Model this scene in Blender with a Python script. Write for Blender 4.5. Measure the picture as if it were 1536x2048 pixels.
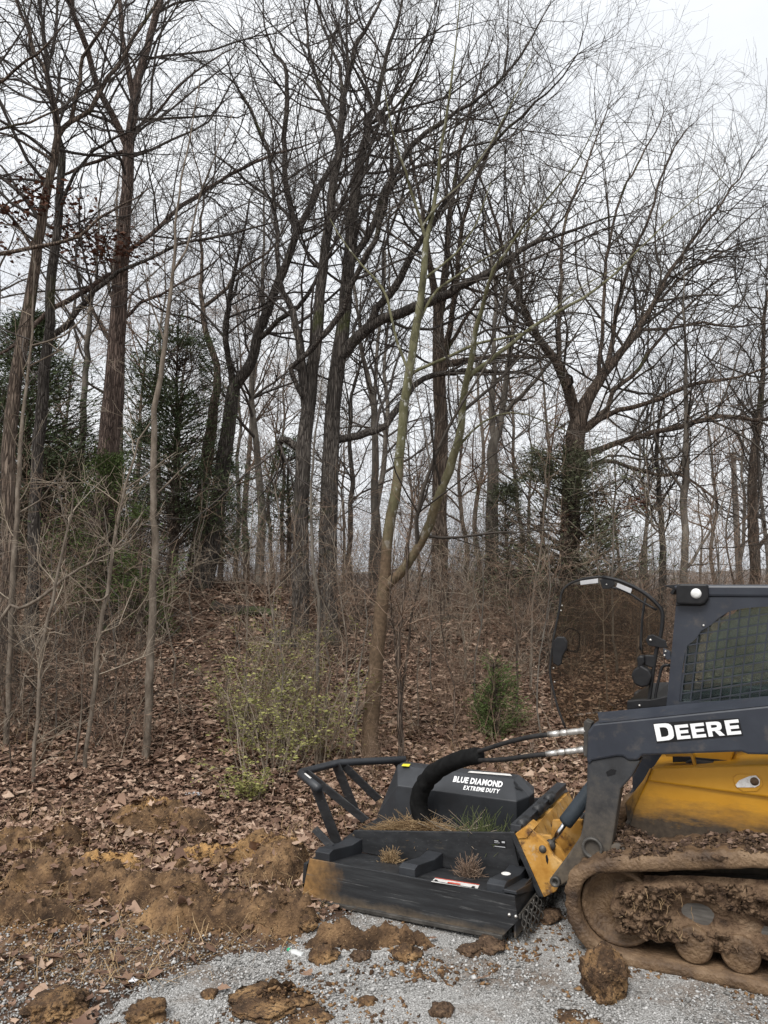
import bpy, bmesh, math, random
import numpy as np
from mathutils import Matrix, Vector

for o in list(bpy.data.objects):
    bpy.data.objects.remove(o)
SC = bpy.context.scene
COL = SC.collection
R = math.radians
rng = np.random.default_rng(11)
random.seed(11)

# ------------------------------------------------------------------ camera
FPX = 1538.0                       # focal length in photograph pixels (1536 x 2048)
CAMH = 2.1
PITCH = math.atan((1165 - 1024) / FPX)
cam = bpy.data.cameras.new('camera')
cam.sensor_fit = 'VERTICAL'
cam.sensor_height = 36.0
cam.lens = 36.0 * FPX / 2048
cam.clip_start = 0.05
cam.clip_end = 6000
cam_o = bpy.data.objects.new('camera', cam)
COL.objects.link(cam_o)
cam_o.location = (0, 0, CAMH)
cam_o.rotation_euler = (math.pi / 2 + PITCH, 0, 0)
SC.camera = cam_o

# ------------------------------------------------------------------ sky, sun, exposure
SUN_EL, SUN_ROT = R(52), R(205)    # high soft light from behind the camera, a little to the left
w = bpy.data.worlds.new('World')
SC.world = w
w.use_nodes = True
nt = w.node_tree
nt.nodes.clear()
sky = nt.nodes.new('ShaderNodeTexSky')
sky.sky_type = 'NISHITA'
sky.sun_disc = False
sky.sun_elevation = SUN_EL
sky.sun_rotation = SUN_ROT
sky.air_density = 1.0
sky.dust_density = 6.0
sky.ozone_density = 1.0
hs = nt.nodes.new('ShaderNodeHueSaturation')
hs.inputs['Saturation'].default_value = 0.10
tc = nt.nodes.new('ShaderNodeTexCoord')
mp = nt.nodes.new('ShaderNodeMapping')
mp.inputs['Scale'].default_value = (1.2, 1.2, 3.2)
nz = nt.nodes.new('ShaderNodeTexNoise')
nz.inputs['Scale'].default_value = 1.7
nz.inputs['Detail'].default_value = 5
nz.inputs['Roughness'].default_value = 0.5
cr = nt.nodes.new('ShaderNodeValToRGB')
cr.color_ramp.elements[0].position = 0.3
cr.color_ramp.elements[0].color = (4.1, 4.28, 4.55, 1)
cr.color_ramp.elements[1].position = 0.72
cr.color_ramp.elements[1].color = (5.9, 6.02, 6.15, 1)
mx = nt.nodes.new('ShaderNodeMix')
mx.data_type = 'RGBA'
mx.inputs[0].default_value = 0.88     # a closed cloud deck over the clear-sky model
bg = nt.nodes.new('ShaderNodeBackground')
bg.inputs['Strength'].default_value = 0.11
wo = nt.nodes.new('ShaderNodeOutputWorld')
L = nt.links.new
L(sky.outputs[0], hs.inputs['Color'])
L(tc.outputs['Generated'], mp.inputs[0])
L(mp.outputs[0], nz.inputs['Vector'])
L(nz.outputs[0], cr.inputs[0])
L(hs.outputs[0], mx.inputs[6])
L(cr.outputs[0], mx.inputs[7])
L(mx.outputs[2], bg.inputs[0])
L(bg.outputs[0], wo.inputs[0])

sun = bpy.data.lights.new('sun', 'SUN')
sun.energy = 1.5
sun.angle = R(25)
sun.color = (1.0, 0.97, 0.93)
sun_o = bpy.data.objects.new('sun', sun)
COL.objects.link(sun_o)
# Nishita: rotation 0 = +Y, clockwise seen from above
sd = Vector((math.sin(SUN_ROT) * math.cos(SUN_EL), math.cos(SUN_ROT) * math.cos(SUN_EL), math.sin(SUN_EL)))
sun_o.rotation_euler = sd.to_track_quat('Z', 'Y').to_euler()
sun_o.location = (0, 0, 30)

SC.view_settings.view_transform = 'Standard'
SC.view_settings.look = 'None'
SC.view_settings.gamma = 1
SC.view_settings.use_curve_mapping = False
SC.view_settings.exposure = 1.0
SC.render.engine = 'CYCLES'
SC.cycles.max_bounces = 6
SC.cycles.diffuse_bounces = 3
SC.cycles.glossy_bounces = 3
SC.cycles.transmission_bounces = 6
SC.cycles.transparent_max_bounces = 12

# ------------------------------------------------------------------ helpers
CP, SP = math.cos(PITCH), math.sin(PITCH)
CAM = np.array([0, 0, CAMH])


def ray(px, py):
    a = (px - 768) / FPX
    b = (1024 - py) / FPX
    return np.array([a, CP - b * SP, SP + b * CP])


def atY(px, py, Y):
    d = ray(px, py)
    return CAM + d * (Y / d[1])


def onz(px, py, z=0.0):
    d = ray(px, py)
    return CAM + d * ((z - CAMH) / d[2])


def _hash(ix, iy, iz, seed):
    h = (ix * 374761393 + iy * 668265263 + iz * 2147483647 + seed * 1274126177) & 0xFFFFFFFF
    h = ((h ^ (h >> 13)) * 1274126177) & 0xFFFFFFFF
    h = h ^ (h >> 16)
    return (h & 0xFFFF) / 65535.0


def vnoise(P, seed=0):
    P = np.asarray(P, float)
    i = np.floor(P).astype(np.int64)
    f = P - i
    u = f * f * (3 - 2 * f)
    r = 0
    for dx in (0, 1):
        wx = u[..., 0] if dx else 1 - u[..., 0]
        for dy in (0, 1):
            wy = u[..., 1] if dy else 1 - u[..., 1]
            for dz in (0, 1):
                wz = u[..., 2] if dz else 1 - u[..., 2]
                r = r + wx * wy * wz * _hash(i[..., 0] + dx, i[..., 1] + dy, i[..., 2] + dz, seed)
    return r


def fbm(P, oct=4, seed=0, gain=0.5):
    P = np.asarray(P, float)
    a, s, t = 1.0, 0.0, 0.0
    for k in range(oct):
        s = s + a * (vnoise(P * (2 ** k) + 13.7 * k, seed + k) - 0.5)
        t += a
        a *= gain
    return s / t * 2


def mesh(name, V, F, smooth=False):
    """V (n,3); F a list of index lists or of numpy arrays (m,k)."""
    me = bpy.data.meshes.new(name)
    V = np.asarray(V, np.float32)
    arrs = [np.asarray(F, np.int32)] if isinstance(F, np.ndarray) else None
    if arrs is None:
        if len(F) and isinstance(F[0], np.ndarray) and F[0].ndim == 2:
            arrs = [np.asarray(a, np.int32) for a in F if len(a)]
        else:
            me.from_pydata([tuple(map(float, v)) for v in V], [], [list(map(int, f)) for f in F])
            if smooth:
                me.polygons.foreach_set('use_smooth', [True] * len(me.polygons))
            me.update()
            return me
    me.vertices.add(len(V))
    me.vertices.foreach_set('co', V.ravel())
    li = np.concatenate([a.ravel() for a in arrs])
    tot = np.concatenate([np.full(len(a), a.shape[1], np.int32) for a in arrs])
    me.loops.add(len(li))
    me.loops.foreach_set('vertex_index', li)
    me.polygons.add(len(tot))
    st = np.concatenate([[0], np.cumsum(tot)[:-1]]).astype(np.int32)
    me.polygons.foreach_set('loop_start', st)
    me.polygons.foreach_set('loop_total', tot)
    if smooth:
        me.polygons.foreach_set('use_smooth', np.ones(len(tot), bool))
    me.update(calc_edges=True)
    return me


def obj(name, me, mat=None, parent=None, loc=(0, 0, 0), kind=None):
    o = bpy.data.objects.new(name, me)
    COL.objects.link(o)
    o.location = loc
    if parent is not None:
        o.parent = parent
    if mat is not None and me is not None and not me.materials:
        me.materials.append(mat)
    if kind:
        o['kind'] = kind
    return o


def tag(o, label, cat, group=None):
    o['label'] = label
    o['category'] = cat
    if group:
        o['group'] = group
    return o


def empty(name, loc, label, cat, group=None, rotz=0):
    o = bpy.data.objects.new(name, None)
    o.empty_display_size = 0.1
    COL.objects.link(o)
    o.location = loc
    o.rotation_euler = (0, 0, rotz)
    return tag(o, label, cat, group)


# ------------------------------------------------------------------ materials
def mat(name, cols, scale=8.0, rough=0.85, bump=0.3, bscale=None, stretch=(1, 1, 1), detail=6, spec=0.25, metal=0.0,
        island=0.0, lo=0.3, hi=0.7, bdist=0.01, distort=0.0):
    m = bpy.data.materials.new(name)
    m.use_nodes = True
    n = m.node_tree.nodes
    l = m.node_tree.links.new
    b = n['Principled BSDF']
    b.inputs['Roughness'].default_value = rough
    b.inputs['Metallic'].default_value = metal
    b.inputs['Specular IOR Level'].default_value = spec
    t = n.new('ShaderNodeTexCoord')
    mpn = n.new('ShaderNodeMapping')
    mpn.inputs['Scale'].default_value = stretch
    l(t.outputs['Object'], mpn.inputs[0])
    nz = n.new('ShaderNodeTexNoise')
    nz.inputs['Scale'].default_value = scale
    nz.inputs['Detail'].default_value = detail
    nz.inputs['Roughness'].default_value = 0.62
    nz.inputs['Distortion'].default_value = distort
    l(mpn.outputs[0], nz.inputs['Vector'])
    cr = n.new('ShaderNodeValToRGB')
    el = cr.color_ramp.elements
    for i, c in enumerate(cols):
        p = lo + (hi - lo) * i / max(1, len(cols) - 1)
        e = el[i] if i < 2 else el.new(p)
        e.position = p
        e.color = (*c, 1)
    if island > 0:
        g = n.new('ShaderNodeNewGeometry')
        mxn = n.new('ShaderNodeMix')
        mxn.data_type = 'FLOAT'
        mxn.inputs[0].default_value = island
        l(nz.outputs[0], mxn.inputs[2])
        l(g.outputs['Random Per Island'], mxn.inputs[3])
        l(mxn.outputs[0], cr.inputs[0])
    else:
        l(nz.outputs[0], cr.inputs[0])
    l(cr.outputs[0], b.inputs['Base Color'])
    if bump:
        bn = n.new('ShaderNodeTexNoise')
        bn.inputs['Scale'].default_value = bscale or scale * 3
        bn.inputs['Detail'].default_value = 5
        l(mpn.outputs[0], bn.inputs['Vector'])
        bu = n.new('ShaderNodeBump')
        bu.inputs['Strength'].default_value = bump
        bu.inputs['Distance'].default_value = bdist
        l(bn.outputs[0], bu.inputs['Height'])
        l(bu.outputs[0], b.inputs['Normal'])
    return m


def overlay(m, col, mask_fn, rough=0.9):
    """mix a second substance (mud, moss, rust) over a material; mask_fn(nodes, link, texcoord) -> float socket."""
    n = m.node_tree.nodes
    l = m.node_tree.links.new
    b = n['Principled BSDF']
    src = b.inputs['Base Color'].links[0].from_socket
    t = n.new('ShaderNodeTexCoord')
    fac = mask_fn(n, l, t)
    mx = n.new('ShaderNodeMix')
    mx.data_type = 'RGBA'
    nz = n.new('ShaderNodeTexNoise')
    nz.inputs['Scale'].default_value = 30
    nz.inputs['Detail'].default_value = 4
    l(t.outputs['Object'], nz.inputs['Vector'])
    cr = n.new('ShaderNodeValToRGB')
    cr.color_ramp.elements[0].position = 0.3
    cr.color_ramp.elements[1].position = 0.7
    cr.color_ramp.elements[0].color = (*[c * 0.6 for c in col], 1)
    cr.color_ramp.elements[1].color = (*[c * 1.25 for c in col], 1)
    l(nz.outputs[0], cr.inputs[0])
    l(fac, mx.inputs[0])
    l(src, mx.inputs[6])
    l(cr.outputs[0], mx.inputs[7])
    l(mx.outputs[2], b.inputs['Base Color'])
    rm = n.new('ShaderNodeMix')
    rm.data_type = 'FLOAT'
    rm.inputs[2].default_value = b.inputs['Roughness'].default_value
    rm.inputs[3].default_value = rough
    l(fac, rm.inputs[0])
    l(rm.outputs[0], b.inputs['Roughness'])
    return m


def mask_axis(axis, a, b, nscale=12.0, namp=0.3, stretch=(1, 1, 1)):
    """0 at coordinate a, 1 at b along an object axis, broken up by noise."""
    def f(n, l, t):
        s = n.new('ShaderNodeSeparateXYZ')
        l(t.outputs['Object'], s.inputs[0])
        mr = n.new('ShaderNodeMapRange')
        mr.inputs[1].default_value = a
        mr.inputs[2].default_value = b
        mr.clamp = False
        l(s.outputs[axis], mr.inputs[0])
        mp_ = n.new('ShaderNodeMapping')
        mp_.inputs['Scale'].default_value = stretch
        l(t.outputs['Object'], mp_.inputs[0])
        nz = n.new('ShaderNodeTexNoise')
        nz.inputs['Scale'].default_value = nscale
        nz.inputs['Detail'].default_value = 6
        nz.inputs['Roughness'].default_value = 0.7
        l(mp_.outputs[0], nz.inputs['Vector'])
        ma = n.new('ShaderNodeMath')
        ma.operation = 'MULTIPLY_ADD'
        l(nz.outputs[0], ma.inputs[0])
        ma.inputs[1].default_value = namp * 4
        ma.inputs[2].default_value = -namp * 2
        ad = n.new('ShaderNodeMath')
        ad.use_clamp = True
        l(mr.outputs[0], ad.inputs[0])
        l(ma.outputs[0], ad.inputs[1])
        return ad.outputs[0]
    return f


def mask_noise(scale, lo, hi, stretch=(1, 1, 1)):
    def f(n, l, t):
        mp_ = n.new('ShaderNodeMapping')
        mp_.inputs['Scale'].default_value = stretch
        l(t.outputs['Object'], mp_.inputs[0])
        nz = n.new('ShaderNodeTexNoise')
        nz.inputs['Scale'].default_value = scale
        nz.inputs['Detail'].default_value = 6
        nz.inputs['Roughness'].default_value = 0.65
        l(mp_.outputs[0], nz.inputs['Vector'])
        mr = n.new('ShaderNodeMapRange')
        mr.inputs[1].default_value = lo
        mr.inputs[2].default_value = hi
        l(nz.outputs[0], mr.inputs[0])
        return mr.outputs[0]
    return f


def bark(name, cols, fine=34, squash=.11):
    """furrowed bark: stretched ridged cells over stretched noise."""
    m = mat(name, cols, 9, .95, 0, None, (1, 1, .2), lo=.28, hi=.72)
    n = m.node_tree.nodes
    l = m.node_tree.links.new
    b = n['Principled BSDF']
    t = n.new('ShaderNodeTexCoord')
    mp_ = n.new('ShaderNodeMapping')
    mp_.inputs['Scale'].default_value = (1, 1, squash)
    l(t.outputs['Object'], mp_.inputs[0])
    ws = n.new('ShaderNodeTexNoise')
    ws.inputs['Scale'].default_value = 6
    l(mp_.outputs[0], ws.inputs['Vector'])
    ad = n.new('ShaderNodeMix')
    ad.data_type = 'RGBA'
    ad.blend_type = 'ADD'
    ad.inputs[0].default_value = .12
    l(mp_.outputs[0], ad.inputs[6])
    l(ws.outputs['Color'], ad.inputs[7])
    vo = n.new('ShaderNodeTexVoronoi')
    vo.feature = 'DISTANCE_TO_EDGE'
    vo.inputs['Scale'].default_value = fine
    l(ad.outputs[2], vo.inputs['Vector'])
    mr = n.new('ShaderNodeMapRange')
    mr.inputs[1].default_value = .0
    mr.inputs[2].default_value = .22
    l(vo.outputs['Distance'], mr.inputs[0])
    nz = n.new('ShaderNodeTexNoise')
    nz.inputs['Scale'].default_value = 60
    nz.inputs['Detail'].default_value = 5
    l(mp_.outputs[0], nz.inputs['Vector'])
    hh = n.new('ShaderNodeMath')
    hh.operation = 'MULTIPLY_ADD'
    l(nz.outputs[0], hh.inputs[0])
    hh.inputs[1].default_value = .45
    l(mr.outputs[0], hh.inputs[2])
    src = b.inputs['Base Color'].links[0].from_socket
    mx = n.new('ShaderNodeMix')
    mx.data_type = 'RGBA'
    mx.blend_type = 'MULTIPLY'
    mx.inputs[0].default_value = 1
    cr = n.new('ShaderNodeValToRGB')
    cr.color_ramp.elements[0].position = .2
    cr.color_ramp.elements[0].color = (.38, .36, .35, 1)
    cr.color_ramp.elements[1].position = 1.0
    cr.color_ramp.elements[1].color = (1.15, 1.15, 1.15, 1)
    l(hh.outputs[0], cr.inputs[0])
    l(src, mx.inputs[6])
    l(cr.outputs[0], mx.inputs[7])
    l(mx.outputs[2], b.inputs['Base Color'])
    bu = n.new('ShaderNodeBump')
    bu.inputs['Strength'].default_value = .9
    bu.inputs['Distance'].default_value = .03
    l(hh.outputs[0], bu.inputs['Height'])
    l(bu.outputs[0], b.inputs['Normal'])
    return m


M = {}
MUD = (0.17, 0.098, 0.048)
CLAY = (0.30, 0.155, 0.055)
M['bark_dark'] = bark('bark_dark', [(.035, .03, .026), (.09, .078, .068), (.165, .145, .125)])
M['bark_brown'] = bark('bark_brown', [(.055, .041, .032), (.14, .106, .082), (.235, .187, .148)])
M['bark_red'] = bark('bark_red', [(.042, .03, .025), (.135, .098, .08), (.24, .18, .15)], 34, .12)
M['bark_grey'] = mat('bark_grey', [(.05, .043, .036), (.12, .104, .087), (.21, .187, .156)], 9, .92, .6, 30, (1, 1, .3), bdist=.015)
M['bark_pale'] = mat('bark_pale', [(.065, .051, .039), (.145, .118, .092), (.245, .208, .168)], 16, .9, .5, 45, (1, 1, .35), bdist=.008, detail=9)
M['bark_green'] = mat('bark_green', [(.045, .042, .024), (.11, .105, .056), (.19, .18, .115)], 11, .92, .6, 50, (1, 1, .4), bdist=.01, detail=9)
overlay(M['bark_green'], (.36, .36, .32), mask_noise(13, .58, .64, (1, 1, .6)))
overlay(M['bark_green'], (.12, .082, .052), mask_axis(2, 3.4, 1.9, 4, .5))
for k in ('bark_dark', 'bark_brown'):
    overlay(M[k], (.07, .078, .026), mask_noise(1.6, .57, .72))
M['twig_dark'] = mat('twig_dark', [(.034, .029, .026), (.065, .056, .05), (.105, .091, .08)], 3, .95, 0, island=.5, lo=.1, hi=.9)
M['twig_grey'] = mat('twig_grey', [(.032, .027, .023), (.065, .055, .046), (.11, .095, .078)], 3, .95, 0, island=.5, lo=.1, hi=.9)
M['twig_brown'] = mat('twig_brown', [(.085, .054, .038), (.20, .135, .095), (.36, .265, .195)], 3, .95, 0, island=.7, lo=.05, hi=.95)
M['twig_pale'] = mat('twig_pale', [(.14, .108, .078), (.27, .22, .165), (.42, .36, .285)], 3, .95, 0, island=.6, lo=.1, hi=.9)
M['cedar'] = mat('cedar', [(.038, .052, .026), (.078, .105, .05), (.14, .17, .085)], 2.5, .8, 0, island=.55, lo=.1, hi=.9)
M['cedar_green'] = mat('cedar_green', [(.042, .062, .018), (.08, .115, .034), (.135, .175, .058)], 2.5, .8, 0, island=.55, lo=.1, hi=.9)
M['cedar_brown'] = mat('cedar_brown', [(.05, .058, .034), (.098, .108, .062), (.16, .155, .092)], 2.5, .8, 0, island=.55, lo=.1, hi=.9)
M['shrub_leaf'] = mat('shrub_leaf', [(.10, .10, .03), (.20, .195, .06), (.34, .32, .12)], 2.5, .75, 0, island=.7, lo=.1, hi=.9)
M['leaf'] = mat('leaf', [(.062, .035, .025), (.13, .076, .052), (.21, .13, .09), (.30, .20, .143), (.45, .33, .245)], 3, .8, 0, island=.85, lo=.06, hi=.94)
M['leaf_near'] = mat('leaf_near', [(.085, .047, .031), (.165, .098, .066), (.28, .18, .122), (.20, .122, .08)], 9, .75, .4, 60, lo=.3, hi=.7, island=.3)
M['dead_leaf'] = mat('dead_leaf', [(.05, .019, .012), (.10, .042, .024), (.16, .076, .045)], 3, .8, 0, island=.8, lo=.1, hi=.9)
M['mulch'] = mat('mulch', [(.035, .022, .016), (.08, .05, .036), (.15, .098, .07), (.25, .175, .13)], 3, .85, 0, island=.85, lo=.05, hi=.95)
M['straw'] = mat('straw', [(.14, .085, .042), (.27, .18, .095), (.42, .30, .17)], 3, .8, 0, island=.8, lo=.05, hi=.95)
M['stone'] = mat('stone', [(.12, .115, .106), (.24, .234, .223), (.35, .343, .332), (.50, .493, .48)], 5, .9, 0, island=.9, lo=.05, hi=.95)
M['clod'] = mat('clod', [(.03, .019, .012), (.085, .05, .028), (.20, .118, .056), (.34, .21, .10)], 5, .97, .9, 70, lo=.34, hi=.66, bdist=.02, detail=12)
M['clod_dark'] = mat('clod_dark', [(.04, .025, .017), (.095, .06, .038), (.18, .115, .068)], 8, .97, .9, 60, lo=.3, hi=.7, bdist=.02, detail=10)
for k_ in ('clod', 'clod_dark'):
    overlay(M[k_], (.045, .028, .017), mask_noise(46, .50, .60))
    overlay(M[k_], (.33, .215, .115), mask_noise(75, .60, .68))
M['crumb'] = mat('crumb', [(.03, .018, .011), (.085, .049, .027), (.18, .106, .053), (.30, .185, .09)], 3, .95, 0, island=.6, lo=.1, hi=.9)
M['mud'] = mat('mud', [(.03, .019, .013), (.09, .055, .033), (.16, .103, .062), (.24, .165, .105)], 12, .85, .9, 60, lo=.3, hi=.7, bdist=.02, detail=12)
M['mud_smooth'] = mat('mud_smooth', [(.034, .02, .012), (.085, .051, .028), (.145, .09, .049), (.215, .142, .082)], 7, .62, .9, 55, (1, 1, 1), bdist=.014, spec=.4, detail=11)
M['black_steel'] = mat('black_steel', [(.012, .012, .013), (.020, .021, .023), (.032, .033, .035)], 9, .5, .12, 60, (1, 1, 3), spec=.4, bdist=.004)
overlay(M['black_steel'], (.10, .085, .065), mask_noise(16, .60, .85, (.5, 1, 2)), .8)
M['black_skirt'] = mat('black_skirt', [(.012, .012, .013), (.021, .022, .024), (.038, .04, .042)], 7, .52, .15, 60, (.35, 1, 5), spec=.4, bdist=.004)
overlay(M['black_skirt'], (.16, .12, .08), mask_axis(2, .10, .015, 10, .28, (1, 1, 2)), .85)
overlay(M['black_skirt'], (.27, .15, .055), mask_axis(0, -.42, -.70, 7, .30), .9)
overlay(M['black_skirt'], (.075, .075, .075), mask_noise(9, .60, .64, (.3, 1, 9)), .6)
overlay(M['black_steel'], (.07, .07, .07), mask_noise(14, .62, .66, (1.5, 1, 5)), .6)
M['hood_steel'] = mat('hood_steel', [(.018, .0195, .022), (.026, .028, .032), (.036, .039, .044)], 5, .45, .08, 50, spec=.45, bdist=.003)
M['navy'] = mat('navy', [(.019, .022, .030), (.026, .030, .040), (.034, .039, .05)], 4, .40, .06, 60, spec=.45, bdist=.003)
overlay(M['navy'], (.12, .10, .08), mask_noise(9, .56, .92, (1, 1, 1)), .8)
M['arm_dirty'] = mat('arm_dirty', [(.024, .024, .025), (.036, .037, .04), (.055, .054, .052)], 9, .6, .2, 60, spec=.35, bdist=.004)
overlay(M['arm_dirty'], (.10, .08, .058), mask_axis(2, 1.0, .35, 9, .38), .9)
M['yellow'] = mat('yellow', [(.44, .20, .008), (.52, .245, .012), (.56, .275, .02)], 4, .42, .06, 60, spec=.5, bdist=.003)
overlay(M['yellow'], (.05, .036, .024), mask_axis(2, .86, .70, 7, .36, (.8, 1, 2.6)), .95)
M['yellow_worn'] = mat('yellow_worn', [(.34, .155, .025), (.48, .25, .055), (.60, .38, .15)], 7, .65, .3, 45, (1, 1, 1), bdist=.006)
overlay(M['yellow_worn'], (.09, .045, .026), mask_noise(13, .53, .68), .9)
overlay(M['yellow_worn'], (.50, .42, .30), mask_noise(6, .60, .68), .6)
M['rubber'] = mat('rubber', [(.010, .010, .010), (.018, .017, .017), (.03, .028, .026)], 20, .7, .3, 90, spec=.3, bdist=.003)
M['sleeve'] = mat('sleeve', [(.006, .006, .006), (.010, .010, .010), (.016, .016, .016)], 20, .95, .6, 120, spec=.1, bdist=.004)
M['zinc'] = mat('zinc', [(.38, .36, .33), (.55, .53, .50), (.68, .66, .63)], 30, .38, .1, 80, metal=.85, bdist=.002)
M['steel_dark'] = mat('steel_dark', [(.05, .046, .042), (.085, .08, .073), (.14, .13, .118)], 14, .55, .3, 60, metal=.5, bdist=.004)
M['steel_bare'] = mat('steel_bare', [(.07, .062, .054), (.115, .105, .094), (.17, .155, .14)], 6, .5, .2, 60, (1, 1, 8), metal=.3, bdist=.004)
M['chrome'] = mat('chrome', [(.5, .5, .5), (.6, .6, .6)], 10, .22, 0, metal=1)
M['cyl'] = mat('cyl', [(.028, .036, .044), (.04, .05, .06), (.058, .068, .076)], 8, .5, .15, 50, bdist=.003)
M['white_decal'] = mat('white_decal', [(.74, .74, .74), (.80, .80, .80)], 30, .5, 0)
M['black_decal'] = mat('black_decal', [(.010, .010, .011), (.014, .014, .015)], 30, .4, 0)
M['yellow_decal'] = mat('yellow_decal', [(.70, .62, .04), (.78, .70, .06)], 30, .5, 0)
M['red_decal'] = mat('red_decal', [(.55, .07, .04), (.62, .10, .06)], 30, .5, 0)
M['white_scuffed'] = mat('white_scuffed', [(.5, .46, .42), (.68, .66, .63), (.78, .77, .75)], 40, .6, 0)
M['plastic_black'] = mat('plastic_black', [(.010, .010, .011), (.018, .018, .019)], 20, .45, .1, 80, bdist=.002)
M['lens'] = mat('lens', [(.62, .62, .60), (.76, .76, .74)], 60, .15, .3, 120, bdist=.003, spec=.6)
M['grey_plate'] = mat('grey_plate', [(.36, .36, .37), (.48, .48, .49)], 20, .5, 0)
M['far_wood'] = mat('far_wood', [(.13, .115, .105), (.19, .17, .155), (.24, .22, .205)], .12, 1, 0)
M['pine'] = mat('pine', [(.05, .066, .022), (.095, .115, .042), (.16, .175, .075)], 5, .6, 0, island=.8, lo=.05, hi=.95)
M['log'] = mat('log', [(.022, .018, .015), (.05, .04, .032), (.085, .07, .055)], 8, .95, .9, 25, (.2, 1, 1), bdist=.03)
overlay(M['log'], (.05, .07, .02), mask_noise(3, .5, .66))
M['pole_wood'] = mat('pole_wood', [(.10, .085, .07), (.16, .14, .12), (.22, .195, .17)], 6, .9, .4, 20, (1, 1, .1))
M['plastic_clear'] = mat('plastic_clear', [(.45, .46, .45), (.6, .61, .60)], 30, .25, .2, 60, spec=.6)
M['plastic_green'] = mat('plastic_green', [(.02, .30, .14), (.03, .40, .20)], 30, .35, 0, spec=.5)
M['paper_white'] = mat('paper_white', [(.62, .62, .64), (.76, .76, .78)], 20, .7, .3, 60)


def glass(name, col, rough=0.02, tint=0.7, ior=1.5, dust_sheen=(.16, .13, .10)):
    m = bpy.data.materials.new(name)
    m.use_nodes = True
    n = m.node_tree.nodes
    l = m.node_tree.links.new
    n.clear()
    out = n.new('ShaderNodeOutputMaterial')
    tr = n.new('ShaderNodeBsdfTransparent')
    tr.inputs[0].default_value = (*col, 1)
    gl = n.new('ShaderNodeBsdfGlossy')
    gl.inputs['Roughness'].default_value = rough
    gl.inputs['Color'].default_value = (1, 1, 1, 1)
    fr = n.new('ShaderNodeFresnel')
    fr.inputs['IOR'].default_value = ior
    nz = n.new('ShaderNodeTexNoise')
    nz.inputs['Scale'].default_value = 3
    t = n.new('ShaderNodeTexCoord')
    l(t.outputs['Object'], nz.inputs['Vector'])
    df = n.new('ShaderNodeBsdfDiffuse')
    df.inputs[0].default_value = (*dust_sheen, 1)
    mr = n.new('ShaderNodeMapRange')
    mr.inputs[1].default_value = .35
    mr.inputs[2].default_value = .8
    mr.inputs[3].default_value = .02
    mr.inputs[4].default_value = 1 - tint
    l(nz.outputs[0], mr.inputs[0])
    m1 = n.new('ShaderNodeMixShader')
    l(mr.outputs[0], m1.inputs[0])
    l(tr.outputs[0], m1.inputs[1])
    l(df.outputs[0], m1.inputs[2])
    m2 = n.new('ShaderNodeMixShader')
    l(fr.outputs[0], m2.inputs[0])
    l(m1.outputs[0], m2.inputs[1])
    l(gl.outputs[0], m2.inputs[2])
    l(m2.outputs[0], out.inputs[0])
    return m


M['door_glass'] = glass('door_glass', (.72, .69, .64), tint=.97)
M['cab_glass'] = glass('cab_glass', (.76, .86, .82), tint=.86, ior=1.9, dust_sheen=(.40, .52, .52))  # sky reflection painted in as a pale blue-grey diffuse film

# ------------------------------------------------------------------ terrain
HX = np.array([-40, -12, -8, -4, 0, 5, 9, 20, 40.])
HH = np.array([2.9, 2.8, 2.55, 2.08, 1.62, 1.22, 0.95, 0.7, 0.6])


def sstep(t):
    t = np.clip(t, 0, 1)
    return t * t * (3 - 2 * t)


def g2(px, py):
    p = onz(px, py)
    return p[0], p[1]


# soil features (centre x, y, radius x, radius y, height, clay weight): heaps, trench and berm left by the digging
SOIL = []
for px, py, rx, ry, hgt, wt in (
        (300, 1660, .34, .24, .26, 1.0), (430, 1716, .34, .20, -.16, 1.0), (200, 1735, .34, .20, -.12, .9),
        (560, 1755, .22, .30, .36, 1.0), (500, 1712, .24, .18, .12, .9),
        (330, 1810, .42, .18, .12, .75), (450, 1856, .50, .16, .15, 1.0), (560, 1862, .24, .13, .10, .9),
        (100, 1775, .36, .20, .13, .8), (30, 1705, .36, .25, .11, .6), (60, 1845, .42, .15, .06, .7),
        (200, 1795, .3, .16, .09, .7), (390, 1670, .25, .2, .10, .6), (130, 1690, .3, .16, .10, .5), (700, 1900, .34, .07, .03, .6), (560, 2010, .22, .12, .015, .6), (800, 1895, .25, .06, .03, .6)):
    x, y = g2(px, py)
    SOIL.append((x, y, rx, ry, hgt * .5, wt))


def h_base(x, y):
    ys = 6.3 + 1.0 * sstep((x + 2.2) / 1.8)
    s = np.clip((y - ys) / (16.2 - ys), 0, 1)
    s = .35 * s * s * (3 - 2 * s) + .65 * s ** 1.12
    H = np.interp(x, HX, HH)
    h = H * s
    fall = sstep((y - 17.5) / 40)
    return h * (1 - fall) - 1.6 * fall


def soilw(x, y):
    w_ = np.zeros_like(x)
    for sx, sy, rx, ry, hg, wt in SOIL:
        w_ = np.maximum(w_, wt * np.exp(-(((x - sx) / rx) ** 2 + ((y - sy) / ry) ** 2)))
    return w_


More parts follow.
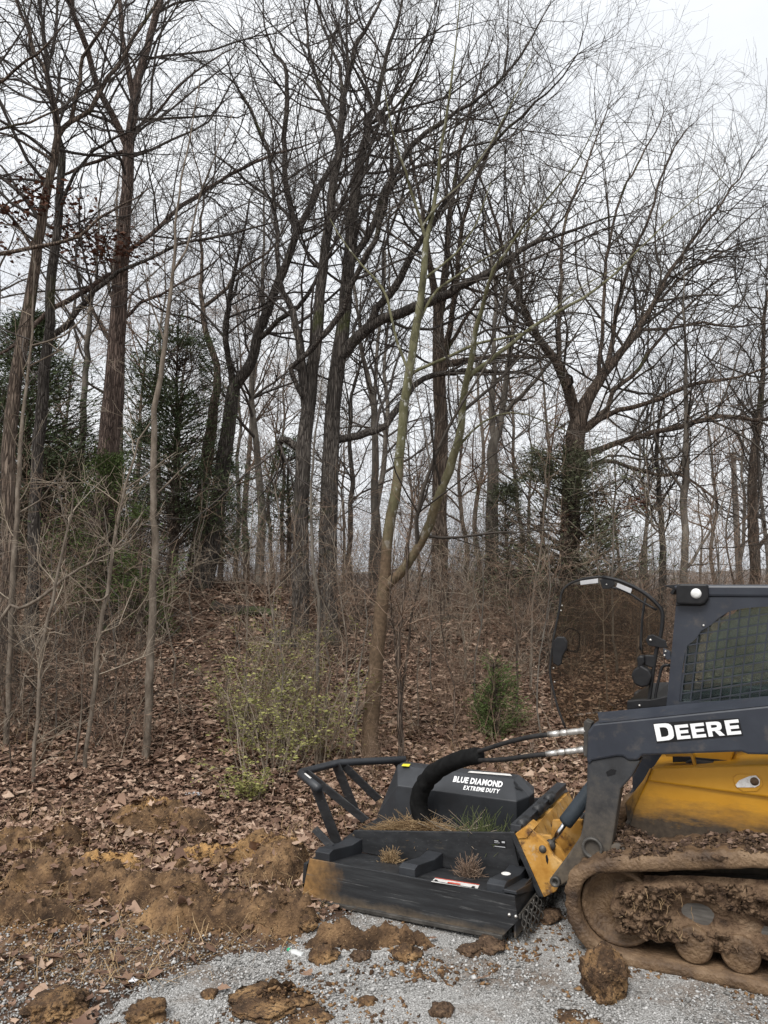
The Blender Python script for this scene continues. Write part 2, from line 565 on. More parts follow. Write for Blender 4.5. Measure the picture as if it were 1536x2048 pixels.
def hgt(x, y):
    x = np.asarray(x, float)
    y = np.asarray(y, float)
    h = h_base(x, y)
    P = np.stack([x, y, 0 * x], -1)
    onb = sstep((y - 6.0) / 3) * (1 - sstep((y - 60) / 60))
    h = h + onb * .16 * fbm(P * .55, 3, 5) + onb * .035 * fbm(P * 3.1, 3, 8)
    rough_zone = np.clip(sstep((-x - .15) / .5) * sstep((y - 4.3) / .5), 0, 1) * (1 - sstep((y - 7.5) / 2))
    h = h + rough_zone * .045 * fbm(P * 5.0, 4, 21)
    near = (np.abs(x) < 6) & (y < 9) & (y > 2)
    b = np.zeros_like(h)
    for sx, sy, rx, ry, hg, wt in SOIL:
        b = b + hg * np.exp(-(((x - sx) / rx) ** 2 + ((y - sy) / ry) ** 2))
    sw = soilw(x, y)
    b = b + np.clip(sw * 1.4, 0, 1) * (.075 * fbm(P * 6, 4, 33, .65) + .05 * np.abs(fbm(P * 17, 3, 34)))
    return h + np.where(near, b, 0)


def h1(x, y):
    return float(hgt(np.array([x]), np.array([y]))[0])


def ground_hit(px, py, y0=4.0, y1=60.0):
    d = ray(px, py)
    ys = np.arange(y0, y1, .05)
    t = ys / d[1]
    X = CAM[0] + d[0] * t
    Z = CAM[2] + d[2] * t
    below = np.nonzero(Z < hgt(X, ys))[0]
    i = below[0] if len(below) else len(ys) - 1
    return np.array([X[i], ys[i], float(hgt(X[i:i + 1], ys[i:i + 1])[0])])


xs = np.unique(np.concatenate([-np.geomspace(5, 3500, 26)[::-1], np.arange(-5, 5.01, .045), np.geomspace(5, 3500, 26)]))
ys = np.unique(np.concatenate([-np.geomspace(1, 900, 10)[::-1], np.linspace(-1, 2.8, 6), np.arange(2.8, 7.6, .036), np.arange(7.6, 20, .16),
                               np.arange(20, 60, 1.2), np.geomspace(60, 4500, 18)]))
GX, GY = np.meshgrid(xs, ys)
GZ = hgt(GX, GY)
nx, ny = len(xs), len(ys)
idx = np.arange(nx * ny).reshape(ny, nx)
F = np.stack([idx[:-1, :-1], idx[:-1, 1:], idx[1:, 1:], idx[1:, :-1]], -1).reshape(-1, 4)
gme = mesh('ground', np.stack([GX, GY, GZ], -1).reshape(-1, 3), F, True)
at = gme.attributes.new('soil', 'FLOAT', 'POINT')
Pn = np.stack([GX, GY, 0 * GX], -1)
SW = soilw(GX, GY)
dirty = np.clip(sstep((5.6 - GY) / .8) * sstep((-GX + .3) / .6), 0, 1) * .08
soil_attr = np.clip(SW * 1.5 + dirty + .5 * fbm(Pn * 2.3, 3, 71) * sstep((7.4 - GY) / 2) * sstep((.5 - GX) / 1), 0, 1)
at.data.foreach_set('value', soil_attr.astype(np.float32).ravel())
m = mat('ground_earth', [(.035, .022, .015), (.085, .052, .035), (.14, .09, .06)], 3.5, .95, .8, 30, lo=.3, hi=.7, bdist=.03)
n = m.node_tree.nodes
l = m.node_tree.links.new
an = n.new('ShaderNodeAttribute')
an.attribute_name = 'soil'
b = n['Principled BSDF']
src = b.inputs['Base Color'].links[0].from_socket
cl = n.new('ShaderNodeTexNoise')
cl.inputs['Scale'].default_value = 7
cl.inputs['Detail'].default_value = 9
cl.inputs['Roughness'].default_value = .7
tcn = n.new('ShaderNodeTexCoord')
l(tcn.outputs['Object'], cl.inputs['Vector'])
rp = n.new('ShaderNodeValToRGB')
rp.color_ramp.elements[0].position = .34
rp.color_ramp.elements[0].color = (.055, .032, .02, 1)
rp.color_ramp.elements[1].position = .66
rp.color_ramp.elements[1].color = (.29, .17, .08, 1)
e = rp.color_ramp.elements.new(.5)
e.color = (.15, .088, .045, 1)
l(cl.outputs[0], rp.inputs[0])
mxn = n.new('ShaderNodeMix')
mxn.data_type = 'RGBA'
mr = n.new('ShaderNodeMapRange')
mr.inputs[1].default_value = .15
mr.inputs[2].default_value = .6
l(an.outputs['Fac'], mr.inputs[0])
l(mr.outputs[0], mxn.inputs[0])
l(src, mxn.inputs[6])
l(rp.outputs[0], mxn.inputs[7])
l(mxn.outputs[2], b.inputs['Base Color'])
ground = obj('ground', gme, m)
ground['kind'] = 'structure'
ground['label'] = 'leaf-strewn earth bank rising from the dug soil'

# gravel apron: its own sheet with a ragged edge
GP = [g2(*q) for q in ((150, 2060), (215, 2010), (300, 1968), (400, 1938), (520, 1915), (585, 1880), (640, 1838), (700, 1815), (760, 1812))]
GP = [(GP[0][0] - .9, -9.), (GP[0][0] - .1, 2.6)] + GP + [(.4, 5.6), (1.0, 6.3), (2.2, 6.6), (9.5, 6.6), (9.5, -9.)]
GPX = np.array(GP)


def in_poly(X, Y, poly):
    c = np.zeros(X.shape, bool)
    j = len(poly) - 1
    for i in range(len(poly)):
        xi, yi = poly[i]
        xj, yj = poly[j]
        with np.errstate(divide='ignore', invalid='ignore'):
            c ^= ((yi > Y) != (yj > Y)) & (X < (xj - xi) * (Y - yi) / (yj - yi) + xi)
        j = i
    return c


def gravel_in(X, Y):
    P = np.stack([X, Y, 0 * X], -1)
    return in_poly(X + .22 * fbm(P * 2.2, 4, 91), Y + .16 * fbm(P * 2.7, 4, 92), GPX)


rx_ = np.concatenate([np.arange(-2.9, 4.6, .035), np.arange(4.6, 9.5, .3)])
ry_ = np.concatenate([np.arange(-9, 2.9, .3), np.arange(2.9, 6.6, .035)])
RX, RY = np.meshgrid(rx_, ry_)
RP = np.stack([RX, RY, 0 * RX], -1)
RZ = hgt(RX, RY) + .005 + .012 * np.clip(fbm(RP * 3, 3, 14), -.3, 1)
RZ = np.maximum(RZ, hgt(RX, RY) + .004)
ii = np.arange(RX.size).reshape(RX.shape)
FC = np.stack([ii[:-1, :-1], ii[:-1, 1:], ii[1:, 1:], ii[1:, :-1]], -1).reshape(-1, 4)
keep = gravel_in(RX, RY)[:-1, :-1].ravel() & (soilw(RX, RY)[:-1, :-1].ravel() < .33)
FC = FC[keep]
u, inv = np.unique(FC.ravel(), return_inverse=True)
rme = mesh('gravel_road', np.stack([RX, RY, RZ], -1).reshape(-1, 3)[u], inv.reshape(-1, 4).astype(np.int32), True)
m = mat('gravel', [(.09, .085, .078), (.23, .224, .213), (.37, .363, .35), (.55, .545, .53)], 120, .92, .9, 110, lo=.34, hi=.68, bdist=.012, detail=3)
overlay(m, (.13, .085, .052), mask_noise(1.3, .50, .70))
gravel = obj('gravel_road', rme, m)
gravel['kind'] = 'structure'

# heaps of dug soil: fine lumpy surface over the mounds, trench and berm
def lump(P, s, seed=0):
    """0..1 rounded cells (dirt lumps)."""
    P = np.asarray(P, float) / s
    i = np.floor(P).astype(np.int64)
    best = np.full(P.shape[:-1], 9.0)
    for dx in (-1, 0, 1):
        for dy in (-1, 0, 1):
            for dz in (-1, 0, 1):
                c = i + np.array([dx, dy, dz])
                q = np.stack([_hash(c[..., 0], c[..., 1], c[..., 2], seed + k) for k in range(3)], -1)
                best = np.minimum(best, ((c + q - P) ** 2).sum(-1))
    return np.sqrt(np.clip(1 - best / .75, 0, 1))


sx_ = np.arange(-3.6, .75, .0115)
sy_ = np.arange(4.1, 7.1, .0115)
DX, DY = np.meshgrid(sx_, sy_)
DP = np.stack([DX, DY, 0 * DX + .37], -1)
dsw = soilw(DX, DY) + .16 * fbm(DP * 4, 4, 61)
keepv = (dsw > .30) & (np.abs(DX) < DY * .53 + .1)
rise = np.clip((dsw - .30) / .22, 0, 1)
DQ = DP + .05 * np.stack([fbm(DP * 9, 3, 68), fbm(DP * 9, 3, 69), 0 * DX], -1)
lz = .05 * np.abs(fbm(DP * 9, 4, 41, .7)) + (.045 * lump(DQ, .15, 3) + .050 * lump(DQ, .075, 5)) * (.2 + 1.0 * vnoise(DP * 6, 12)) + .034 * lump(DQ, .038, 7) * (.4 + vnoise(DP * 9, 13)) + .014 * lump(DQ, .022, 9)
smooth_cut = np.zeros_like(DX)
for q_, r_ in (((300, 1652), .22), ((560, 1742), .26), ((420, 1712), .22), ((215, 1735), .2)):
    cx, cy = g2(*q_)
    smooth_cut = np.maximum(smooth_cut, np.exp(-((DX - cx) ** 2 + (DY - cy) ** 2 * 1.6) / r_ ** 2))
lz = lz * (1 - .75 * smooth_cut) + .022 * fbm(DP * 14, 5, 64, .65)
DZ = hgt(DX, DY) + rise * (lz + .01) - .03 * (1 - rise)
ii = np.arange(DX.size).reshape(DX.shape)
FC = np.stack([ii[:-1, :-1], ii[:-1, 1:], ii[1:, 1:], ii[1:, :-1]], -1).reshape(-1, 4)
FC = FC[keepv[:-1, :-1].ravel()]
u, inv = np.unique(FC.ravel(), return_inverse=True)
cen_ = np.array([*g2(330, 1790), 0])
dme = mesh('dug_soil', np.stack([DX, DY, DZ], -1).reshape(-1, 3)[u] - cen_, inv.reshape(-1, 4).astype(np.int32), True)
at = dme.attributes.new('clay', 'FLOAT', 'POINT')
at.data.foreach_set('value', np.clip(smooth_cut + .55 * fbm(DP * 3, 3, 66), 0, 1).ravel()[u].astype(np.float32))
m = mat('dug_soil', [(.026, .016, .010), (.075, .045, .025), (.16, .096, .05), (.27, .168, .085)], 6.5, .97, .9, 70, lo=.3, hi=.7, bdist=.015, detail=10)


def clay_mask(n, l, t):
    a_ = n.new('ShaderNodeAttribute')
    a_.attribute_name = 'clay'
    mr_ = n.new('ShaderNodeMapRange')
    mr_.inputs[1].default_value = .12
    mr_.inputs[2].default_value = .6
    l(a_.outputs['Fac'], mr_.inputs[0])
    return mr_.outputs[0]


overlay(m, (.40, .235, .095), clay_mask)
overlay(m, (.042, .026, .016), mask_noise(38, .54, .64))
overlay(m, (.34, .22, .115), mask_noise(70, .60, .68))
tag(obj('dug_soil', dme, m, None, cen_), 'ragged heaps and berm of freshly dug ochre and brown soil', 'soil heap')
print('dug soil', len(FC))

# loose stones on the gravel (uncountable)
OCT = np.array([[1, 0, 0], [0, 1, 0], [-1, 0, 0], [0, -1, 0], [0, 0, 1], [0, 0, -1]], float)
OCF = np.array([[0, 1, 4], [1, 2, 4], [2, 3, 4], [3, 0, 4], [1, 0, 5], [2, 1, 5], [3, 2, 5], [0, 3, 5]])


def scatter(base, faces, P, S, rotz, tilt, jit):
    """many small jittered copies joined in one mesh."""
    N, k = len(P), len(base)
    V = np.repeat(base[None], N, 0) + rng.normal(0, jit, (N, k, 3))
    V = V * S[:, None, :]
    c, s = np.cos(tilt), np.sin(tilt)
    y = V[..., 1] * c[:, None] - V[..., 2] * s[:, None]
    z = V[..., 1] * s[:, None] + V[..., 2] * c[:, None]
    x = V[..., 0]
    c, s = np.cos(rotz), np.sin(rotz)
    V = np.stack([x * c[:, None] - y * s[:, None], x * s[:, None] + y * c[:, None], z], -1) + P[:, None]
    Fx = (faces[None] + (np.arange(N) * k)[:, None, None]).reshape(-1, faces.shape[1])
    return V.reshape(-1, 3), Fx


N = 150000
X = rng.uniform(-3.6, 3.6, N)
Y = rng.uniform(3.1, 6.4, N)
Pn = np.stack([X, Y, 0 * X], -1)
ing = gravel_in(X, Y)
dirt_n = fbm(Pn * 1.7, 4, 55)
dens = np.where(ing, .62 + .4 * dirt_n, .30 + .6 * np.clip(dirt_n, 0, 1)) * np.where(ing, 1, np.clip((5.6 - Y) / 1.2, 0, 1) * (X < .6))
dens *= np.where(soilw(X, Y) > .3, .25, 1) * np.clip(1.5 - (Y - 3.4) / 4, .3, 1) * (np.abs(X) < Y * .56 + .2)
kp = rng.random(N) < dens
X, Y = X[kp], Y[kp]
sz = rng.gamma(4, .00105, len(X)) + .0018
P = np.stack([X, Y, hgt(X, Y) + .006 + sz * .35], -1)
S = np.stack([sz * rng.uniform(.8, 1.5, len(X)), sz * rng.uniform(.7, 1.2, len(X)), sz * rng.uniform(.5, .9, len(X))], -1)
V, Fx = scatter(OCT, OCF, P, S, rng.uniform(0, 6.3, len(X)), rng.normal(0, .35, len(X)), .22)
obj('loose_gravel', mesh('loose_gravel', V, Fx), M['stone'], kind='stuff')['label'] = 'grey crushed stone loose on the gravel'

# soil crumbs (uncountable)
ICO = bmesh.new()
bmesh.ops.create_icosphere(ICO, subdivisions=1, radius=1)
icv = np.array([v.co[:] for v in ICO.verts])
icf = np.array([[v.index for v in f.verts] for f in ICO.faces])
ICO.free()
N = 190000
X = rng.uniform(-3.6, 2.6, N)
Y = rng.uniform(3.3, 7.0, N)
Pn = np.stack([X, Y, 0 * X], -1)
den = np.clip(soilw(X, Y) - .12, 0, 1) * .8 + .12 * (fbm(Pn * 2.1, 3, 77) > .22) * (Y < 5.8)
for cx, cy, r_ in ((1.0, 4.95, .35), (.75, 4.55, .3), (.2, 4.35, .28), (-.1, 3.75, .3), (1.3, 4.3, .3), (.35, 3.6, .25)):
    den = np.maximum(den, .35 * np.exp(-((X - cx) ** 2 + (Y - cy) ** 2 * 4) / r_ ** 2) * (fbm(Pn * 5, 3, 78) > 0))
kp = rng.random(N) < den
X, Y = X[kp], Y[kp]
sz = np.minimum(rng.gamma(1.3, .0046, len(X)) + .003, .015)
P = np.stack([X, Y, hgt(X, Y) + .004 + sz * .4 + .085 * np.clip(soilw(X, Y) * 2 - .6, 0, 1) * rng.random(len(X))], -1)
S = np.stack([sz * rng.uniform(.8, 1.4, len(X)), sz, sz * rng.uniform(.6, .9, len(X))], -1)
V, Fx = scatter(OCT, OCF, P, S, rng.uniform(0, 6.3, len(X)), rng.normal(0, .6, len(X)), .36)
obj('soil_crumbs', mesh('soil_crumbs', V, Fx), M['crumb'], kind='stuff')['label'] = 'crumbs of brown soil scattered over the ground'
print('stones/crumbs', len(Fx))

# ------------------------------------------------------------------ fallen leaves
LB = np.array([[-1, 0, 0], [-.1, 0, .10], [1, 0, .05], [0, .55, .28], [0, -.55, .28]])
LF = np.array([[0, 4, 1], [4, 2, 1], [2, 3, 1], [3, 0, 1]])


def leaf_density(X, Y):
    P = np.stack([X, Y, 0 * X], -1)
    d = np.ones_like(X)
    d *= np.where(gravel_in(X, Y), .008, 1)
    sw = soilw(X, Y)
    d *= np.clip(1.0 - 1.7 * sw, .13, 1)
    for q_ in ((300, 1650), (560, 1745), (420, 1712), (215, 1735)):
        cx, cy = g2(*q_)
        d *= 1 - .9 * np.exp(-((X - cx) ** 2 + (Y - cy) ** 2 * 1.6) / .16 ** 2)
    near = np.clip((Y - 4.8) / 1.6, .07, 1)
    d *= near
    d *= np.clip(.75 + .9 * fbm(P * 1.1, 3, 63), .15, 1)
    return d


XYZ = []
for n_, y0, y1, hw, s0 in ((66000, 8.0, 12.5, .60, .035), (38000, 12.5, 19.0, .6, .048)):
    Y = rng.uniform(y0, y1, n_)
    X = rng.uniform(-1, 1, n_) * (Y * hw + .3)
    kp = rng.random(n_) < leaf_density(X, Y)
    X, Y = X[kp], Y[kp]
    s = s0 * rng.gamma(9, 1 / 9, len(X))
    XYZ.append((X, Y, s))
X, Y, s = (np.concatenate(a) for a in zip(*XYZ))
P = np.stack([X, Y, hgt(X, Y) + .008 + rng.gamma(2, .008, len(X))], -1)
S = np.stack([s * rng.uniform(.8, 1.3, len(X)), s * rng.uniform(.7, 1.3, len(X)), s * rng.uniform(.4, 1.7, len(X))], -1)
S[:, 2] *= rng.choice([1, -1], len(X), p=[.7, .3])
V, Fx = scatter(LB, LF, P, S, rng.uniform(0, 6.3, len(X)), rng.normal(0, .42, len(X)), .13)
print('leaves', len(P))
# nearer leaves: lobed outlines, cupped and crinkled
parts_ = []
n_ = 94000
Y = rng.uniform(3.4, 8.0, n_)
X = rng.uniform(-1, 1, n_) * (Y * .62 + .3)
kp = rng.random(n_) < leaf_density(X, Y)
X, Y = X[kp], Y[kp]
for k in range(4):
    r_ = np.random.default_rng(900 + k)
    aa = np.arange(10) / 10 * 2 * math.pi
    rad = 1 + .17 * np.cos(aa * (5, 3, 4, 5)[k] + k) + r_.normal(0, .1, 10)
    out_ = np.stack([np.cos(aa) * rad, np.sin(aa) * rad * (.45 + .12 * k), .0 * aa], -1)
    cup = (.35, -.2, .5, .15)[k]
    out_[:, 2] = cup * out_[:, 1] ** 2 * 2.2 + (.25, .1, -.15, .35)[k] * out_[:, 0] ** 2
    base_ = np.vstack([[[0, 0, 0]], out_])
    fc_ = np.array([[0, 1 + j, 1 + (j + 1) % 10] for j in range(10)])
    sel = np.arange(len(X)) % 4 == k
    m_n = int(sel.sum())
    s = .024 * rng.gamma(4, 1 / 4, m_n)
    Pq_ = np.stack([X[sel], Y[sel], hgt(X[sel], Y[sel]) + .008 + rng.gamma(2, .009, m_n) + .07 * (soilw(X[sel], Y[sel]) > .35)], -1)
    parts_.append(scatter(base_, fc_, Pq_, np.stack([s, s * rng.uniform(.8, 1.2, m_n), s * rng.uniform(.3, 1.5, m_n)], -1), rng.uniform(0, 6.3, m_n), rng.normal(0, .42, m_n), .16))
Vs_, Fs_, off_ = [V], [Fx], len(V)
for v_, f_ in parts_:
    Vs_.append(v_)
    Fs_.append(f_ + off_)
    off_ += len(v_)
V, Fx = np.concatenate(Vs_), np.concatenate(Fs_)
obj('leaf_litter', mesh('leaf_litter', V, Fx, True), M['leaf'], kind='stuff')['label'] = 'brown dead leaves carpeting the bank'


def lobed_leaf(seed):
    r = np.random.default_rng(seed)
    n_ = 8
    up, dn = [], []
    for i in range(n_ + 1):
        t = i / n_
        wv = math.sin(math.pi * t ** .8) * .42 * (1 + .38 * math.sin(t * math.pi * 6.5)) + .02
        up.append((t * 2 - 1, wv * r.uniform(.8, 1.2)))
        dn.append((t * 2 - 1, -wv * r.uniform(.8, 1.2)))
    V, F = [], []
    cv, cw = r.uniform(-.35, .5), r.uniform(.1, .9)
    for i in range(n_ + 1):
        x = up[i][0]
        zc = cv * x * x
        V += [(x, up[i][1], zc + cw * up[i][1] ** 2 + r.normal(0, .03)), (x, 0, zc), (x, dn[i][1], zc + cw * dn[i][1] ** 2 + r.normal(0, .03))]
    for i in range(n_):
        a = i * 3
        F += [(a, a + 1, a + 4, a + 3), (a + 1, a + 2, a + 5, a + 4)]
    V += [(-1.0, .018, cv), (-1.45, .01, cv * 1.3), (-1.45, -.01, cv * 1.3), (-1.0, -.018, cv)]
    k = len(V) - 4
    F.append((k, k + 1, k + 2, k + 3))
    return mesh('fallen_leaf', V, F, True)


leaf_me = [lobed_leaf(k) for k in range(9)]
for me_ in leaf_me:
    me_.materials.append(M['leaf_near'])
cnt = 0
while cnt < 130:
    x, y = rng.uniform(-3, 2.2), rng.uniform(3.5, 7.0)
    if abs(x) > y * .52:
        continue
    d = float(leaf_density(np.array([x]), np.array([y]))[0])
    if float(gravel_in(np.array([x]), np.array([y]))[0]):
        d = .05
    if rng.random() > d * 1.2:
        continue
    o = obj('fallen_leaf', leaf_me[cnt % 9], None, ground)
    s_ = rng.uniform(.026, .05)
    o.location = (x, y, h1(x, y) + .022 + .25 * s_)
    o.scale = (s_, s_ * rng.uniform(.8, 1.3), s_)
    o.rotation_euler = (rng.normal(0, .25), rng.normal(0, .22), rng.uniform(0, 6.3))
    cnt += 1


# thin lying / standing blades: dry grass and pine straw (uncountable)
def blades(name, X, Y, Z, ln, wd, elev, m_, label):
    n_ = len(X)
    az = rng.uniform(0, 6.3, n_)
    d = np.stack([np.cos(az) * np.cos(elev), np.sin(az) * np.cos(elev), np.sin(elev)], -1)
    sx = np.stack([-np.sin(az), np.cos(az), 0 * az], -1)
    P0 = np.stack([X, Y, Z], -1)
    P1 = P0 + d * ln[:, None] * .55
    P2 = P1 + (d + np.stack([0 * az, 0 * az, -.5 * np.ones(n_) * np.cos(elev)], -1) + rng.normal(0, .25, (n_, 3))) * ln[:, None] * .4
    wd = wd[:, None]
    V = np.stack([P0 - sx * wd, P0 + sx * wd, P1 - sx * wd * .8, P1 + sx * wd * .8, P2], 1)
    b_ = (np.arange(n_) * 5)[:, None]
    Q = b_ + np.array([[0, 1, 3, 2]])
    T = b_ + np.array([[2, 3, 4]])
    o = obj(name, mesh(name, V.reshape(-1, 3), [Q, T]), m_, kind='stuff')
    o['label'] = label
    return o


N = 60000
Y = rng.uniform(4.2, 11, N)
X = rng.uniform(-.62, .62, N) * Y
Pn = np.stack([X, Y, 0 * X], -1)
d = .10 + .5 * (fbm(Pn * 1.3, 3, 40) > .12) + .55 * sstep((X - .4) / 1) * (Y > 6.6)
d *= np.where(gravel_in(X, Y), 0.01, 1) * np.clip(1.2 - soilw(X, Y), .2, 1)
kp = rng.random(N) < d
X, Y = X[kp], Y[kp]
blades('dry_grass', X, Y, hgt(X, Y) + .012, rng.uniform(.05, .26, len(X)), rng.uniform(.0009, .0026, len(X)),
       np.abs(rng.normal(.15, .4, len(X))), M['straw'], 'pale dry grass and pine straw among the leaves')

# ------------------------------------------------------------------ branching
def tubes(P, Rr, sides=3, cap=False):
    """P (N,K,3) polylines, Rr (N,K) radii -> verts, quads."""
    N, K = P.shape[:2]
    T = np.empty_like(P)
    T[:, 1:-1] = P[:, 2:] - P[:, :-2]
    T[:, 0] = P[:, 1] - P[:, 0]
    T[:, -1] = P[:, -1] - P[:, -2]
    T /= np.linalg.norm(T, axis=-1, keepdims=True) + 1e-9
    up = np.where(np.abs(T[:, 0, 2:3]) < .9, np.array([[0, 0, 1.]]), np.array([[1., 0, 0]]))
    A = np.cross(T[:, 0], up)
    A /= np.linalg.norm(A, axis=-1, keepdims=True) + 1e-9
    ang = np.arange(sides) * 2 * math.pi / sides
    V = np.empty((N, K, sides, 3))
    for k in range(K):
        A = A - (A * T[:, k]).sum(-1, keepdims=True) * T[:, k]
        A /= np.linalg.norm(A, axis=-1, keepdims=True) + 1e-9
        B = np.cross(T[:, k], A)
        V[:, k] = P[:, k, None] + Rr[:, k, None, None] * (np.cos(ang)[None, :, None] * A[:, None] + np.sin(ang)[None, :, None] * B[:, None])
    base = (np.arange(N) * K * sides)[:, None, None]
    kk = (np.arange(K - 1) * sides)[None, :, None]
    ss = np.arange(sides)[None, None, :]
    s2 = (ss + 1) % sides
    Q = np.stack([base + kk + ss, base + kk + s2, base + kk + sides + s2, base + kk + sides + ss], -1).reshape(-1, 4)
    return V.reshape(-1, 3), Q


def join(parts):
    Vs, Fs, o = [], [], 0
    for V, F_ in parts:
        Vs.append(V)
        Fs.append(F_ + o)
        o += len(V)
    return np.concatenate(Vs), np.concatenate(Fs)


def unit(a):
    return a / (np.linalg.norm(a, axis=-1, keepdims=True) + 1e-9)


def grow(start, d, ln, r0, K, wander, up, r1=.3, bias=None):
    N = len(start)
    P = np.empty((N, K, 3))
    P[:, 0] = start
    d = unit(d)
    st = (ln / (K - 1))[:, None]
    for k in range(1, K):
        d = d + rng.normal(0, wander, (N, 3))
        d[:, 2] += up
        if bias is not None:
            d = d + bias
        d = unit(d)
        P[:, k] = P[:, k - 1] + d * st
    t = np.linspace(0, 1, K)[None]
    return P, np.maximum(r0[:, None] * (1 - t * (1 - r1)), .0016)


def spawn(P, Rr, per, t0=.2, ang=(.5, 1.1)):
    """start points and directions for children of the polylines in P (per = expected children each)."""
    N, K = P.shape[:2]
    cnt = rng.poisson(per, N) if np.isscalar(per) else rng.poisson(per)
    pid = np.repeat(np.arange(N), cnt)
    t = rng.uniform(t0, .97, len(pid)) * (K - 1)
    i = np.minimum(t.astype(int), K - 2)
    f = (t - i)[:, None]
    p = P[pid, i] * (1 - f) + P[pid, i + 1] * f
    r = Rr[pid, i] * (1 - f[:, 0]) + Rr[pid, i + 1] * f[:, 0]
    T = unit(P[pid, i + 1] - P[pid, i])
    q = rng.normal(0, 1, (len(pid), 3))
    q = unit(q - (q * T).sum(-1, keepdims=True) * T)
    a = rng.uniform(*ang, len(pid))[:, None]
    return p, unit(T * np.cos(a) + q * np.sin(a)), r, pid, t / (K - 1)


def in_view(p, mx=.30):
    """drop growth that lies far outside the picture."""
    rel = p - CAM
    dep = rel[:, 1] * CP + rel[:, 2] * SP
    u = rel[:, 0] / dep * FPX
    v = (-rel[:, 1] * SP + rel[:, 2] * CP) / dep * FPX
    return (dep > 1) & (np.abs(u) < 768 * (1 + mx)) & (v < 1024 * (1 + mx * .8)) & (v > -1100)


def smooth_line(pts, step):
    """Catmull-Rom through (x,y,z,r) rows, resampled."""
    pts = np.asarray(pts, float)
    if len(pts) == 2:
        pts = np.array([pts[0], pts.mean(0), pts[1]])
    Pp = np.vstack([2 * pts[0] - pts[1], pts, 2 * pts[-1] - pts[-2]])
    out = []
    for i in range(1, len(Pp) - 2):
        a, b_, c, d = Pp[i - 1], Pp[i], Pp[i + 1], Pp[i + 2]
        n_ = max(2, int(np.linalg.norm(c[:3] - b_[:3]) / step))
        for t in np.arange(n_) / n_:
            out.append(.5 * ((2 * b_) + (c - a) * t + (2 * a - 5 * b_ + 4 * c - d) * t * t + (3 * b_ - a - 3 * c + d) * t ** 3))
    out.append(Pp[-2])
    out = np.array(out)
    out[:, 3] = np.maximum(out[:, 3], .002)
    return out


TRI = {'n': 0}


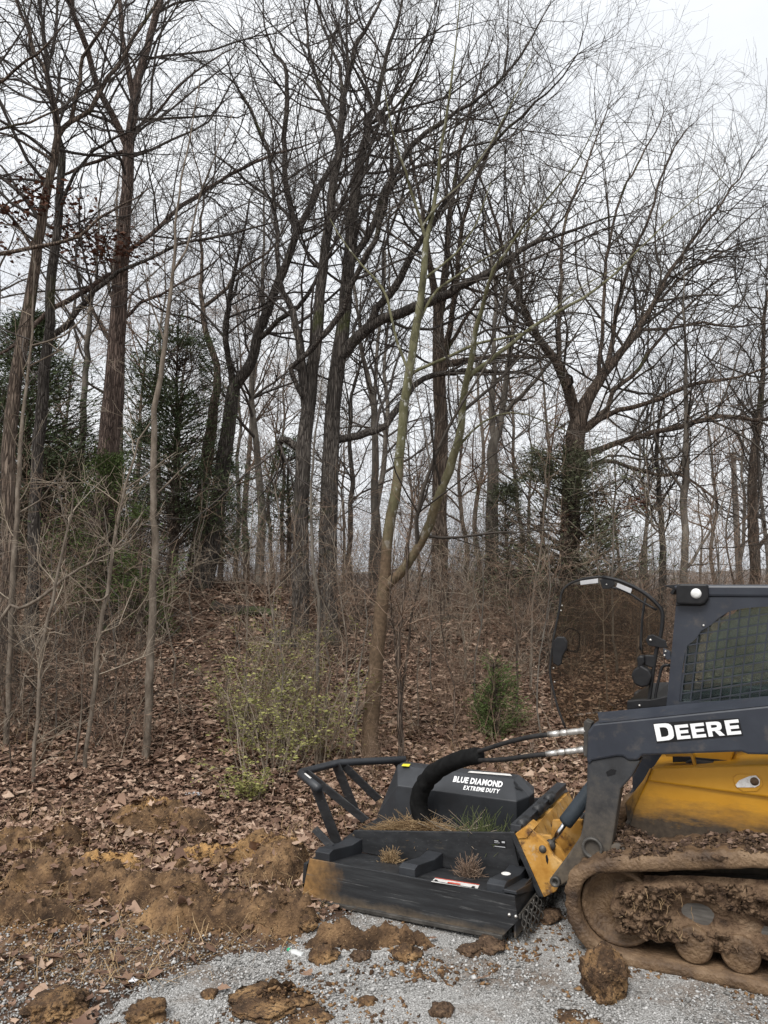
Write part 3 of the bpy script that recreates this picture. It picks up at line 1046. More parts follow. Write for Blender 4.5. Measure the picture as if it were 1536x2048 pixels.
def tree(name, Y, limbs, label, cat='tree', bark='bark_dark', twig='twig_dark', l1=3.0, l2=4.2, l3=4.0, len1=(.6, 2.0), lenr=.5,
         up=.05, wander=.16, bias=None, seed=1, group=None, gnarl=.02, flare=1.5, rmin=.0030, crown_from=None, ws=.68):
    """limbs: pixel polylines (px, py, width in px); the first is the trunk and stands on the ground. Limbs bend towards or away from the
    viewer by a random amount so that the crown has depth."""
    global rng
    keep_rng = rng
    rng = np.random.default_rng(seed)
    px0, py0, _ = limbs[0][0]
    p0 = atY(px0, py0, Y)
    gz = h1(p0[0], Y)
    base = np.array([p0[0], Y, gz - .05])
    root = empty(name, base, label, cat, group)
    lines = []
    for li, lb in enumerate(limbs):
        bend = 0 if li == 0 else rng.choice([-1, 1]) * rng.uniform(.12, .5)
        rows, acc = [], 0.0
        prev = None
        for px, py, wd in lb:
            if prev is not None:
                acc += math.hypot(px - prev[0], py - prev[1]) * Y / FPX
            prev = (px, py)
            yy = Y + bend * acc * (.6 + .05 * acc)
            yy = max(yy, 5.5)
            p = atY(px, py, yy)
            rows.append([*p, max(wd * ws, 2.2) * .5 * yy / FPX])
        if li == 0:
            r_ = rows[0][3]
            if rows[0][2] > gz + .05:
                dz = rows[0][2] - gz
                rows.insert(0, [rows[0][0] - (rows[1][0] - rows[0][0]) * .15, Y, gz + dz * .3, r_ * 1.08])
            rows[0][3] *= 1.12
            rows.insert(0, [rows[0][0], Y, gz - .12, rows[0][3] * flare])
        pl = smooth_line(rows, .22)
        jit = np.cumsum(rng.normal(0, gnarl, (len(pl), 3)), 0)
        jit -= np.linspace(0, 1, len(pl))[:, None] * jit[-1]
        pl[:, :3] += np.clip(jit, -.12, .12) * np.minimum(1, .06 / np.maximum(pl[:, 3:4], .01))
        if li:      # seat the limb on the wood it grows from
            prev = np.concatenate(lines)
            dd = (prev[:, 0] - pl[0, 0]) ** 2 + (prev[:, 2] - pl[0, 2]) ** 2
            sh = prev[int(np.argmin(dd)), :3] - pl[0, :3]
            dec = np.exp(-np.arange(len(pl)) * .3)[:, None]
            pl[:, :3] += sh * np.concatenate([dec, np.ones_like(dec), dec], 1)
        lines.append(pl)
        sides = 12 if pl[0, 3] > .12 else (8 if pl[0, 3] > .04 else 6)
        Vt, Q = tubes(pl[None, :, :3], pl[None, :, 3], sides)
        if pl[0, 3] > .05:      # uneven girth
            ph = fbm(Vt * np.array([7, 7, 1.6]), 4, seed)
            c = np.repeat(pl[:, :3], sides, 0)
            Vt = c + (Vt - c) * (1 + .22 * ph)[:, None]
        tip = len(Vt)
        Vt = np.vstack([Vt, pl[-1:, :3]])
        ring = np.arange(sides) + (len(pl) - 1) * sides
        Tq = np.stack([ring, np.roll(ring, -1), np.full(sides, tip)], -1)
        o = obj('trunk' if li == 0 else 'limb', mesh(name, Vt - base, [Q, Tq], True), M[bark], root)
        TRI['n'] += len(Q) * 2
    # fine growth
    parts = []
    S0, D0, R0, T0, B0 = [], [], [], [], []
    for li, pl in enumerate(lines):
        seg = np.linalg.norm(np.diff(pl[:, :3], axis=0), axis=1)
        tot = seg.sum()
        nchild = rng.poisson(tot * l1)
        cum = np.concatenate([[0], np.cumsum(seg)])
        lo = .05
        if li == 0:
            lo = .35 if crown_from is None else crown_from
        tt = rng.uniform(lo, .99, nchild) ** .85 * tot
        i = np.clip(np.searchsorted(cum, tt) - 1, 0, len(pl) - 2)
        f = ((tt - cum[i]) / (seg[i] + 1e-9))[:, None]
        p = pl[i, :3] * (1 - f) + pl[i + 1, :3] * f
        r = pl[i, 3] * (1 - f[:, 0]) + pl[i + 1, 3] * f[:, 0]
        T = unit(pl[i + 1, :3] - pl[i, :3])
        q = rng.normal(0, 1, p.shape)
        q[:, 1] *= .8
        q = unit(q - (q * T).sum(-1, keepdims=True) * T)
        a = rng.uniform(.55, 1.25, nchild)[:, None]
        S0.append(p)
        D0.append(unit(T * np.cos(a) + q * np.sin(a)))
        R0.append(r)
        # leader twigs continuing each limb's tip
        k = 4
        S0.append(np.repeat(pl[-1:, :3], k, 0))
        D0.append(unit(unit(pl[-1:, :3] - pl[-3:-2, :3]) + rng.normal(0, .35, (k, 3))))
        R0.append(np.full(k, pl[-1, 3] * 1.2))
    S0, D0, R0 = np.concatenate(S0), np.concatenate(D0), np.concatenate(R0)
    kp = in_view(S0)
    S0, D0, R0 = S0[kp], D0[kp], R0[kp]
    ln = rng.uniform(*len1, len(S0)) * np.clip(.7 + R0 / .045, .75, 1.6)
    r1 = np.clip(np.minimum(R0 * .5, .004 + ln * .009), rmin, .03)
    P1, Q1 = grow(S0, D0, ln, r1, 8, wander, up, .35, bias)
    parts.append(tubes(P1, np.maximum(Q1, rmin), 4))
    s, d, r, pid, t = spawn(P1, Q1, l2, .12)
    ln2 = ln[pid] * rng.uniform(.35, .75, len(s)) * (1.15 - .6 * t)
    P2, Q2 = grow(s, d, ln2, np.clip(r * .65, rmin * .8, .012), 5, wander * 1.15, up, .4, bias)
    parts.append(tubes(P2, np.maximum(Q2, rmin * .75), 3))
    s, d, r, pid, t = spawn(P2, Q2, l3, .15)
    ln3 = np.clip(ln2[pid] * rng.uniform(.35, .8, len(s)), .10, .7)
    P3, Q3 = grow(s, d, ln3, np.clip(r * .7, rmin * .6, .005), 4, wander * 1.2, up, .5, bias)
    kp = in_view(P3[:, 0])
    P3, Q3 = P3[kp], Q3[kp]
    parts.append(tubes(P3, np.maximum(Q3, rmin * .55), 3))
    Vt, Q = join(parts)
    TRI['n'] += len(Q) * 2
    obj('crown', mesh('crown', Vt - base, Q), M[twig], root, kind='stuff')
    rng = keep_rng
    return root, base, P2


def leaf_cluster(root, base, pxs, Y, n_, spread, m_, size=.05, name='dead_leaves'):
    Pp = []
    for px, py in pxs:
        c = atY(px, py, Y)
        Pp.append(c + rng.normal(0, 1, (n_, 3)) * np.array(spread))
    P = np.concatenate(Pp)
    N = len(P)
    s = size * rng.uniform(.6, 1.3, N)
    V, Fx = scatter(LB, LF, P, np.stack([s, s * .9, s], -1), rng.uniform(0, 6.3, N), rng.normal(0, 1.3, N), .1)
    obj(name, mesh(name, V - base, Fx), m_, root, kind='stuff')


# --- the traced trees ------------------------------------------------------
t1 = tree('oak_tree', 13, [
    [(185, 1190, 90), (195, 1100, 84), (210, 1000, 80), (218, 900, 75), (228, 800, 70), (238, 700, 62), (245, 600, 55), (252, 520, 48), (258, 440, 44), (266, 360, 40), (266, 300, 40), (275, 230, 34), (284, 160, 31), (300, 90, 28), (318, 20, 26), (330, -60, 22), (345, -180, 15), (350, -300, 8)],
    [(264, 300, 28), (230, 235, 25), (200, 180, 23), (170, 100, 21), (150, 40, 19), (132, -20, 17), (110, -120, 12), (90, -220, 6)],
    [(275, 200, 22), (262, 130, 20), (250, 60, 18), (243, 0, 16), (238, -100, 10), (240, -180, 5)],
    [(235, 556, 24), (193, 578, 20), (156, 592, 19), (117, 617, 19), (80, 650, 17), (40, 690, 13), (0, 715, 9), (-50, 730, 5)],
    [(262, 520, 17), (300, 487, 16), (350, 433, 15), (400, 392, 14), (443, 360, 13), (510, 323, 11), (573, 303, 8), (630, 285, 4)],
    [(250, 660, 13), (292, 612, 11), (330, 590, 9), (400, 545, 7), (460, 500, 4)],
    [(282, 260, 12), (320, 225, 10), (370, 165, 8), (420, 125, 6), (470, 95, 4)],
    [(250, 290, 13), (190, 320, 12), (130, 340, 10), (80, 370, 8), (20, 420, 5)],
], 'tall oak with thick reddish-brown furrowed trunk forking high above the cedars', bark='bark_red', seed=3, ws=0.58, rmin=.0025, l1=2.4, crown_from=.45)
leaf_cluster(t1[0], t1[1], [(165, 480), (200, 495), (240, 490), (120, 470), (275, 500), (215, 515), (150, 505)], 12.6, 70, (.17, .3, .13), M['dead_leaf'], .055)
t3 = tree('oak_tree', 10.2, [
    [(18, 1230, 44), (20, 1150, 42), (25, 950, 38), (40, 800, 35), (55, 680, 34), (68, 600, 31), (83, 520, 29), (95, 460, 27), (108, 380, 24), (120, 320, 22), (130, 270, 20), (127, 217, 17), (107, 143, 14), (80, 100, 12), (62, 60, 10), (38, 0, 9), (20, -80, 5)],
    [(132, 262, 16), (147, 230, 15), (173, 200, 14), (200, 160, 13), (247, 93, 11), (307, 13, 9), (340, -50, 5)],
    [(138, 240, 13), (148, 180, 12), (157, 133, 11), (177, 87, 10), (220, 7, 8), (250, -60, 4)],
    [(118, 330, 12), (70, 300, 9), (20, 270, 7), (-50, 250, 4)],
    [(85, 510, 11), (40, 440, 9), (0, 400, 7), (-60, 350, 4)],
], 'brown-barked oak with withered rusty leaves on its lower boughs beside the pale sapling thicket', bark='bark_brown', seed=5, ws=0.72, rmin=.0023, l1=2.1, crown_from=.5)
leaf_cluster(t3[0], t3[1], [(60, 385), (90, 400), (30, 440), (10, 420), (75, 415), (150, 400), (12, 490)], 10, 45, (.13, .25, .09), M['dead_leaf'], .045)
t2 = tree('oak_tree', 11.5, [
    [(58, 1200, 46), (68, 950, 40), (78, 800, 37), (88, 690, 34), (95, 600, 31), (104, 520, 30), (112, 440, 29), (116, 380, 27), (114, 310, 24), (103, 260, 21), (97, 200, 19), (98, 133, 18), (95, 90, 16), (88, 40, 14), (85, 0, 13), (80, -90, 8), (80, -160, 4)],
    [(94, 680, 23), (125, 653, 22), (161, 617, 20), (193, 582, 18), (235, 545, 14), (290, 520, 12), (350, 490, 11), (450, 470, 9), (560, 440, 6)],
    [(98, 130, 12), (110, 80, 11), (116, 30, 9), (118, -30, 6)],
    [(100, 210, 12), (75, 160, 10), (60, 100, 9), (55, 40, 7), (40, -30, 4)],
    [(112, 420, 13), (150, 345, 11), (190, 300, 10), (235, 280, 8), (290, 250, 5)],
], 'black-stemmed oak with one heavy bough rising across the red trunk', bark='bark_dark', seed=6, ws=0.60, rmin=.0024, l1=2.1, crown_from=.45)
t0 = tree('oak_tree', 9.5, [
    [(-190, 1230, 60), (-180, 900, 52), (-170, 600, 44), (-160, 350, 36), (-150, 150, 28), (-150, -50, 18)],
    [(-165, 580, 26), (-60, 520, 18), (0, 502, 15), (80, 482, 13), (160, 462, 11), (200, 437, 9), (250, 412, 7), (300, 380, 4)],
    [(-155, 280, 20), (-60, 210, 14), (0, 158, 11), (43, 122, 9), (90, 85, 7), (140, 40, 4)],
    [(-160, 320, 16), (0, 267, 9), (60, 245, 8), (123, 220, 5)],
], 'brown oak mostly hidden past the thicket reaching one long level bough to the red trunk', bark='bark_brown', seed=8, ws=0.62, rmin=.0022, l1=1.8, crown_from=.5)
t5 = tree('hardwood_tree', 17, [
    [(382, 1176, 52), (394, 1100, 42), (405, 1000, 40), (418, 900, 37), (428, 840, 32), (437, 760, 24), (432, 710, 20), (415, 660, 18), (412, 610, 16), (406, 570, 14), (408, 520, 11), (398, 450, 9), (400, 380, 6), (385, 300, 4)],
    [(418, 620, 13), (447, 591, 12), (467, 564, 11), (482, 544, 10), (526, 514, 8), (560, 470, 6), (590, 400, 4)],
], 'grey tree with flared foot standing alone on the crest of the bank', bark='bark_brown', twig='twig_grey', seed=9, ws=0.65, l1=2.6, flare=1.6, crown_from=.5)
t6 = tree('oak_tree', 15.5, [
    [(402, 1190, 50), (425, 1090, 45), (440, 980, 41), (455, 850, 38), (464, 775, 34), (488, 740, 30), (505, 700, 28), (514, 655, 26), (532, 614, 25), (555, 561, 23), (573, 517, 22), (587, 470, 20), (607, 427, 18), (633, 370, 16), (660, 322, 15), (668, 290, 13), (647, 240, 12), (633, 190, 11), (617, 143, 10), (607, 93, 8), (600, 27, 6), (590, -60, 3)],
    [(463, 775, 22), (458, 713, 18), (456, 655, 16), (459, 620, 14), (467, 570, 11), (478, 523, 9), (490, 468, 7), (500, 400, 4)],
    [(514, 690, 15), (555, 649, 14), (593, 614, 13), (628, 567, 11), (650, 530, 8), (690, 480, 5)],
    [(588, 470, 18), (577, 383, 17), (577, 300, 15), (580, 217, 14), (580, 150, 12), (567, 113, 9), (547, 90, 7), (530, 50, 5), (527, -10, 3)],
    [(580, 440, 10), (540, 400, 9), (510, 370, 8), (475, 340, 6), (430, 310, 4)],
], 'oak whose stem splits into a broken snag and a long right-leaning bole', bark='bark_dark', seed=10, ws=0.76, l1=2.8, crown_from=.45)
t7 = tree('oak_tree', 12.6, [
    [(600, 1270, 58), (603, 1150, 50), (604, 1000, 47), (608, 900, 46), (613, 830, 41), (622, 740, 38), (632, 690, 36), (640, 620, 33), (648, 540, 30), (652, 480, 28), (660, 430, 26), (663, 383, 25), (673, 333, 24), (677, 283, 22), (682, 217, 20), (687, 167, 18), (697, 117, 15), (710, 77, 13), (733, 57, 11), (753, 20, 9), (765, -30, 6), (780, -120, 3)],
    [(684, 200, 13), (677, 133, 11), (660, 93, 9), (647, 63, 8), (630, 17, 6), (628, -60, 3)],
    [(690, 140, 10), (688, 83, 9), (690, 40, 7), (692, -50, 4)],
    [(612, 840, 30), (606, 720, 27), (598, 660, 23), (590, 630, 20), (575, 590, 16), (564, 567, 14), (555, 479, 13), (553, 433, 12), (547, 367, 11), (540, 317, 10), (523, 277, 9), (497, 217, 7), (460, 163, 5), (430, 125, 3)],
    [(610, 800, 17), (599, 781, 16), (582, 748, 15), (582, 725, 15), (614, 702, 16), (643, 681, 18), (663, 664, 18), (687, 623, 18), (702, 582, 17), (728, 532, 16), (754, 485, 16), (762, 450, 15), (772, 400, 14), (780, 350, 13), (787, 290, 11), (800, 230, 9), (830, 160, 7), (860, 80, 5), (880, 0, 3)],
    [(612, 885, 24), (580, 872, 21), (560, 882, 16), (562, 905, 9)],
    [(648, 545, 12), (620, 520, 10), (612, 500, 10), (606, 480, 9), (640, 462, 7), (660, 440, 4)],
], 'mossy oak with knotted dark limbs and a broken stub above the hollow', bark='bark_dark', seed=12, ws=0.70, rmin=.0026, l1=2.6, crown_from=.45, flare=1.5)
t7b = tree('oak_tree', 12.9, [
    [(654, 1265, 60), (651, 1100, 52), (653, 1000, 50), (655, 920, 49), (657, 850, 48), (662, 780, 45), (670, 720, 45), (680, 640, 42), (688, 560, 38), (693, 500, 36), (698, 430, 34), (707, 367, 31), (715, 330, 28), (727, 270, 24), (740, 225, 20), (757, 190, 17), (770, 130, 14), (783, 80, 11), (800, 20, 8), (815, -60, 4)],
    [(672, 725, 36), (695, 695, 35), (719, 667, 34), (750, 646, 32), (781, 632, 30), (823, 619, 28), (854, 604, 28), (885, 593, 27), (917, 578, 25), (963, 559, 22), (1000, 541, 20), (1026, 523, 18), (1062, 492, 14), (1100, 476, 11), (1150, 463, 8), (1250, 430, 4)],
    [(735, 655, 26), (760, 620, 25), (779, 596, 24), (802, 562, 22), (823, 528, 20), (838, 502, 18), (855, 480, 16), (876, 440, 14), (900, 400, 13), (960, 330, 11), (1020, 270, 9), (1090, 200, 6), (1150, 120, 4)],
    [(692, 520, 22), (730, 470, 21), (760, 400, 20), (777, 360, 19), (817, 293, 17), (850, 267, 15), (912, 217, 12), (960, 190, 10), (1010, 140, 8), (1060, 70, 6), (1100, 10, 3)],
    [(655, 875, 24), (700, 865, 23), (730, 858, 22), (775, 845, 21), (800, 812, 18), (828, 770, 17), (867, 752, 16), (911, 747, 15), (948, 744, 13), (1000, 748, 10), (1050, 745, 7), (1100, 770, 4)],
    [(700, 440, 14), (715, 400, 13), (740, 330, 11), (760, 270, 10), (790, 190, 8), (840, 100, 6), (870, 20, 4)],
    [(740, 400, 12), (800, 350, 11), (860, 330, 9), (930, 300, 7), (1000, 290, 4)],
], 'stout oak sending a massive dark bough across the pale green stems', bark='bark_dark', seed=13, ws=0.70, rmin=.0026, l1=2.7, crown_from=.45, flare=1.45)
t8 = tree('oak_tree', 15, [
    [(880, 1235, 54), (882, 1100, 49), (882, 945, 44), (883, 850, 41), (882, 780, 38), (880, 710, 35), (878, 632, 31), (872, 596, 27), (862, 540, 20), (855, 480, 16), (845, 420, 12), (830, 350, 9), (815, 270, 5)],
    [(881, 650, 25), (888, 560, 22), (893, 500, 18), (896, 440, 15), (905, 360, 12), (920, 280, 10), (945, 200, 7), (970, 120, 4)],
    [(890, 780, 21), (903, 660, 18), (911, 593, 16), (919, 515, 14), (930, 450, 12), (950, 380, 10), (980, 300, 8), (1020, 220, 4)],
    [(895, 720, 13), (930, 655, 11), (960, 610, 9), (1000, 570, 6), (1040, 500, 4)],
    [(882, 735, 22), (930, 728, 20), (955, 722, 16), (1010, 715, 12), (1070, 720, 9), (1120, 715, 5)],
], 'straight dark oak rising behind the forked green-stemmed tree', bark='bark_brown', seed=14, ws=0.68, l1=2.6, crown_from=.45)
t9 = tree('hardwood_tree', 19, [
    [(985, 1215, 40), (985, 950, 33), (988, 885, 28), (1000, 850, 21), (1008, 780, 17), (1012, 730, 15), (1020, 640, 12), (1035, 560, 9), (1050, 470, 6), (1060, 400, 3)],
    [(984, 890, 18), (980, 830, 16), (981, 760, 15), (982, 680, 13), (985, 600, 11), (975, 500, 8), (965, 400, 4)],
    [(1005, 838, 14), (1042, 796, 12), (1088, 744, 9), (1130, 700, 6), (1170, 640, 3)],
], 'slim grey tree with twin upright stems beyond the crest', bark='bark_grey', twig='twig_grey', seed=15, ws=0.72, l1=2.2, crown_from=.45)
t10 = tree('oak_tree', 15, [
    [(1146, 1245, 66), (1142, 1100, 60), (1146, 950, 58), (1152, 870, 56), (1160, 825, 48), (1182, 782, 34), (1208, 748, 30), (1242, 708, 24), (1275, 665, 19), (1310, 600, 15), (1345, 540, 12), (1390, 480, 9), (1450, 400, 6), (1500, 320, 3)],
    [(1153, 850, 42), (1140, 790, 36), (1125, 745, 32), (1109, 715, 28), (1078, 671, 22), (1044, 606, 18), (1023, 554, 14), (1010, 500, 11), (990, 430, 8), (960, 350, 5)],
    [(1206, 750, 17), (1225, 680, 15), (1245, 600, 13), (1275, 520, 11), (1310, 430, 8), (1340, 330, 6), (1380, 250, 3)],
    [(1165, 860, 20), (1219, 811, 16), (1233, 782, 15), (1270, 751, 13), (1299, 709, 11), (1340, 650, 9), (1390, 600, 7), (1450, 550, 4)],
    [(1165, 875, 20), (1228, 831, 17), (1270, 819, 15), (1321, 799, 14), (1361, 777, 12), (1426, 762, 10), (1469, 757, 8), (1536, 735, 6), (1600, 720, 3)],
    [(1160, 915, 23), (1230, 885, 18), (1270, 876, 17), (1350, 859, 16), (1412, 842, 15), (1469, 836, 13), (1536, 836, 11), (1620, 825, 6)],
    [(1155, 945, 17), (1222, 924, 13), (1259, 936, 12), (1316, 953, 11), (1355, 950, 10), (1400, 975, 8), (1440, 1010, 4)],
    [(1120, 735, 15), (1118, 640, 13), (1128, 540, 11), (1140, 440, 9), (1180, 330, 6), (1210, 230, 3)],
    [(1190, 770, 14), (1205, 650, 12), (1215, 540, 10), (1240, 430, 8), (1290, 310, 6), (1330, 220, 3)],
    [(1270, 670, 10), (1330, 660, 9), (1400, 640, 8), (1470, 650, 6), (1560, 640, 3)],
    [(1240, 700, 10), (1300, 620, 9), (1380, 540, 8), (1460, 500, 6), (1540, 470, 3)],
], 'broad spreading oak with a forest of fine arching twigs over the machine', bark='bark_brown', twig='twig_grey', seed=16, ws=0.66, l1=3.6, l2=4.6, l3=4.6,
    len1=(.9, 2.3), up=.03, crown_from=.5, flare=1.4)
leaf_cluster(t10[0], t10[1], [(1270, 1000), (1255, 1008), (1235, 1030), (1285, 1003), (1100, 1030), (1200, 1040), (1230, 1060), (1190, 1010), (1130, 1060)], 14.4, 40, (.12, .3, .07), M['dead_leaf'], .045)
t11 = tree('green_stemmed_tree', 8.6, [
    [(742, 1480, 46), (748, 1400, 43), (755, 1300, 42), (762, 1220, 41), (768, 1180, 38), (772, 1100, 32), (782, 1020, 31), (794, 950, 31), (800, 880, 29), (806, 800, 27), (815, 740, 25), (823, 680, 23), (832, 620, 22), (840, 560, 20), (845, 500, 18), (850, 470, 16), (860, 420, 13), (868, 360, 11), (880, 290, 9), (895, 200, 7), (910, 100, 5), (920, 0, 3)],
    [(766, 1195, 32), (782, 1165, 31), (805, 1140, 30), (830, 1095, 30), (850, 1050, 30), (868, 1000, 29), (890, 945, 27), (905, 890, 25), (917, 830, 22), (925, 780, 20), (935, 730, 18), (945, 670, 16), (958, 620, 14), (968, 580, 13), (985, 540, 12), (1008, 510, 10), (1050, 450, 8), (1100, 390, 6), (1150, 330, 4), (1190, 250, 2)],
    [(848, 485, 11), (835, 430, 10), (820, 380, 8), (800, 320, 7), (780, 260, 5), (770, 190, 3)],
    [(816, 742, 12), (860, 728, 10), (900, 715, 10), (950, 695, 9), (1000, 680, 8), (1060, 660, 7), (1120, 610, 6), (1170, 570, 4), (1250, 530, 2)],
    [(926, 785, 15), (960, 760, 13), (990, 740, 12), (1030, 705, 11), (1080, 675, 10), (1130, 645, 9), (1190, 600, 7), (1260, 530, 5), (1330, 470, 3), (1390, 420, 2)],
    [(830, 645, 11), (855, 610, 9), (880, 580, 9), (920, 555, 8), (960, 530, 7), (1020, 490, 5), (1080, 440, 3)],
    [(841, 572, 10), (870, 545, 8), (910, 510, 7), (940, 470, 6), (960, 430, 4), (980, 370, 3)],
    [(812, 760, 9), (802, 715, 9), (789, 671, 8), (778, 600, 8), (752, 557, 7), (700, 500, 5), (660, 440, 3)],
    [(852, 455, 9), (885, 410, 7), (930, 370, 6), (980, 300, 5), (1020, 220, 4), (1060, 130, 2)],
    [(895, 930, 9), (930, 880, 7), (980, 850, 5), (1040, 850, 4), (1110, 880, 2)],
], 'forked tree with smooth moss-green stems and pale lichen patches', bark='bark_green', twig='twig_grey', seed=17, ws=0.68, l1=2.0, l2=3.5, l3=3.2, len1=(.5, 1.5),
    up=.04, wander=.12, bias=np.array([.02, 0, 0]), crown_from=.5, flare=1.15, gnarl=.008, rmin=.0022)
t13 = tree('slender_tree', 14, [
    [(1362, 1250, 23), (1362, 1100, 20), (1360, 950, 18), (1358, 850, 15), (1357, 750, 10), (1355, 650, 7), (1362, 560, 4), (1368, 480, 2)],
    [(1361, 1130, 9), (1400, 1090, 7), (1430, 1040, 5), (1450, 980, 3)],
    [(1360, 980, 8), (1330, 930, 6), (1310, 870, 4), (1305, 800, 2)],
], 'slender straight tree rising from the brush behind the cab roof', bark='bark_grey', twig='twig_grey', seed=18, ws=0.75, l1=3.0, len1=(.4, 1.3), crown_from=.3, flare=1.2)
t14 = tree('slender_tree', 16, [
    [(1322, 1240, 22), (1320, 1100, 18), (1318, 1010, 15), (1314, 950, 12), (1318, 850, 8), (1330, 780, 4)],
    [(1317, 1000, 8), (1345, 960, 6), (1370, 900, 4)],
], 'crooked slender tree with a kinked stem beside the straight one', bark='bark_dark', twig='twig_grey', seed=19, ws=0.75, l1=3.0, len1=(.4, 1.2), crown_from=.3, flare=1.2)
t15 = tree('hardwood_tree', 18, [
    [(1510, 1220, 28), (1508, 1000, 25), (1512, 900, 21), (1522, 820, 17), (1530, 760, 13), (1537, 640, 9), (1548, 520, 5)],
    [(1508, 1100, 12), (1540, 1060, 9), (1590, 1040, 5)],
    [(1522, 810, 9), (1560, 770, 7), (1600, 700, 4)],
], 'brown tree with a cut snag beyond the wooden pole', bark='bark_brown', twig='twig_grey', seed=20, ws=0.75, l1=2.6, crown_from=.3, flare=1.2)
t16 = tree('hardwood_tree', 20, [
    [(745, 1215, 24), (745, 950, 20), (742, 816, 18), (724, 743, 14), (716, 699, 12), (712, 620, 9), (700, 520, 6), (690, 430, 3)],
    [(742, 816, 13), (752, 750, 11), (757, 670, 9), (765, 600, 7), (770, 500, 4)],
], 'grey tree dividing into a narrow fork behind the mossy low bough', bark='bark_grey', twig='twig_grey', seed=21, ws=0.72, l1=2.4, crown_from=.4, flare=1.2)
t17 = tree('slender_tree', 21, [
    [(702, 1210, 15), (702, 948, 12), (704, 830, 10), (710, 772, 8), (730, 700, 5), (745, 640, 3)],
], 'thin dark tree standing between the stout oak and the grey fork', bark='bark_dark', twig='twig_grey', seed=22, ws=0.75, l1=3, crown_from=.3, flare=1.2)
t19 = tree('hardwood_tree', 16.5, [
    [(158, 1170, 24), (160, 1050, 21), (165, 900, 19), (170, 790, 17), (178, 680, 15), (188, 600, 12), (195, 540, 9), (200, 450, 6), (210, 350, 3)],
    [(164, 900, 10), (145, 980, 9), (135, 1050, 7)],
], 'straight grey-green tree between the black oak and the red trunk', bark='bark_grey', twig='twig_grey', seed=23, ws=0.75, l1=2.2, crown_from=.45, flare=1.2)
print('traced tree tris', TRI['n'])

# ------------------------------------------------------------------ evergreens
SPR = np.array([[0, 0, 0], [.55, .10, .02], [1.1, 0, -.05], [.5, -.10, .02]])
SPF = np.array([[0, 3, 2, 1]])


def cedar(name, px, Y, top_py, halfw_px, label, m_, seed, n_br=230, bare=.12, per=46, size=.075, group=None, base_py=None, taper=.75, cat='cedar tree'):
    """eastern cedar: upright trunk, rising boughs, feathery scale sprays with gaps between the boughs."""
    global rng
    keep = rng
    rng = np.random.default_rng(seed)
    x = atY(px, 1165, Y)[0]
    gz = h1(x, Y)
    base = np.array([x, Y, gz - .04])
    Hh = atY(px, top_py, Y)[2] - gz
    hw = halfw_px * Y / FPX * 1.25
    root = empty(name, base, label, cat, group)
    pl = np.array([[0, 0, 0, .045 + Hh * .010], [.03, .02, Hh * .4, .03 + Hh * .006], [-.03, .02, Hh * .75, .02], [.02, 0, Hh, .006]])
    pl = smooth_line(pl, .25)
    V, Q = tubes(pl[None, :, :3], pl[None, :, 3], 8)
    obj('trunk', mesh(name, V, Q, True), M['bark_brown'], root)
    t = rng.uniform(bare, .97, n_br) ** 1.1
    az = rng.uniform(0, 6.3, n_br)
    prof = np.clip((1 - t) ** taper * (.55 + .45 * np.clip(t / .25, 0, 1)), .04, 1)
    prof *= .55 + .6 * vnoise(np.stack([np.cos(az) * 1.7 + 5, np.sin(az) * 1.7 + 5, t * 5], -1), seed)   # uneven outline
    ln = hw * prof * rng.uniform(.75, 1.25, n_br)
    S = np.stack([0 * t, 0 * t, t * Hh], -1)
    el = rng.uniform(.05, .7, n_br)
    D = np.stack([np.cos(az) * np.cos(el), np.sin(az) * np.cos(el), np.sin(el)], -1)
    P1, R1 = grow(S, D, ln, .006 + .01 * ln, 6, .12, .02, .25)
    s, d, r, pid, tt = spawn(P1, R1, 3, .2, (.4, .9))
    l2 = ln[pid] * rng.uniform(.2, .5, len(s))
    P2, R2 = grow(s, d, l2, np.full(len(s), .004), 4, .15, .03, .4)
    V, Q = join([tubes(P1, R1, 3), tubes(P2[:, ::3], R2[:, ::3], 3)])
    obj('boughs', mesh('boughs', V, Q), M['bark_brown'], root, kind='stuff')
    A = np.concatenate([P1[:, 2:].reshape(-1, 3), P2[:, 1:].reshape(-1, 3)])
    n_ = int(n_br * per * 1.5)
    c = A[rng.integers(0, len(A), n_)] + rng.normal(0, .045 * (1 + hw * .5), (n_, 3))
    hole = vnoise(c * 2.3 / max(.6, hw * .7), seed + 9)
    c = c[hole > .43]
    n_ = len(c)
    s_ = size * rng.uniform(.6, 1.5, n_)
    out = unit(c * np.array([1, 1, 0]) + 1e-6)
    azl = np.arctan2(out[:, 1], out[:, 0]) + rng.normal(0, .7, n_)
    V = np.repeat(SPR[None], n_, 0) * s_[:, None, None]
    roll = rng.normal(0, 1.0, n_)
    y = V[..., 1] * np.cos(roll)[:, None]
    z = V[..., 1] * np.sin(roll)[:, None] + V[..., 2]
    pit = rng.normal(.35, .45, n_)
    xx = V[..., 0] * np.cos(pit)[:, None] - z * np.sin(pit)[:, None]
    z = V[..., 0] * np.sin(pit)[:, None] + z * np.cos(pit)[:, None]
    V = np.stack([xx * np.cos(azl)[:, None] - y * np.sin(azl)[:, None], xx * np.sin(azl)[:, None] + y * np.cos(azl)[:, None], z], -1) + c[:, None]
    Fx = (SPF[None] + (np.arange(n_) * 4)[:, None, None]).reshape(-1, 4)
    obj('foliage', mesh('foliage', V.reshape(-1, 3), Fx), m_, root, kind='stuff')
    rng = keep
    return root


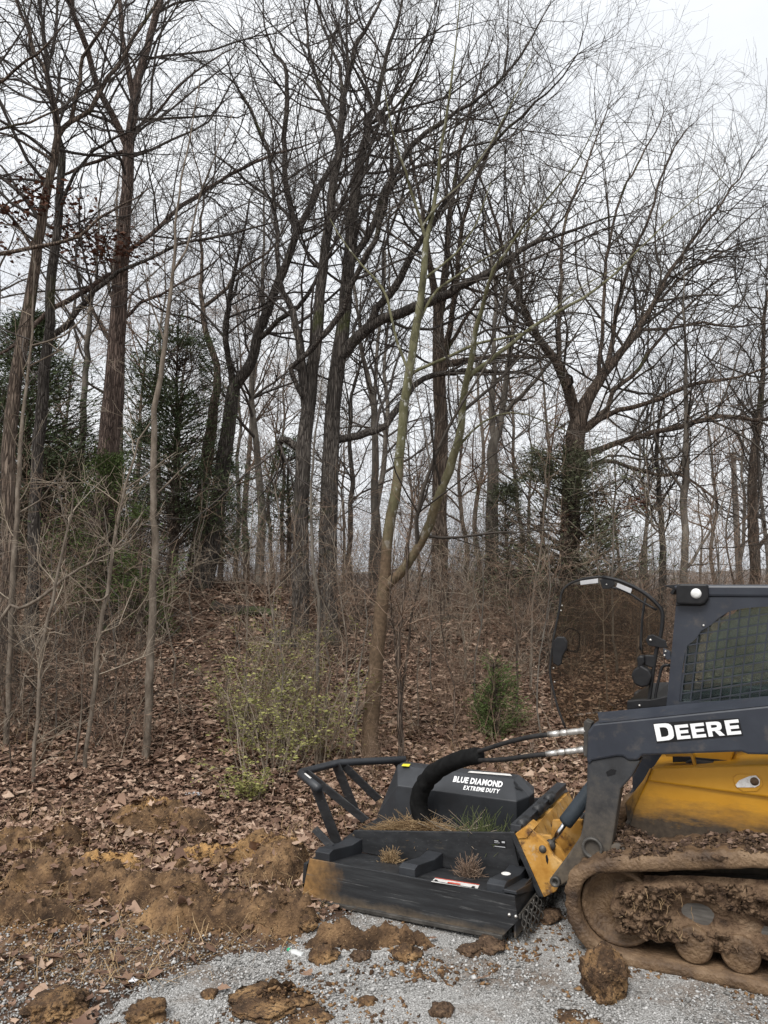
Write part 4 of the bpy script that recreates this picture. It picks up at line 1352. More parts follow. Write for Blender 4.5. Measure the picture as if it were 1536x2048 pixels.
cedar('cedar_tree', 40, 14.5, 620, 230, 'dark cedar spreading behind the black-stemmed oak', M['cedar'], 101, 340, .2, 60, .09)
cedar('cedar_tree', 345, 15.5, 575, 165, 'tall dark cedar just behind the thick red trunk', M['cedar'], 132, 400, .12, 58, .09)
cedar('cedar_tree', 205, 12.2, 890, 140, 'small bright green cedar at the foot of the red trunk', M['cedar_green'], 103, 170, .1, 44, .07)
cedar('cedar_tree', 575, 18, 870, 110, 'small dark cedar in the gap left of the mossy oak', M['cedar'], 104, 120, .3, 36, .085)
cedar('cedar_tree', 1135, 14.2, 830, 190, 'dense cedar around the foot of the broad spreading oak', M['cedar_brown'], 105, 330, .12, 56, .08)
cedar('cedar_tree', 1015, 17, 970, 130, 'low grey-green cedar beside the twin grey stems', M['cedar_brown'], 106, 150, .12, 40, .085)
cedar('cedar_tree', 280, 11.8, 1010, 90, 'low green cedar behind the pale straight sapling', M['cedar_green'], 107, 90, .1, 40, .065)
cedar('cedar_tree', 988, 9.3, 1308, 46, 'single green cedar seedling on the leafy bank', M['cedar_green'], 108, 80, .05, 46, .042, taper=.45, cat='seedling')
cedar('cedar_tree', 95, 17, 900, 150, 'brownish cedar low in the thicket by the crest', M['cedar_brown'], 109, 200, .1, 40, .09)
cedar('cedar_tree', 440, 20, 900, 100, 'shaded cedar beyond the tree on the crest', M['cedar'], 110, 150, .15, 36, .1)

# ------------------------------------------------------------------ saplings and brush


def sapling(name, Y, lines, label, bark, twig, seed, group=None, l1=4.0, len1=(.25, .9), up=.06, per2=3.0, per3=2.0, cat='sapling', wander=.16):
    global rng
    keep = rng
    rng = np.random.default_rng(seed)
    p0 = atY(lines[0][0][0], lines[0][0][1], Y)
    gz = h1(p0[0], Y)
    base = np.array([p0[0], Y, gz - .03])
    root = empty(name, base, label, cat, group)
    S0, D0, R0 = [], [], []
    for li, lb in enumerate(lines):
        rows = [[*atY(px, py, Y + (0 if li == 0 else .1 * k * rng.uniform(-1, 1))), max(wd * .6, 1.6) * .5 * Y / FPX] for k, (px, py, wd) in enumerate(lb)]
        if li == 0:
            rows[0][2] = min(rows[0][2], gz + .02)
            rows.insert(0, [rows[0][0], Y, gz - .08, rows[0][3] * 1.15])
        pl = smooth_line(rows, .16)
        pl[:, :3] += rng.normal(0, .006, pl[:, :3].shape)
        V, Q = tubes(pl[None, :, :3], pl[None, :, 3], 7)
        obj('stem' if li == 0 else 'limb', mesh(name, V - base, Q, True), M[bark], root)
        seg = np.linalg.norm(np.diff(pl[:, :3], axis=0), axis=1).sum()
        i = rng.integers(int(len(pl) * (.2 if li == 0 else .05)), len(pl) - 1, rng.poisson(seg * l1))
        T = unit(pl[np.minimum(i + 1, len(pl) - 1), :3] - pl[i, :3])
        q = rng.normal(0, 1, T.shape)
        q = unit(q - (q * T).sum(-1, keepdims=True) * T)
        a = rng.uniform(.6, 1.3, len(i))[:, None]
        S0.append(pl[i, :3])
        D0.append(T * np.cos(a) + q * np.sin(a))
        R0.append(pl[i, 3])
    S0, D0, R0 = np.concatenate(S0), np.concatenate(D0), np.concatenate(R0)
    ln = rng.uniform(*len1, len(S0))
    P1, Q1 = grow(S0, D0, ln, np.clip(R0 * .5, .002, .008), 7, wander, up, .3)
    s, d, r, pid, t = spawn(P1, Q1, per2, .15)
    l2 = ln[pid] * rng.uniform(.3, .7, len(s))
    P2, Q2 = grow(s, d, l2, np.clip(r * .7, .0013, .004), 4, wander, up, .5)
    s, d, r, pid, t = spawn(P2, Q2, per3, .2)
    P3, Q3 = grow(s, d, l2[pid] * rng.uniform(.3, .7, len(s)), np.clip(r * .7, .001, .003), 3, wander, up, .5)
    V, Q = join([tubes(P1, np.maximum(Q1, .0015), 3), tubes(P2, np.maximum(Q2, .0012), 3), tubes(P3, np.maximum(Q3, .001), 3)])
    TRI['n'] += len(Q) * 2
    obj('crown', mesh('crown', V - base, Q), M[twig], root, kind='stuff')
    rng = keep
    return root


sapling('sapling', 8.3, [
    [(292, 1482, 26), (298, 1400, 27), (302, 1300, 27), (306, 1200, 25), (310, 1100, 24), (306, 1000, 22), (306, 900, 21), (310, 820, 19), (326, 720, 17), (335, 640, 15), (345, 540, 12), (352, 450, 9), (362, 360, 7), (385, 250, 5), (400, 150, 3)],
    [(346, 545, 9), (372, 500, 8), (395, 410, 6), (430, 310, 4), (470, 220, 2)],
    [(330, 690, 7), (300, 600, 5), (280, 520, 3)],
    [(309, 990, 6), (360, 945, 5), (400, 900, 3)],
], 'tall pale straight sapling rising from open leaf litter', 'bark_pale', 'twig_grey', 201, l1=2.2)
sapling('sapling', 8.0, [
    [(170, 1500, 14), (185, 1400, 15), (193, 1350, 15), (200, 1267, 14), (216, 1188, 13), (226, 1097, 12), (242, 1011, 10), (258, 944, 8), (280, 880, 6), (310, 830, 3)],
    [(216, 1190, 7), (195, 1200, 6), (170, 1195, 4)], [(226, 1100, 6), (260, 1060, 5), (290, 1020, 3)], [(250, 980, 6), (290, 950, 5), (350, 905, 3)],
], 'leaning pale sapling with a side shoot crossing the fallen limb', 'bark_pale', 'twig_pale', 202, l1=3.5)
sapling('sapling', 7.6, [
    [(68, 1520, 12), (76, 1400, 13), (82, 1330, 13), (91, 1267, 12), (104, 1207, 11), (120, 1120, 9), (143, 1030, 7), (146, 970, 4)],
    [(95, 1255, 6), (70, 1300, 5), (50, 1350, 4), (40, 1400, 3)], [(136, 1060, 6), (120, 1000, 5), (115, 950, 3)],
], 'thin pale sapling with a bleached forked top at the thicket edge', 'bark_pale', 'twig_pale', 203, l1=3.5)
sapling('sapling', 8.6, [
    [(14, 1450, 18), (20, 1300, 18), (30, 1080, 17), (36, 980, 16), (40, 900, 14), (50, 800, 11), (62, 700, 9), (66, 600, 6), (70, 500, 3)],
    [(34, 1030, 7), (80, 1000, 6), (110, 960, 3)], [(62, 690, 6), (130, 670, 6), (200, 600, 4), (225, 560, 2)],
], 'straight pale sapling in front of the brown oak', 'bark_pale', 'twig_pale', 204, l1=3.0)
sapling('fallen_limb', 7.9, [
    [(-40, 1270, 12), (0, 1238, 12), (40, 1218, 12), (78, 1199, 11), (130, 1157, 10), (160, 1138, 9), (185, 1122, 8), (193, 1106, 6), (194, 1098, 4)],
    [(185, 1122, 6), (200, 1122, 5), (218, 1120, 4)],
], 'bleached broken limb hung slantwise between saplings', 'bark_pale', 'twig_pale', 205, l1=1.5, cat='broken limb')
sapling('sapling', 9.2, [
    [(632, 1395, 12), (636, 1300, 12), (636, 1194, 12), (625, 1107, 11), (622, 1000, 9), (628, 900, 7), (640, 800, 5), (650, 720, 3)],
], 'lichen-spotted sapling in front of the two stout oaks', 'bark_grey', 'twig_grey', 206, l1=3.0)
sapling('sapling', 8.4, [
    [(800, 1490, 22), (800, 1400, 18), (797, 1300, 14), (808, 1200, 10), (815, 1120, 8), (822, 1050, 6), (828, 950, 3)],
    [(800, 1420, 10), (812, 1330, 9), (824, 1240, 7), (845, 1150, 5), (880, 1060, 3)],
    [(800, 1400, 8), (790, 1290, 7), (780, 1180, 5), (790, 1080, 3)],
], 'clump of brown shoots standing close to the forked green tree', 'bark_brown', 'twig_brown', 207, l1=3.0)
MARKS = [(18, 10.2, 'the brown-barked oak'), (62, 11.5, 'the black-stemmed oak'), (190, 13, 'the thick red trunk'), (298, 8.3, 'the tall pale straight sapling'),
         (385, 17, 'the lone tree on the crest'), (500, 8.9, 'the tall yellow-green shrub'), (545, 8.1, 'the olive-green shrub'), (600, 12.6, 'the mossy oak with the broken stub'),
         (654, 12.9, 'the stout oak with the massive bough'), (745, 8.6, 'the forked green-stemmed tree'), (880, 15, 'the straight dark oak'), (988, 9.3, 'the cedar seedling'),
         (1146, 15, 'the broad spreading oak'), (1320, 16, 'the crooked slender tree'), (1362, 14, 'the slender straight tree'), (1468, 38, 'the wooden utility pole'), (1508, 18, 'the snag-topped brown tree')]


def where(px, Y, far=False):
    """says where a look-alike stands by the nearest thing one can find."""
    k = min(MARKS, key=lambda m_: abs(m_[0] - px) + (0 if far else 6 * abs(m_[1] - Y)))
    gap = abs(k[0] - px)
    if far and Y > k[1] + 2:
        return ('far behind ' if gap < 22 else 'beyond and beside ') + k[2]
    if gap > 35:
        return 'a little way off from ' + k[2]
    return ('in front of ' if Y < k[1] - .8 else 'behind ' if Y > k[1] + .8 else 'close beside ') + k[2]


# unremarkable saplings: alike, told apart only by where they stand
gsap = 'bare saplings scattered through the brush'
spots = [(25, 7.9), (55, 9.4), (110, 9.0), (130, 10.3), (150, 8.3), (230, 9.6), (250, 8.8), (345, 10.6), (385, 12.8), (455, 9.0), (480, 9.8), (505, 8.7),
         (525, 10.4), (548, 9.3), (566, 8.5), (590, 9.9), (605, 8.9), (655, 9.6), (672, 10.5), (690, 8.9), (706, 8.5), (722, 9.7), (838, 9.5), (862, 10.8),
         (905, 9.0), (930, 11.2), (955, 10.0), (1030, 9.6), (1060, 10.9), (1085, 9.1), (1105, 10.2), (1215, 10.5), (1235, 12.0), (1268, 11.0), (1300, 12.6), (1430, 13), (1480, 12.2)]
for k, (px, Y) in enumerate(spots):
    x = atY(px, 1165, Y)[0]
    gz = h1(x, Y)
    d = np.array([x, Y, gz]) - CAM
    dep = d[1] * CP + d[2] * SP
    py = 1024 - (-d[1] * SP + d[2] * CP) / dep * FPX
    Ht = rng.uniform(230, 560) * (1 if k % 3 else 1.25)
    ln_ = rng.uniform(-40, 40)
    wv = rng.uniform(4.5, 10.5)
    pts = [(px + ln_ * t + rng.normal(0, 6) * (t > 0), py - Ht * t, wv * (1 - .8 * t)) for t in np.linspace(0, 1, 6)]
    ex = [[(pts[2][0], pts[2][1], wv * .5), (pts[2][0] + rng.uniform(-50, 50), pts[2][1] - 70, wv * .35), (pts[2][0] + rng.uniform(-90, 90), pts[2][1] - 150, wv * .2)]]
    bk = ('bark_brown', 'bark_pale', 'bark_grey')[k % 3]
    tw = ('twig_brown', 'twig_pale', 'twig_brown')[k % 3]
    sapling('sapling', Y, [pts] + ex, 'thin %s bare sapling %s' % (bk[5:], where(px, Y)), bk, tw, 300 + k, {'bark_brown': 'brown bare saplings scattered through the brush',
            'bark_pale': 'pale bare saplings scattered through the brush', 'bark_grey': 'grey bare saplings scattered through the brush'}[bk], l1=3.5, per2=3, per3=1.5)


def shrub(name, px, Y, h_, r_, n_st, label, seed, leaf_n, m_leaf, twig='twig_pale', lsize=.018):
    global rng
    keep = rng
    rng = np.random.default_rng(seed)
    x = atY(px, 1165, Y)[0]
    base = np.array([x, Y, h1(x, Y) - .02])
    root = empty(name, base, label, 'shrub')
    az = rng.uniform(0, 6.3, n_st)
    S = np.stack([np.cos(az), np.sin(az), 0 * az], -1) * rng.uniform(0, .35, n_st)[:, None] * r_
    D = np.stack([np.cos(az) * .4, np.sin(az) * .4, 1 + 0 * az], -1) + rng.normal(0, .15, (n_st, 3))
    P1, R1 = grow(S, D, h_ * rng.uniform(.5, 1.1, n_st), np.full(n_st, .006), 8, .09, .0, .25)
    P1[..., 2] -= .25 * np.linspace(0, 1, 8) ** 3 * h_ * rng.uniform(0, 1, n_st)[:, None]
    s, d, r, pid, t = spawn(P1, R1, 9, .1, (.4, 1.1))
    l2 = rng.uniform(.1, .4, len(s)) * h_ * .55
    P2, R2 = grow(s, d, l2, np.full(len(s), .0026), 4, .16, .02, .5)
    V, Q = join([tubes(P1, R1, 4), tubes(P2, R2, 3)])
    obj('stems', mesh('stems', V, Q), M[twig], root, kind='stuff')
    A = P2[:, 1:].reshape(-1, 3)
    c = A[rng.integers(0, len(A), leaf_n)] + rng.normal(0, .018, (leaf_n, 3))
    sc = lsize * rng.uniform(.6, 1.6, leaf_n)
    V, Fx = scatter(LB, LF, c, np.stack([sc, sc * .8, sc], -1), rng.uniform(0, 6.3, leaf_n), rng.normal(0, .7, leaf_n), .05)
    obj('foliage', mesh('foliage', V, Fx), m_leaf, root, kind='stuff')
    rng = keep


shrub('shrub', 545, 8.1, 1.4, 1.0, 26, 'olive-green leafy shrub at the foot of the bank by the push bar', 401, 1700, M['shrub_leaf'])
shrub('shrub', 500, 8.9, 1.35, .55, 36, 'tall thin yellow-green shrub behind the olive shrub', 402, 1700, M['shrub_leaf'])
shrub('shrub', 645, 8.5, 1.2, .9, 34, 'yellow-green shrub between the lichen-spotted sapling and the green tree', 403, 1500, M['shrub_leaf'])
shrub('shrub', 575, 10.2, 1.5, .6, 34, 'wispy olive shrub below the dark hollow', 404, 2000, M['shrub_leaf'])
shrub('shrub', 500, 7.5, .42, .5, 16, 'low sprawling green shrub on the leaf litter', 405, 750, M['shrub_leaf'])


# brush tangle: a few clump meshes set out many times by geometry nodes (uncountable)
def clump(seed, n_st, h_, spread, arch, twig, per2=7, per3=2.2):
    global rng
    keep = rng
    rng = np.random.default_rng(seed)
    az = rng.uniform(0, 6.3, n_st)
    S = np.stack([rng.normal(0, spread, n_st), rng.normal(0, spread, n_st), np.full(n_st, -.06)], -1)
    D = np.stack([np.cos(az) * arch, np.sin(az) * arch, 1 + 0 * az], -1)
    ln = h_ * rng.gamma(6, 1 / 6, n_st)
    P1, R1 = grow(S, D, ln, rng.uniform(.002, .0048, n_st), 9, .15, -.05 * arch, .25)
    s, d, r, pid, t = spawn(P1, R1, per2, .12, (.5, 1.2))
    l2 = ln[pid] * rng.uniform(.12, .45, len(s))
    P2, R2 = grow(s, d, l2, np.clip(r * .6, .0014, .004), 5, .2, .02, .4)
    s, d, r, pid, t = spawn(P2, R2, per3, .2, (.5, 1.1))
    P3, R3 = grow(s, d, l2[pid] * rng.uniform(.3, .7, len(s)), np.full(len(s), .0014), 3, .2, .02, .6)
    V, Q = join([tubes(P1, R1, 4), tubes(P2, np.maximum(R2, .0013), 3), tubes(P3, np.maximum(R3, .0011), 3)])
    me = mesh('brush_clump', V, Q)
    me.materials.append(M[twig])
    rng = keep
    return bpy.data.objects.new('brush_clump', me)


def instanced(name, sources, P, rotz, scl, pick, label):
    col = bpy.data.collections.new(name + '_sources')
    for k, s_ in enumerate(sources):
        s_.name = '%s_%02d' % (name, k)
        col.objects.link(s_)
    me = bpy.data.meshes.new(name)
    me.from_pydata([tuple(map(float, p)) for p in P], [], [])
    for nm, ty, dat in (('rot', 'FLOAT_VECTOR', rotz), ('scl', 'FLOAT_VECTOR', scl), ('pick', 'INT', pick)):
        a = me.attributes.new(nm, ty, 'POINT')
        a.data.foreach_set('vector' if ty == 'FLOAT_VECTOR' else 'value', np.asarray(dat).ravel())
    o = obj(name, me, None, kind='stuff')
    o['label'] = label
    ng = bpy.data.node_groups.new(name, 'GeometryNodeTree')
    ng.interface.new_socket('Geometry', in_out='INPUT', socket_type='NodeSocketGeometry')
    ng.interface.new_socket('Geometry', in_out='OUTPUT', socket_type='NodeSocketGeometry')
    N_ = ng.nodes
    gi, go = N_.new('NodeGroupInput'), N_.new('NodeGroupOutput')
    ip = N_.new('GeometryNodeInstanceOnPoints')
    ci = N_.new('GeometryNodeCollectionInfo')
    ci.inputs['Collection'].default_value = col
    ci.inputs['Separate Children'].default_value = True
    ci.inputs['Reset Children'].default_value = True
    ip.inputs['Pick Instance'].default_value = True
    k_ = ng.links.new
    for nm, ty, sk in (('rot', 'FLOAT_VECTOR', 'Rotation'), ('scl', 'FLOAT_VECTOR', 'Scale'), ('pick', 'INT', 'Instance Index')):
        na = N_.new('GeometryNodeInputNamedAttribute')
        na.data_type = ty
        na.inputs['Name'].default_value = nm
        k_(na.outputs['Attribute'], ip.inputs[sk])
    k_(gi.outputs[0], ip.inputs['Points'])
    k_(ci.outputs[0], ip.inputs['Instance'])
    k_(ip.outputs[0], go.inputs[0])
    md = o.modifiers.new('set_out', 'NODES')
    md.node_group = ng
    return o


SRC = [clump(501, 13, 1.25, .28, .35, 'twig_brown'), clump(502, 10, 1.6, .25, .22, 'twig_brown'), clump(503, 9, .9, .3, .9, 'twig_brown'),
       clump(504, 8, 1.9, .2, .15, 'twig_pale'), clump(505, 11, 1.0, .35, .7, 'twig_pale'), clump(506, 12, 1.4, .3, .4, 'twig_grey')]
pts, pk, sc_ = [], [], []
tries = 0
while len(pts) < 205 and tries < 6000:
    tries += 1
    Y = rng.uniform(7.6, 18)
    px = rng.uniform(-80, 1600)
    x = atY(px, 1165, Y)[0]
    dn = .5
    if 310 < px < 560:
        dn = .0 if Y < 15 else .2
    elif px < 310:
        dn = 1.0 if Y > 8.2 else .3
    elif px > 1050:
        dn = .6 if Y > 10 else .2
    if Y < 8.4:
        dn *= .5
    if vnoise(np.array([[x * .8, Y * .8, 3.3]]), 7)[0] < .33:
        dn *= .3
    if rng.random() > dn:
        continue
    pts.append((x, Y, h1(x, Y)))
    pk.append(rng.choice([0, 1, 2, 3, 4, 5], p=[.24, .22, .2, .08, .12, .14]))
    sc_.append(rng.uniform(.6, 1.25) * (1.25 if Y > 12 else (1 if px < 320 else .75)))
n_ = len(pts)
sc_ = np.array(sc_)
instanced('undergrowth', SRC, pts, np.stack([0 * sc_, 0 * sc_, rng.uniform(0, 6.3, n_)], -1), np.stack([sc_, sc_, sc_], -1), np.array(pk, np.int32),
          'tangle of bare brown twigs and briars on the bank')

# farther brush and young growth behind the crest, one brown mass
SRC2 = [clump(601, 16, 2.6, .6, .25, 'twig_brown', 8, 2.4), clump(602, 14, 3.4, .5, .18, 'twig_brown', 8, 2.4), clump(603, 16, 2.2, .7, .5, 'twig_grey', 8, 2.4), clump(604, 12, 4.2, .5, .12, 'twig_grey', 9, 2.4)]
pts, pk, sc_ = [], [], []
for k in range(330):
    Y = 16 + 30 * rng.random() ** 1.25
    px = rng.uniform(-120, 1660)
    x = atY(px, 1165, Y)[0]
    if px > 1250 and rng.random() < .35:
        continue
    if 230 < px < 640 and Y < 22:
        continue
    if Y < 18.5:
        continue
    pts.append((x, Y, h1(x, Y)))
    pk.append(rng.choice([0, 1, 2, 3]))
    left = 1.35 if px < 560 else (1.0 if px < 1200 else .8)
    sc_.append(rng.uniform(.6, 1.2) * left)
n_ = len(pts)
sc_ = np.array(sc_)
instanced('far_brush', SRC2, pts, np.stack([0 * sc_, 0 * sc_, rng.uniform(0, 6.3, n_)], -1), np.stack([sc_, sc_, sc_], -1), np.array(pk, np.int32),
          'brown mass of brush and young growth beyond the crest')


# ------------------------------------------------------------------ background trees: a few kinds, copied
def bg_tree(name, seed, Hh, r0, label, group, twig, fork=True):
    global rng
    keep = rng
    rng = np.random.default_rng(seed)
    root = empty(name, (0, 0, 0), label, 'tree', group)
    K = 12
    t = np.linspace(0, 1, K)
    pl = np.stack([np.cumsum(rng.normal(0, .10, K)), np.cumsum(rng.normal(0, .10, K)), t * Hh - .1, r0 * (1 - .88 * t)], -1)
    pl[0, 3] *= 1.3
    pl = smooth_line(pl, .5)
    V, Q = tubes(pl[None, :, :3], pl[None, :, 3], 8)
    obj('trunk', mesh(name, V, Q, True), M['bark_grey'], root)
    nL = 16
    i = rng.integers(int(len(pl) * .35), len(pl) - 1, nL)
    az = rng.uniform(0, 6.3, nL)
    el = rng.uniform(.45, 1.15, nL)
    P0, R0_ = grow(pl[i, :3], np.stack([np.cos(az) * np.cos(el), np.sin(az) * np.cos(el), np.sin(el)], -1), Hh * rng.uniform(.16, .36, nL), pl[i, 3] * .55, 8, .13, .03, .2)
    s, d, r, pid, tt = spawn(P0, R0_, 8, .15)
    l1_ = Hh * rng.uniform(.05, .14, len(s))
    P1, R1 = grow(s, d, l1_, np.clip(r * .6, .004, .02), 6, .16, .03, .3)
    s, d, r, pid, tt = spawn(P1, R1, 4.5, .1)
    l2_ = l1_[pid] * rng.uniform(.35, .75, len(s))
    P2, R2 = grow(s, d, l2_, np.clip(r * .6, .004, .008), 4, .18, .03, .5)
    s, d, r, pid, tt = spawn(P2, R2, 2.0, .2)
    P3, R3 = grow(s, d, l2_[pid] * .6, np.full(len(s), .004), 3, .18, .03, .6)
    V, Q = join([tubes(P0, R0_, 6), tubes(P1, R1, 4), tubes(P2, np.maximum(R2, .0035), 3), tubes(P3, R3, 3)])
    TRI['n'] += len(Q) * 2
    obj('crown', mesh('crown', V, Q), M[twig], root, kind='stuff')
    rng = keep
    return root


def copy_tree(root, loc, rz, s_):
    c = root.copy()
    COL.objects.link(c)
    for ch in list(root.children):
        d = ch.copy()
        COL.objects.link(d)
        d.parent = c
    c.location = loc
    c.rotation_euler = (0, 0, rz)
    c.scale = (s_, s_, s_)
    return c


kinds = [bg_tree('distant_tree', 701, 15, .17, 'tall straight grey tree in the wood beyond the crest', 'tall grey trees beyond the crest', 'twig_grey'),
         bg_tree('distant_tree', 702, 12, .13, 'shorter dark slim tree in the wood beyond the crest', 'shorter dark trees beyond the crest', 'twig_dark'),
         bg_tree('distant_tree', 703, 10, .09, 'slight young pole-like tree in the wood beyond the crest', 'young pole trees beyond the crest', 'twig_brown')]
used = [False] * 3
bgs = [(-30, 24, 0), (70, 30, 1), (130, 22, 2), (215, 27, 0), (270, 35, 0), (312, 23, 2), (350, 30, 1), (470, 26, 2), (498, 33, 0), (520, 24, 1), (548, 38, 1), (566, 28, 2),
       (690, 30, 2), (672, 40, 0), (765, 27, 1), (815, 34, 2), (838, 42, 0), (928, 31, 1), (955, 25, 2), (1035, 29, 1), (1065, 36, 0), (1092, 26, 2), (1240, 34, 2), (1285, 30, 1), (1300, 42, 0),
       (1400, 38, 2), (1430, 30, 2), (1490, 34, 1), (1530, 45, 0), (1580, 28, 1)]
for px, Y, k in bgs:
    x = atY(px, 1165, Y)[0]
    loc = (x, Y, h1(x, Y) - .1)
    s_ = rng.uniform(.75, 1.15)
    rz = rng.uniform(0, 6.3)
    if not used[k]:
        used[k] = True
        kinds[k].location = loc
        kinds[k].rotation_euler = (0, 0, rz)
        kinds[k].scale = (s_, s_, s_)
        t_ = kinds[k]
    else:
        t_ = copy_tree(kinds[k], loc, rz, s_)
    t_['label'] = ('tall grey tree ', 'slim dark tree ', 'young pole-like tree ')[k] + where(px, Y, True)

# far wooded rise on the horizon: one hazy mass
n_ = 160
xs_ = np.linspace(-900, 900, n_)
rowsV, rowsF = [], []
prof = 14 + 7 * fbm(np.stack([xs_ * .006, 0 * xs_, 0 * xs_], -1), 3, 5) + 4.0 * fbm(np.stack([xs_ * .06, 0 * xs_, 0 * xs_], -1), 3, 6)
for k, (yy, fz) in enumerate(((420, -.3), (440, .55), (470, .9), (520, 1.0), (700, .9), (800, -.3))):
    for i in range(n_):
        rowsV.append((xs_[i], yy + 14 * math.sin(i * .7 + k), prof[i] * fz - 1.6 + (random.uniform(-1, 1) if 0 < fz else 0)))
for k in range(5):
    for i in range(n_ - 1):
        a = k * n_ + i
        rowsF.append((a, a + 1, a + n_ + 1, a + n_))
fw = obj('far_wood', mesh('far_wood', np.array(rowsV), rowsF), M['far_wood'], kind='stuff')
fw['label'] = 'distant grey-brown wooded rise along the horizon'

# ------------------------------------------------------------------ utility pole
Yp = 38.0
px_, pz = atY(1466, 905, Yp)[0], atY(1466, 905, Yp)[2]
gzp = h1(px_, Yp)
pole = empty('utility_pole', (px_, Yp, gzp), 'weathered wooden utility pole with a short crossarm beyond the trees', 'utility pole')
pl = np.array([[.12, 0, -.3, .17], [.03, 0, (pz - gzp) * .5, .15], [0, 0, pz - gzp, .125]])
pl = smooth_line(pl, .8)
V, Q = tubes(pl[None, :, :3], pl[None, :, 3], 10)
topc = np.arange(10)[None] + (len(pl) - 1) * 10
obj('shaft', mesh('shaft', V, [Q, topc]), M['pole_wood'], pole)


def boxmesh(name, size, bevel=0.0):
    bm = bmesh.new()
    bmesh.ops.create_cube(bm, size=1)
    bmesh.ops.scale(bm, vec=size, verts=bm.verts)
    if bevel:
        bmesh.ops.bevel(bm, geom=bm.edges[:], offset=bevel, segments=2, affect='EDGES')
    me = bpy.data.meshes.new(name)
    bm.to_mesh(me)
    bm.free()
    return me


ca = obj('crossarm', boxmesh('crossarm', (1.15, .12, .13), .01), M['pole_wood'], pole, (.1, -.18, pz - gzp - .35))
ca.rotation_euler = (0, .22, 0)
for dx in (-.42, .45):
    ins = bmesh.new()
    bmesh.ops.create_cone(ins, segments=10, radius1=.06, radius2=.035, depth=.2, cap_ends=True)
    me_ = bpy.data.meshes.new('insulator')
    ins.to_mesh(me_)
    ins.free()
    obj('insulator', me_, M['grey_plate'], pole, (.1 + dx, -.18, pz - gzp - .19 - dx * .22))

# ------------------------------------------------------------------ logs at the crest


def log(name, pa, pb, r, label, seed):
    a = ground_hit(*pa)
    b_ = ground_hit(*pb)
    a[2] += r * .5
    b_[2] += r * .5
    mid = (a + b_) / 2
    K = 14
    t = np.linspace(0, 1, K)[:, None]
    c = a * (1 - t) + b_ * t - mid
    c[:, 2] += .03 * np.sin(t[:, 0] * 7 + seed)
    rr = r * (1 - .35 * t[:, 0])
    V, Q = tubes(c[None], rr[None], 12)
    cc = np.repeat(c, 12, 0)
    V = cc + (V - cc) * (1 + .3 * fbm(V * 5, 3, seed))[:, None]
    e0 = np.arange(12)[None][:, ::-1]
    e1 = (np.arange(12) + (K - 1) * 12)[None]
    o = obj(name, mesh(name, V, [Q, e0, e1], True), M['log'], None, mid)
    return tag(o, label, 'log')


log('mossy_log', (425, 1222), (560, 1238), .12, 'mossy fallen log lying below the crest beside the oak roots', 3)
log('fallen_log', (545, 1292), (660, 1282), .17, 'dark rotten log in the hollow under the two stout oaks', 5)  # dark log added to suggest the darkness of the cavity here
log('fallen_log', (290, 1170), (345, 1168), .08, 'short dark log on the crest next to the lone tree', 8)

# ------------------------------------------------------------------ machine frame: local x = rearwards, y = away from the viewer, z = up
MO = onz(1240, 1932)
MA = R(27)
EX = np.array([math.cos(MA), -math.sin(MA), 0])
EY = np.array([math.sin(MA), math.cos(MA), 0])


def MP(px, py, yl):
    """photo pixel -> machine coordinates on the fore-and-aft vertical plane y = yl."""
    d = ray(px, py)
    t = (yl - (CAM - MO) @ EY) / (d @ EY)
    p = CAM + d * t - MO
    return np.array([p @ EX, yl, p[2]])


def PL(px, py, a, b_, c):
    """photo pixel -> machine coordinates on the plane through three machine points."""
    n_ = np.cross(b_ - a, c - a)
    C = np.array([(CAM - MO) @ EX, (CAM - MO) @ EY, CAMH])
    d = ray(px, py)
    d = np.array([d @ EX, d @ EY, d[2]])
    return C + d * (((a - C) @ n_) / (d @ n_))


def mroot(name, lx, ly, label, cat):
    wpos = MO + EX * lx + EY * ly
    e_ = empty(name, (wpos[0], wpos[1], 0), label, cat, None, -MA)
    e_['_o'] = (lx, ly)
    return e_


def mobj(name, V, F, m_, parent, smooth=False, bevel=0.0, kind=None):
    top = parent
    off = np.zeros(3)
    if '_o' in parent:
        off = np.array([parent['_o'][0], parent['_o'][1], 0])
    me = mesh(name, np.asarray(V, float) - off, F, smooth) if not isinstance(V, bpy.types.Mesh) else V
    o = obj(name, me, m_, parent, (0, 0, 0), kind)
    if '_o' not in parent:        # sub-part: parent mesh already sits in root space
        pass
    if bevel:
        md = o.modifiers.new('bevel', 'BEVEL')
        md.width = bevel
        md.segments = 2
        md.limit_method = 'ANGLE'
        md.angle_limit = R(35)
    return o


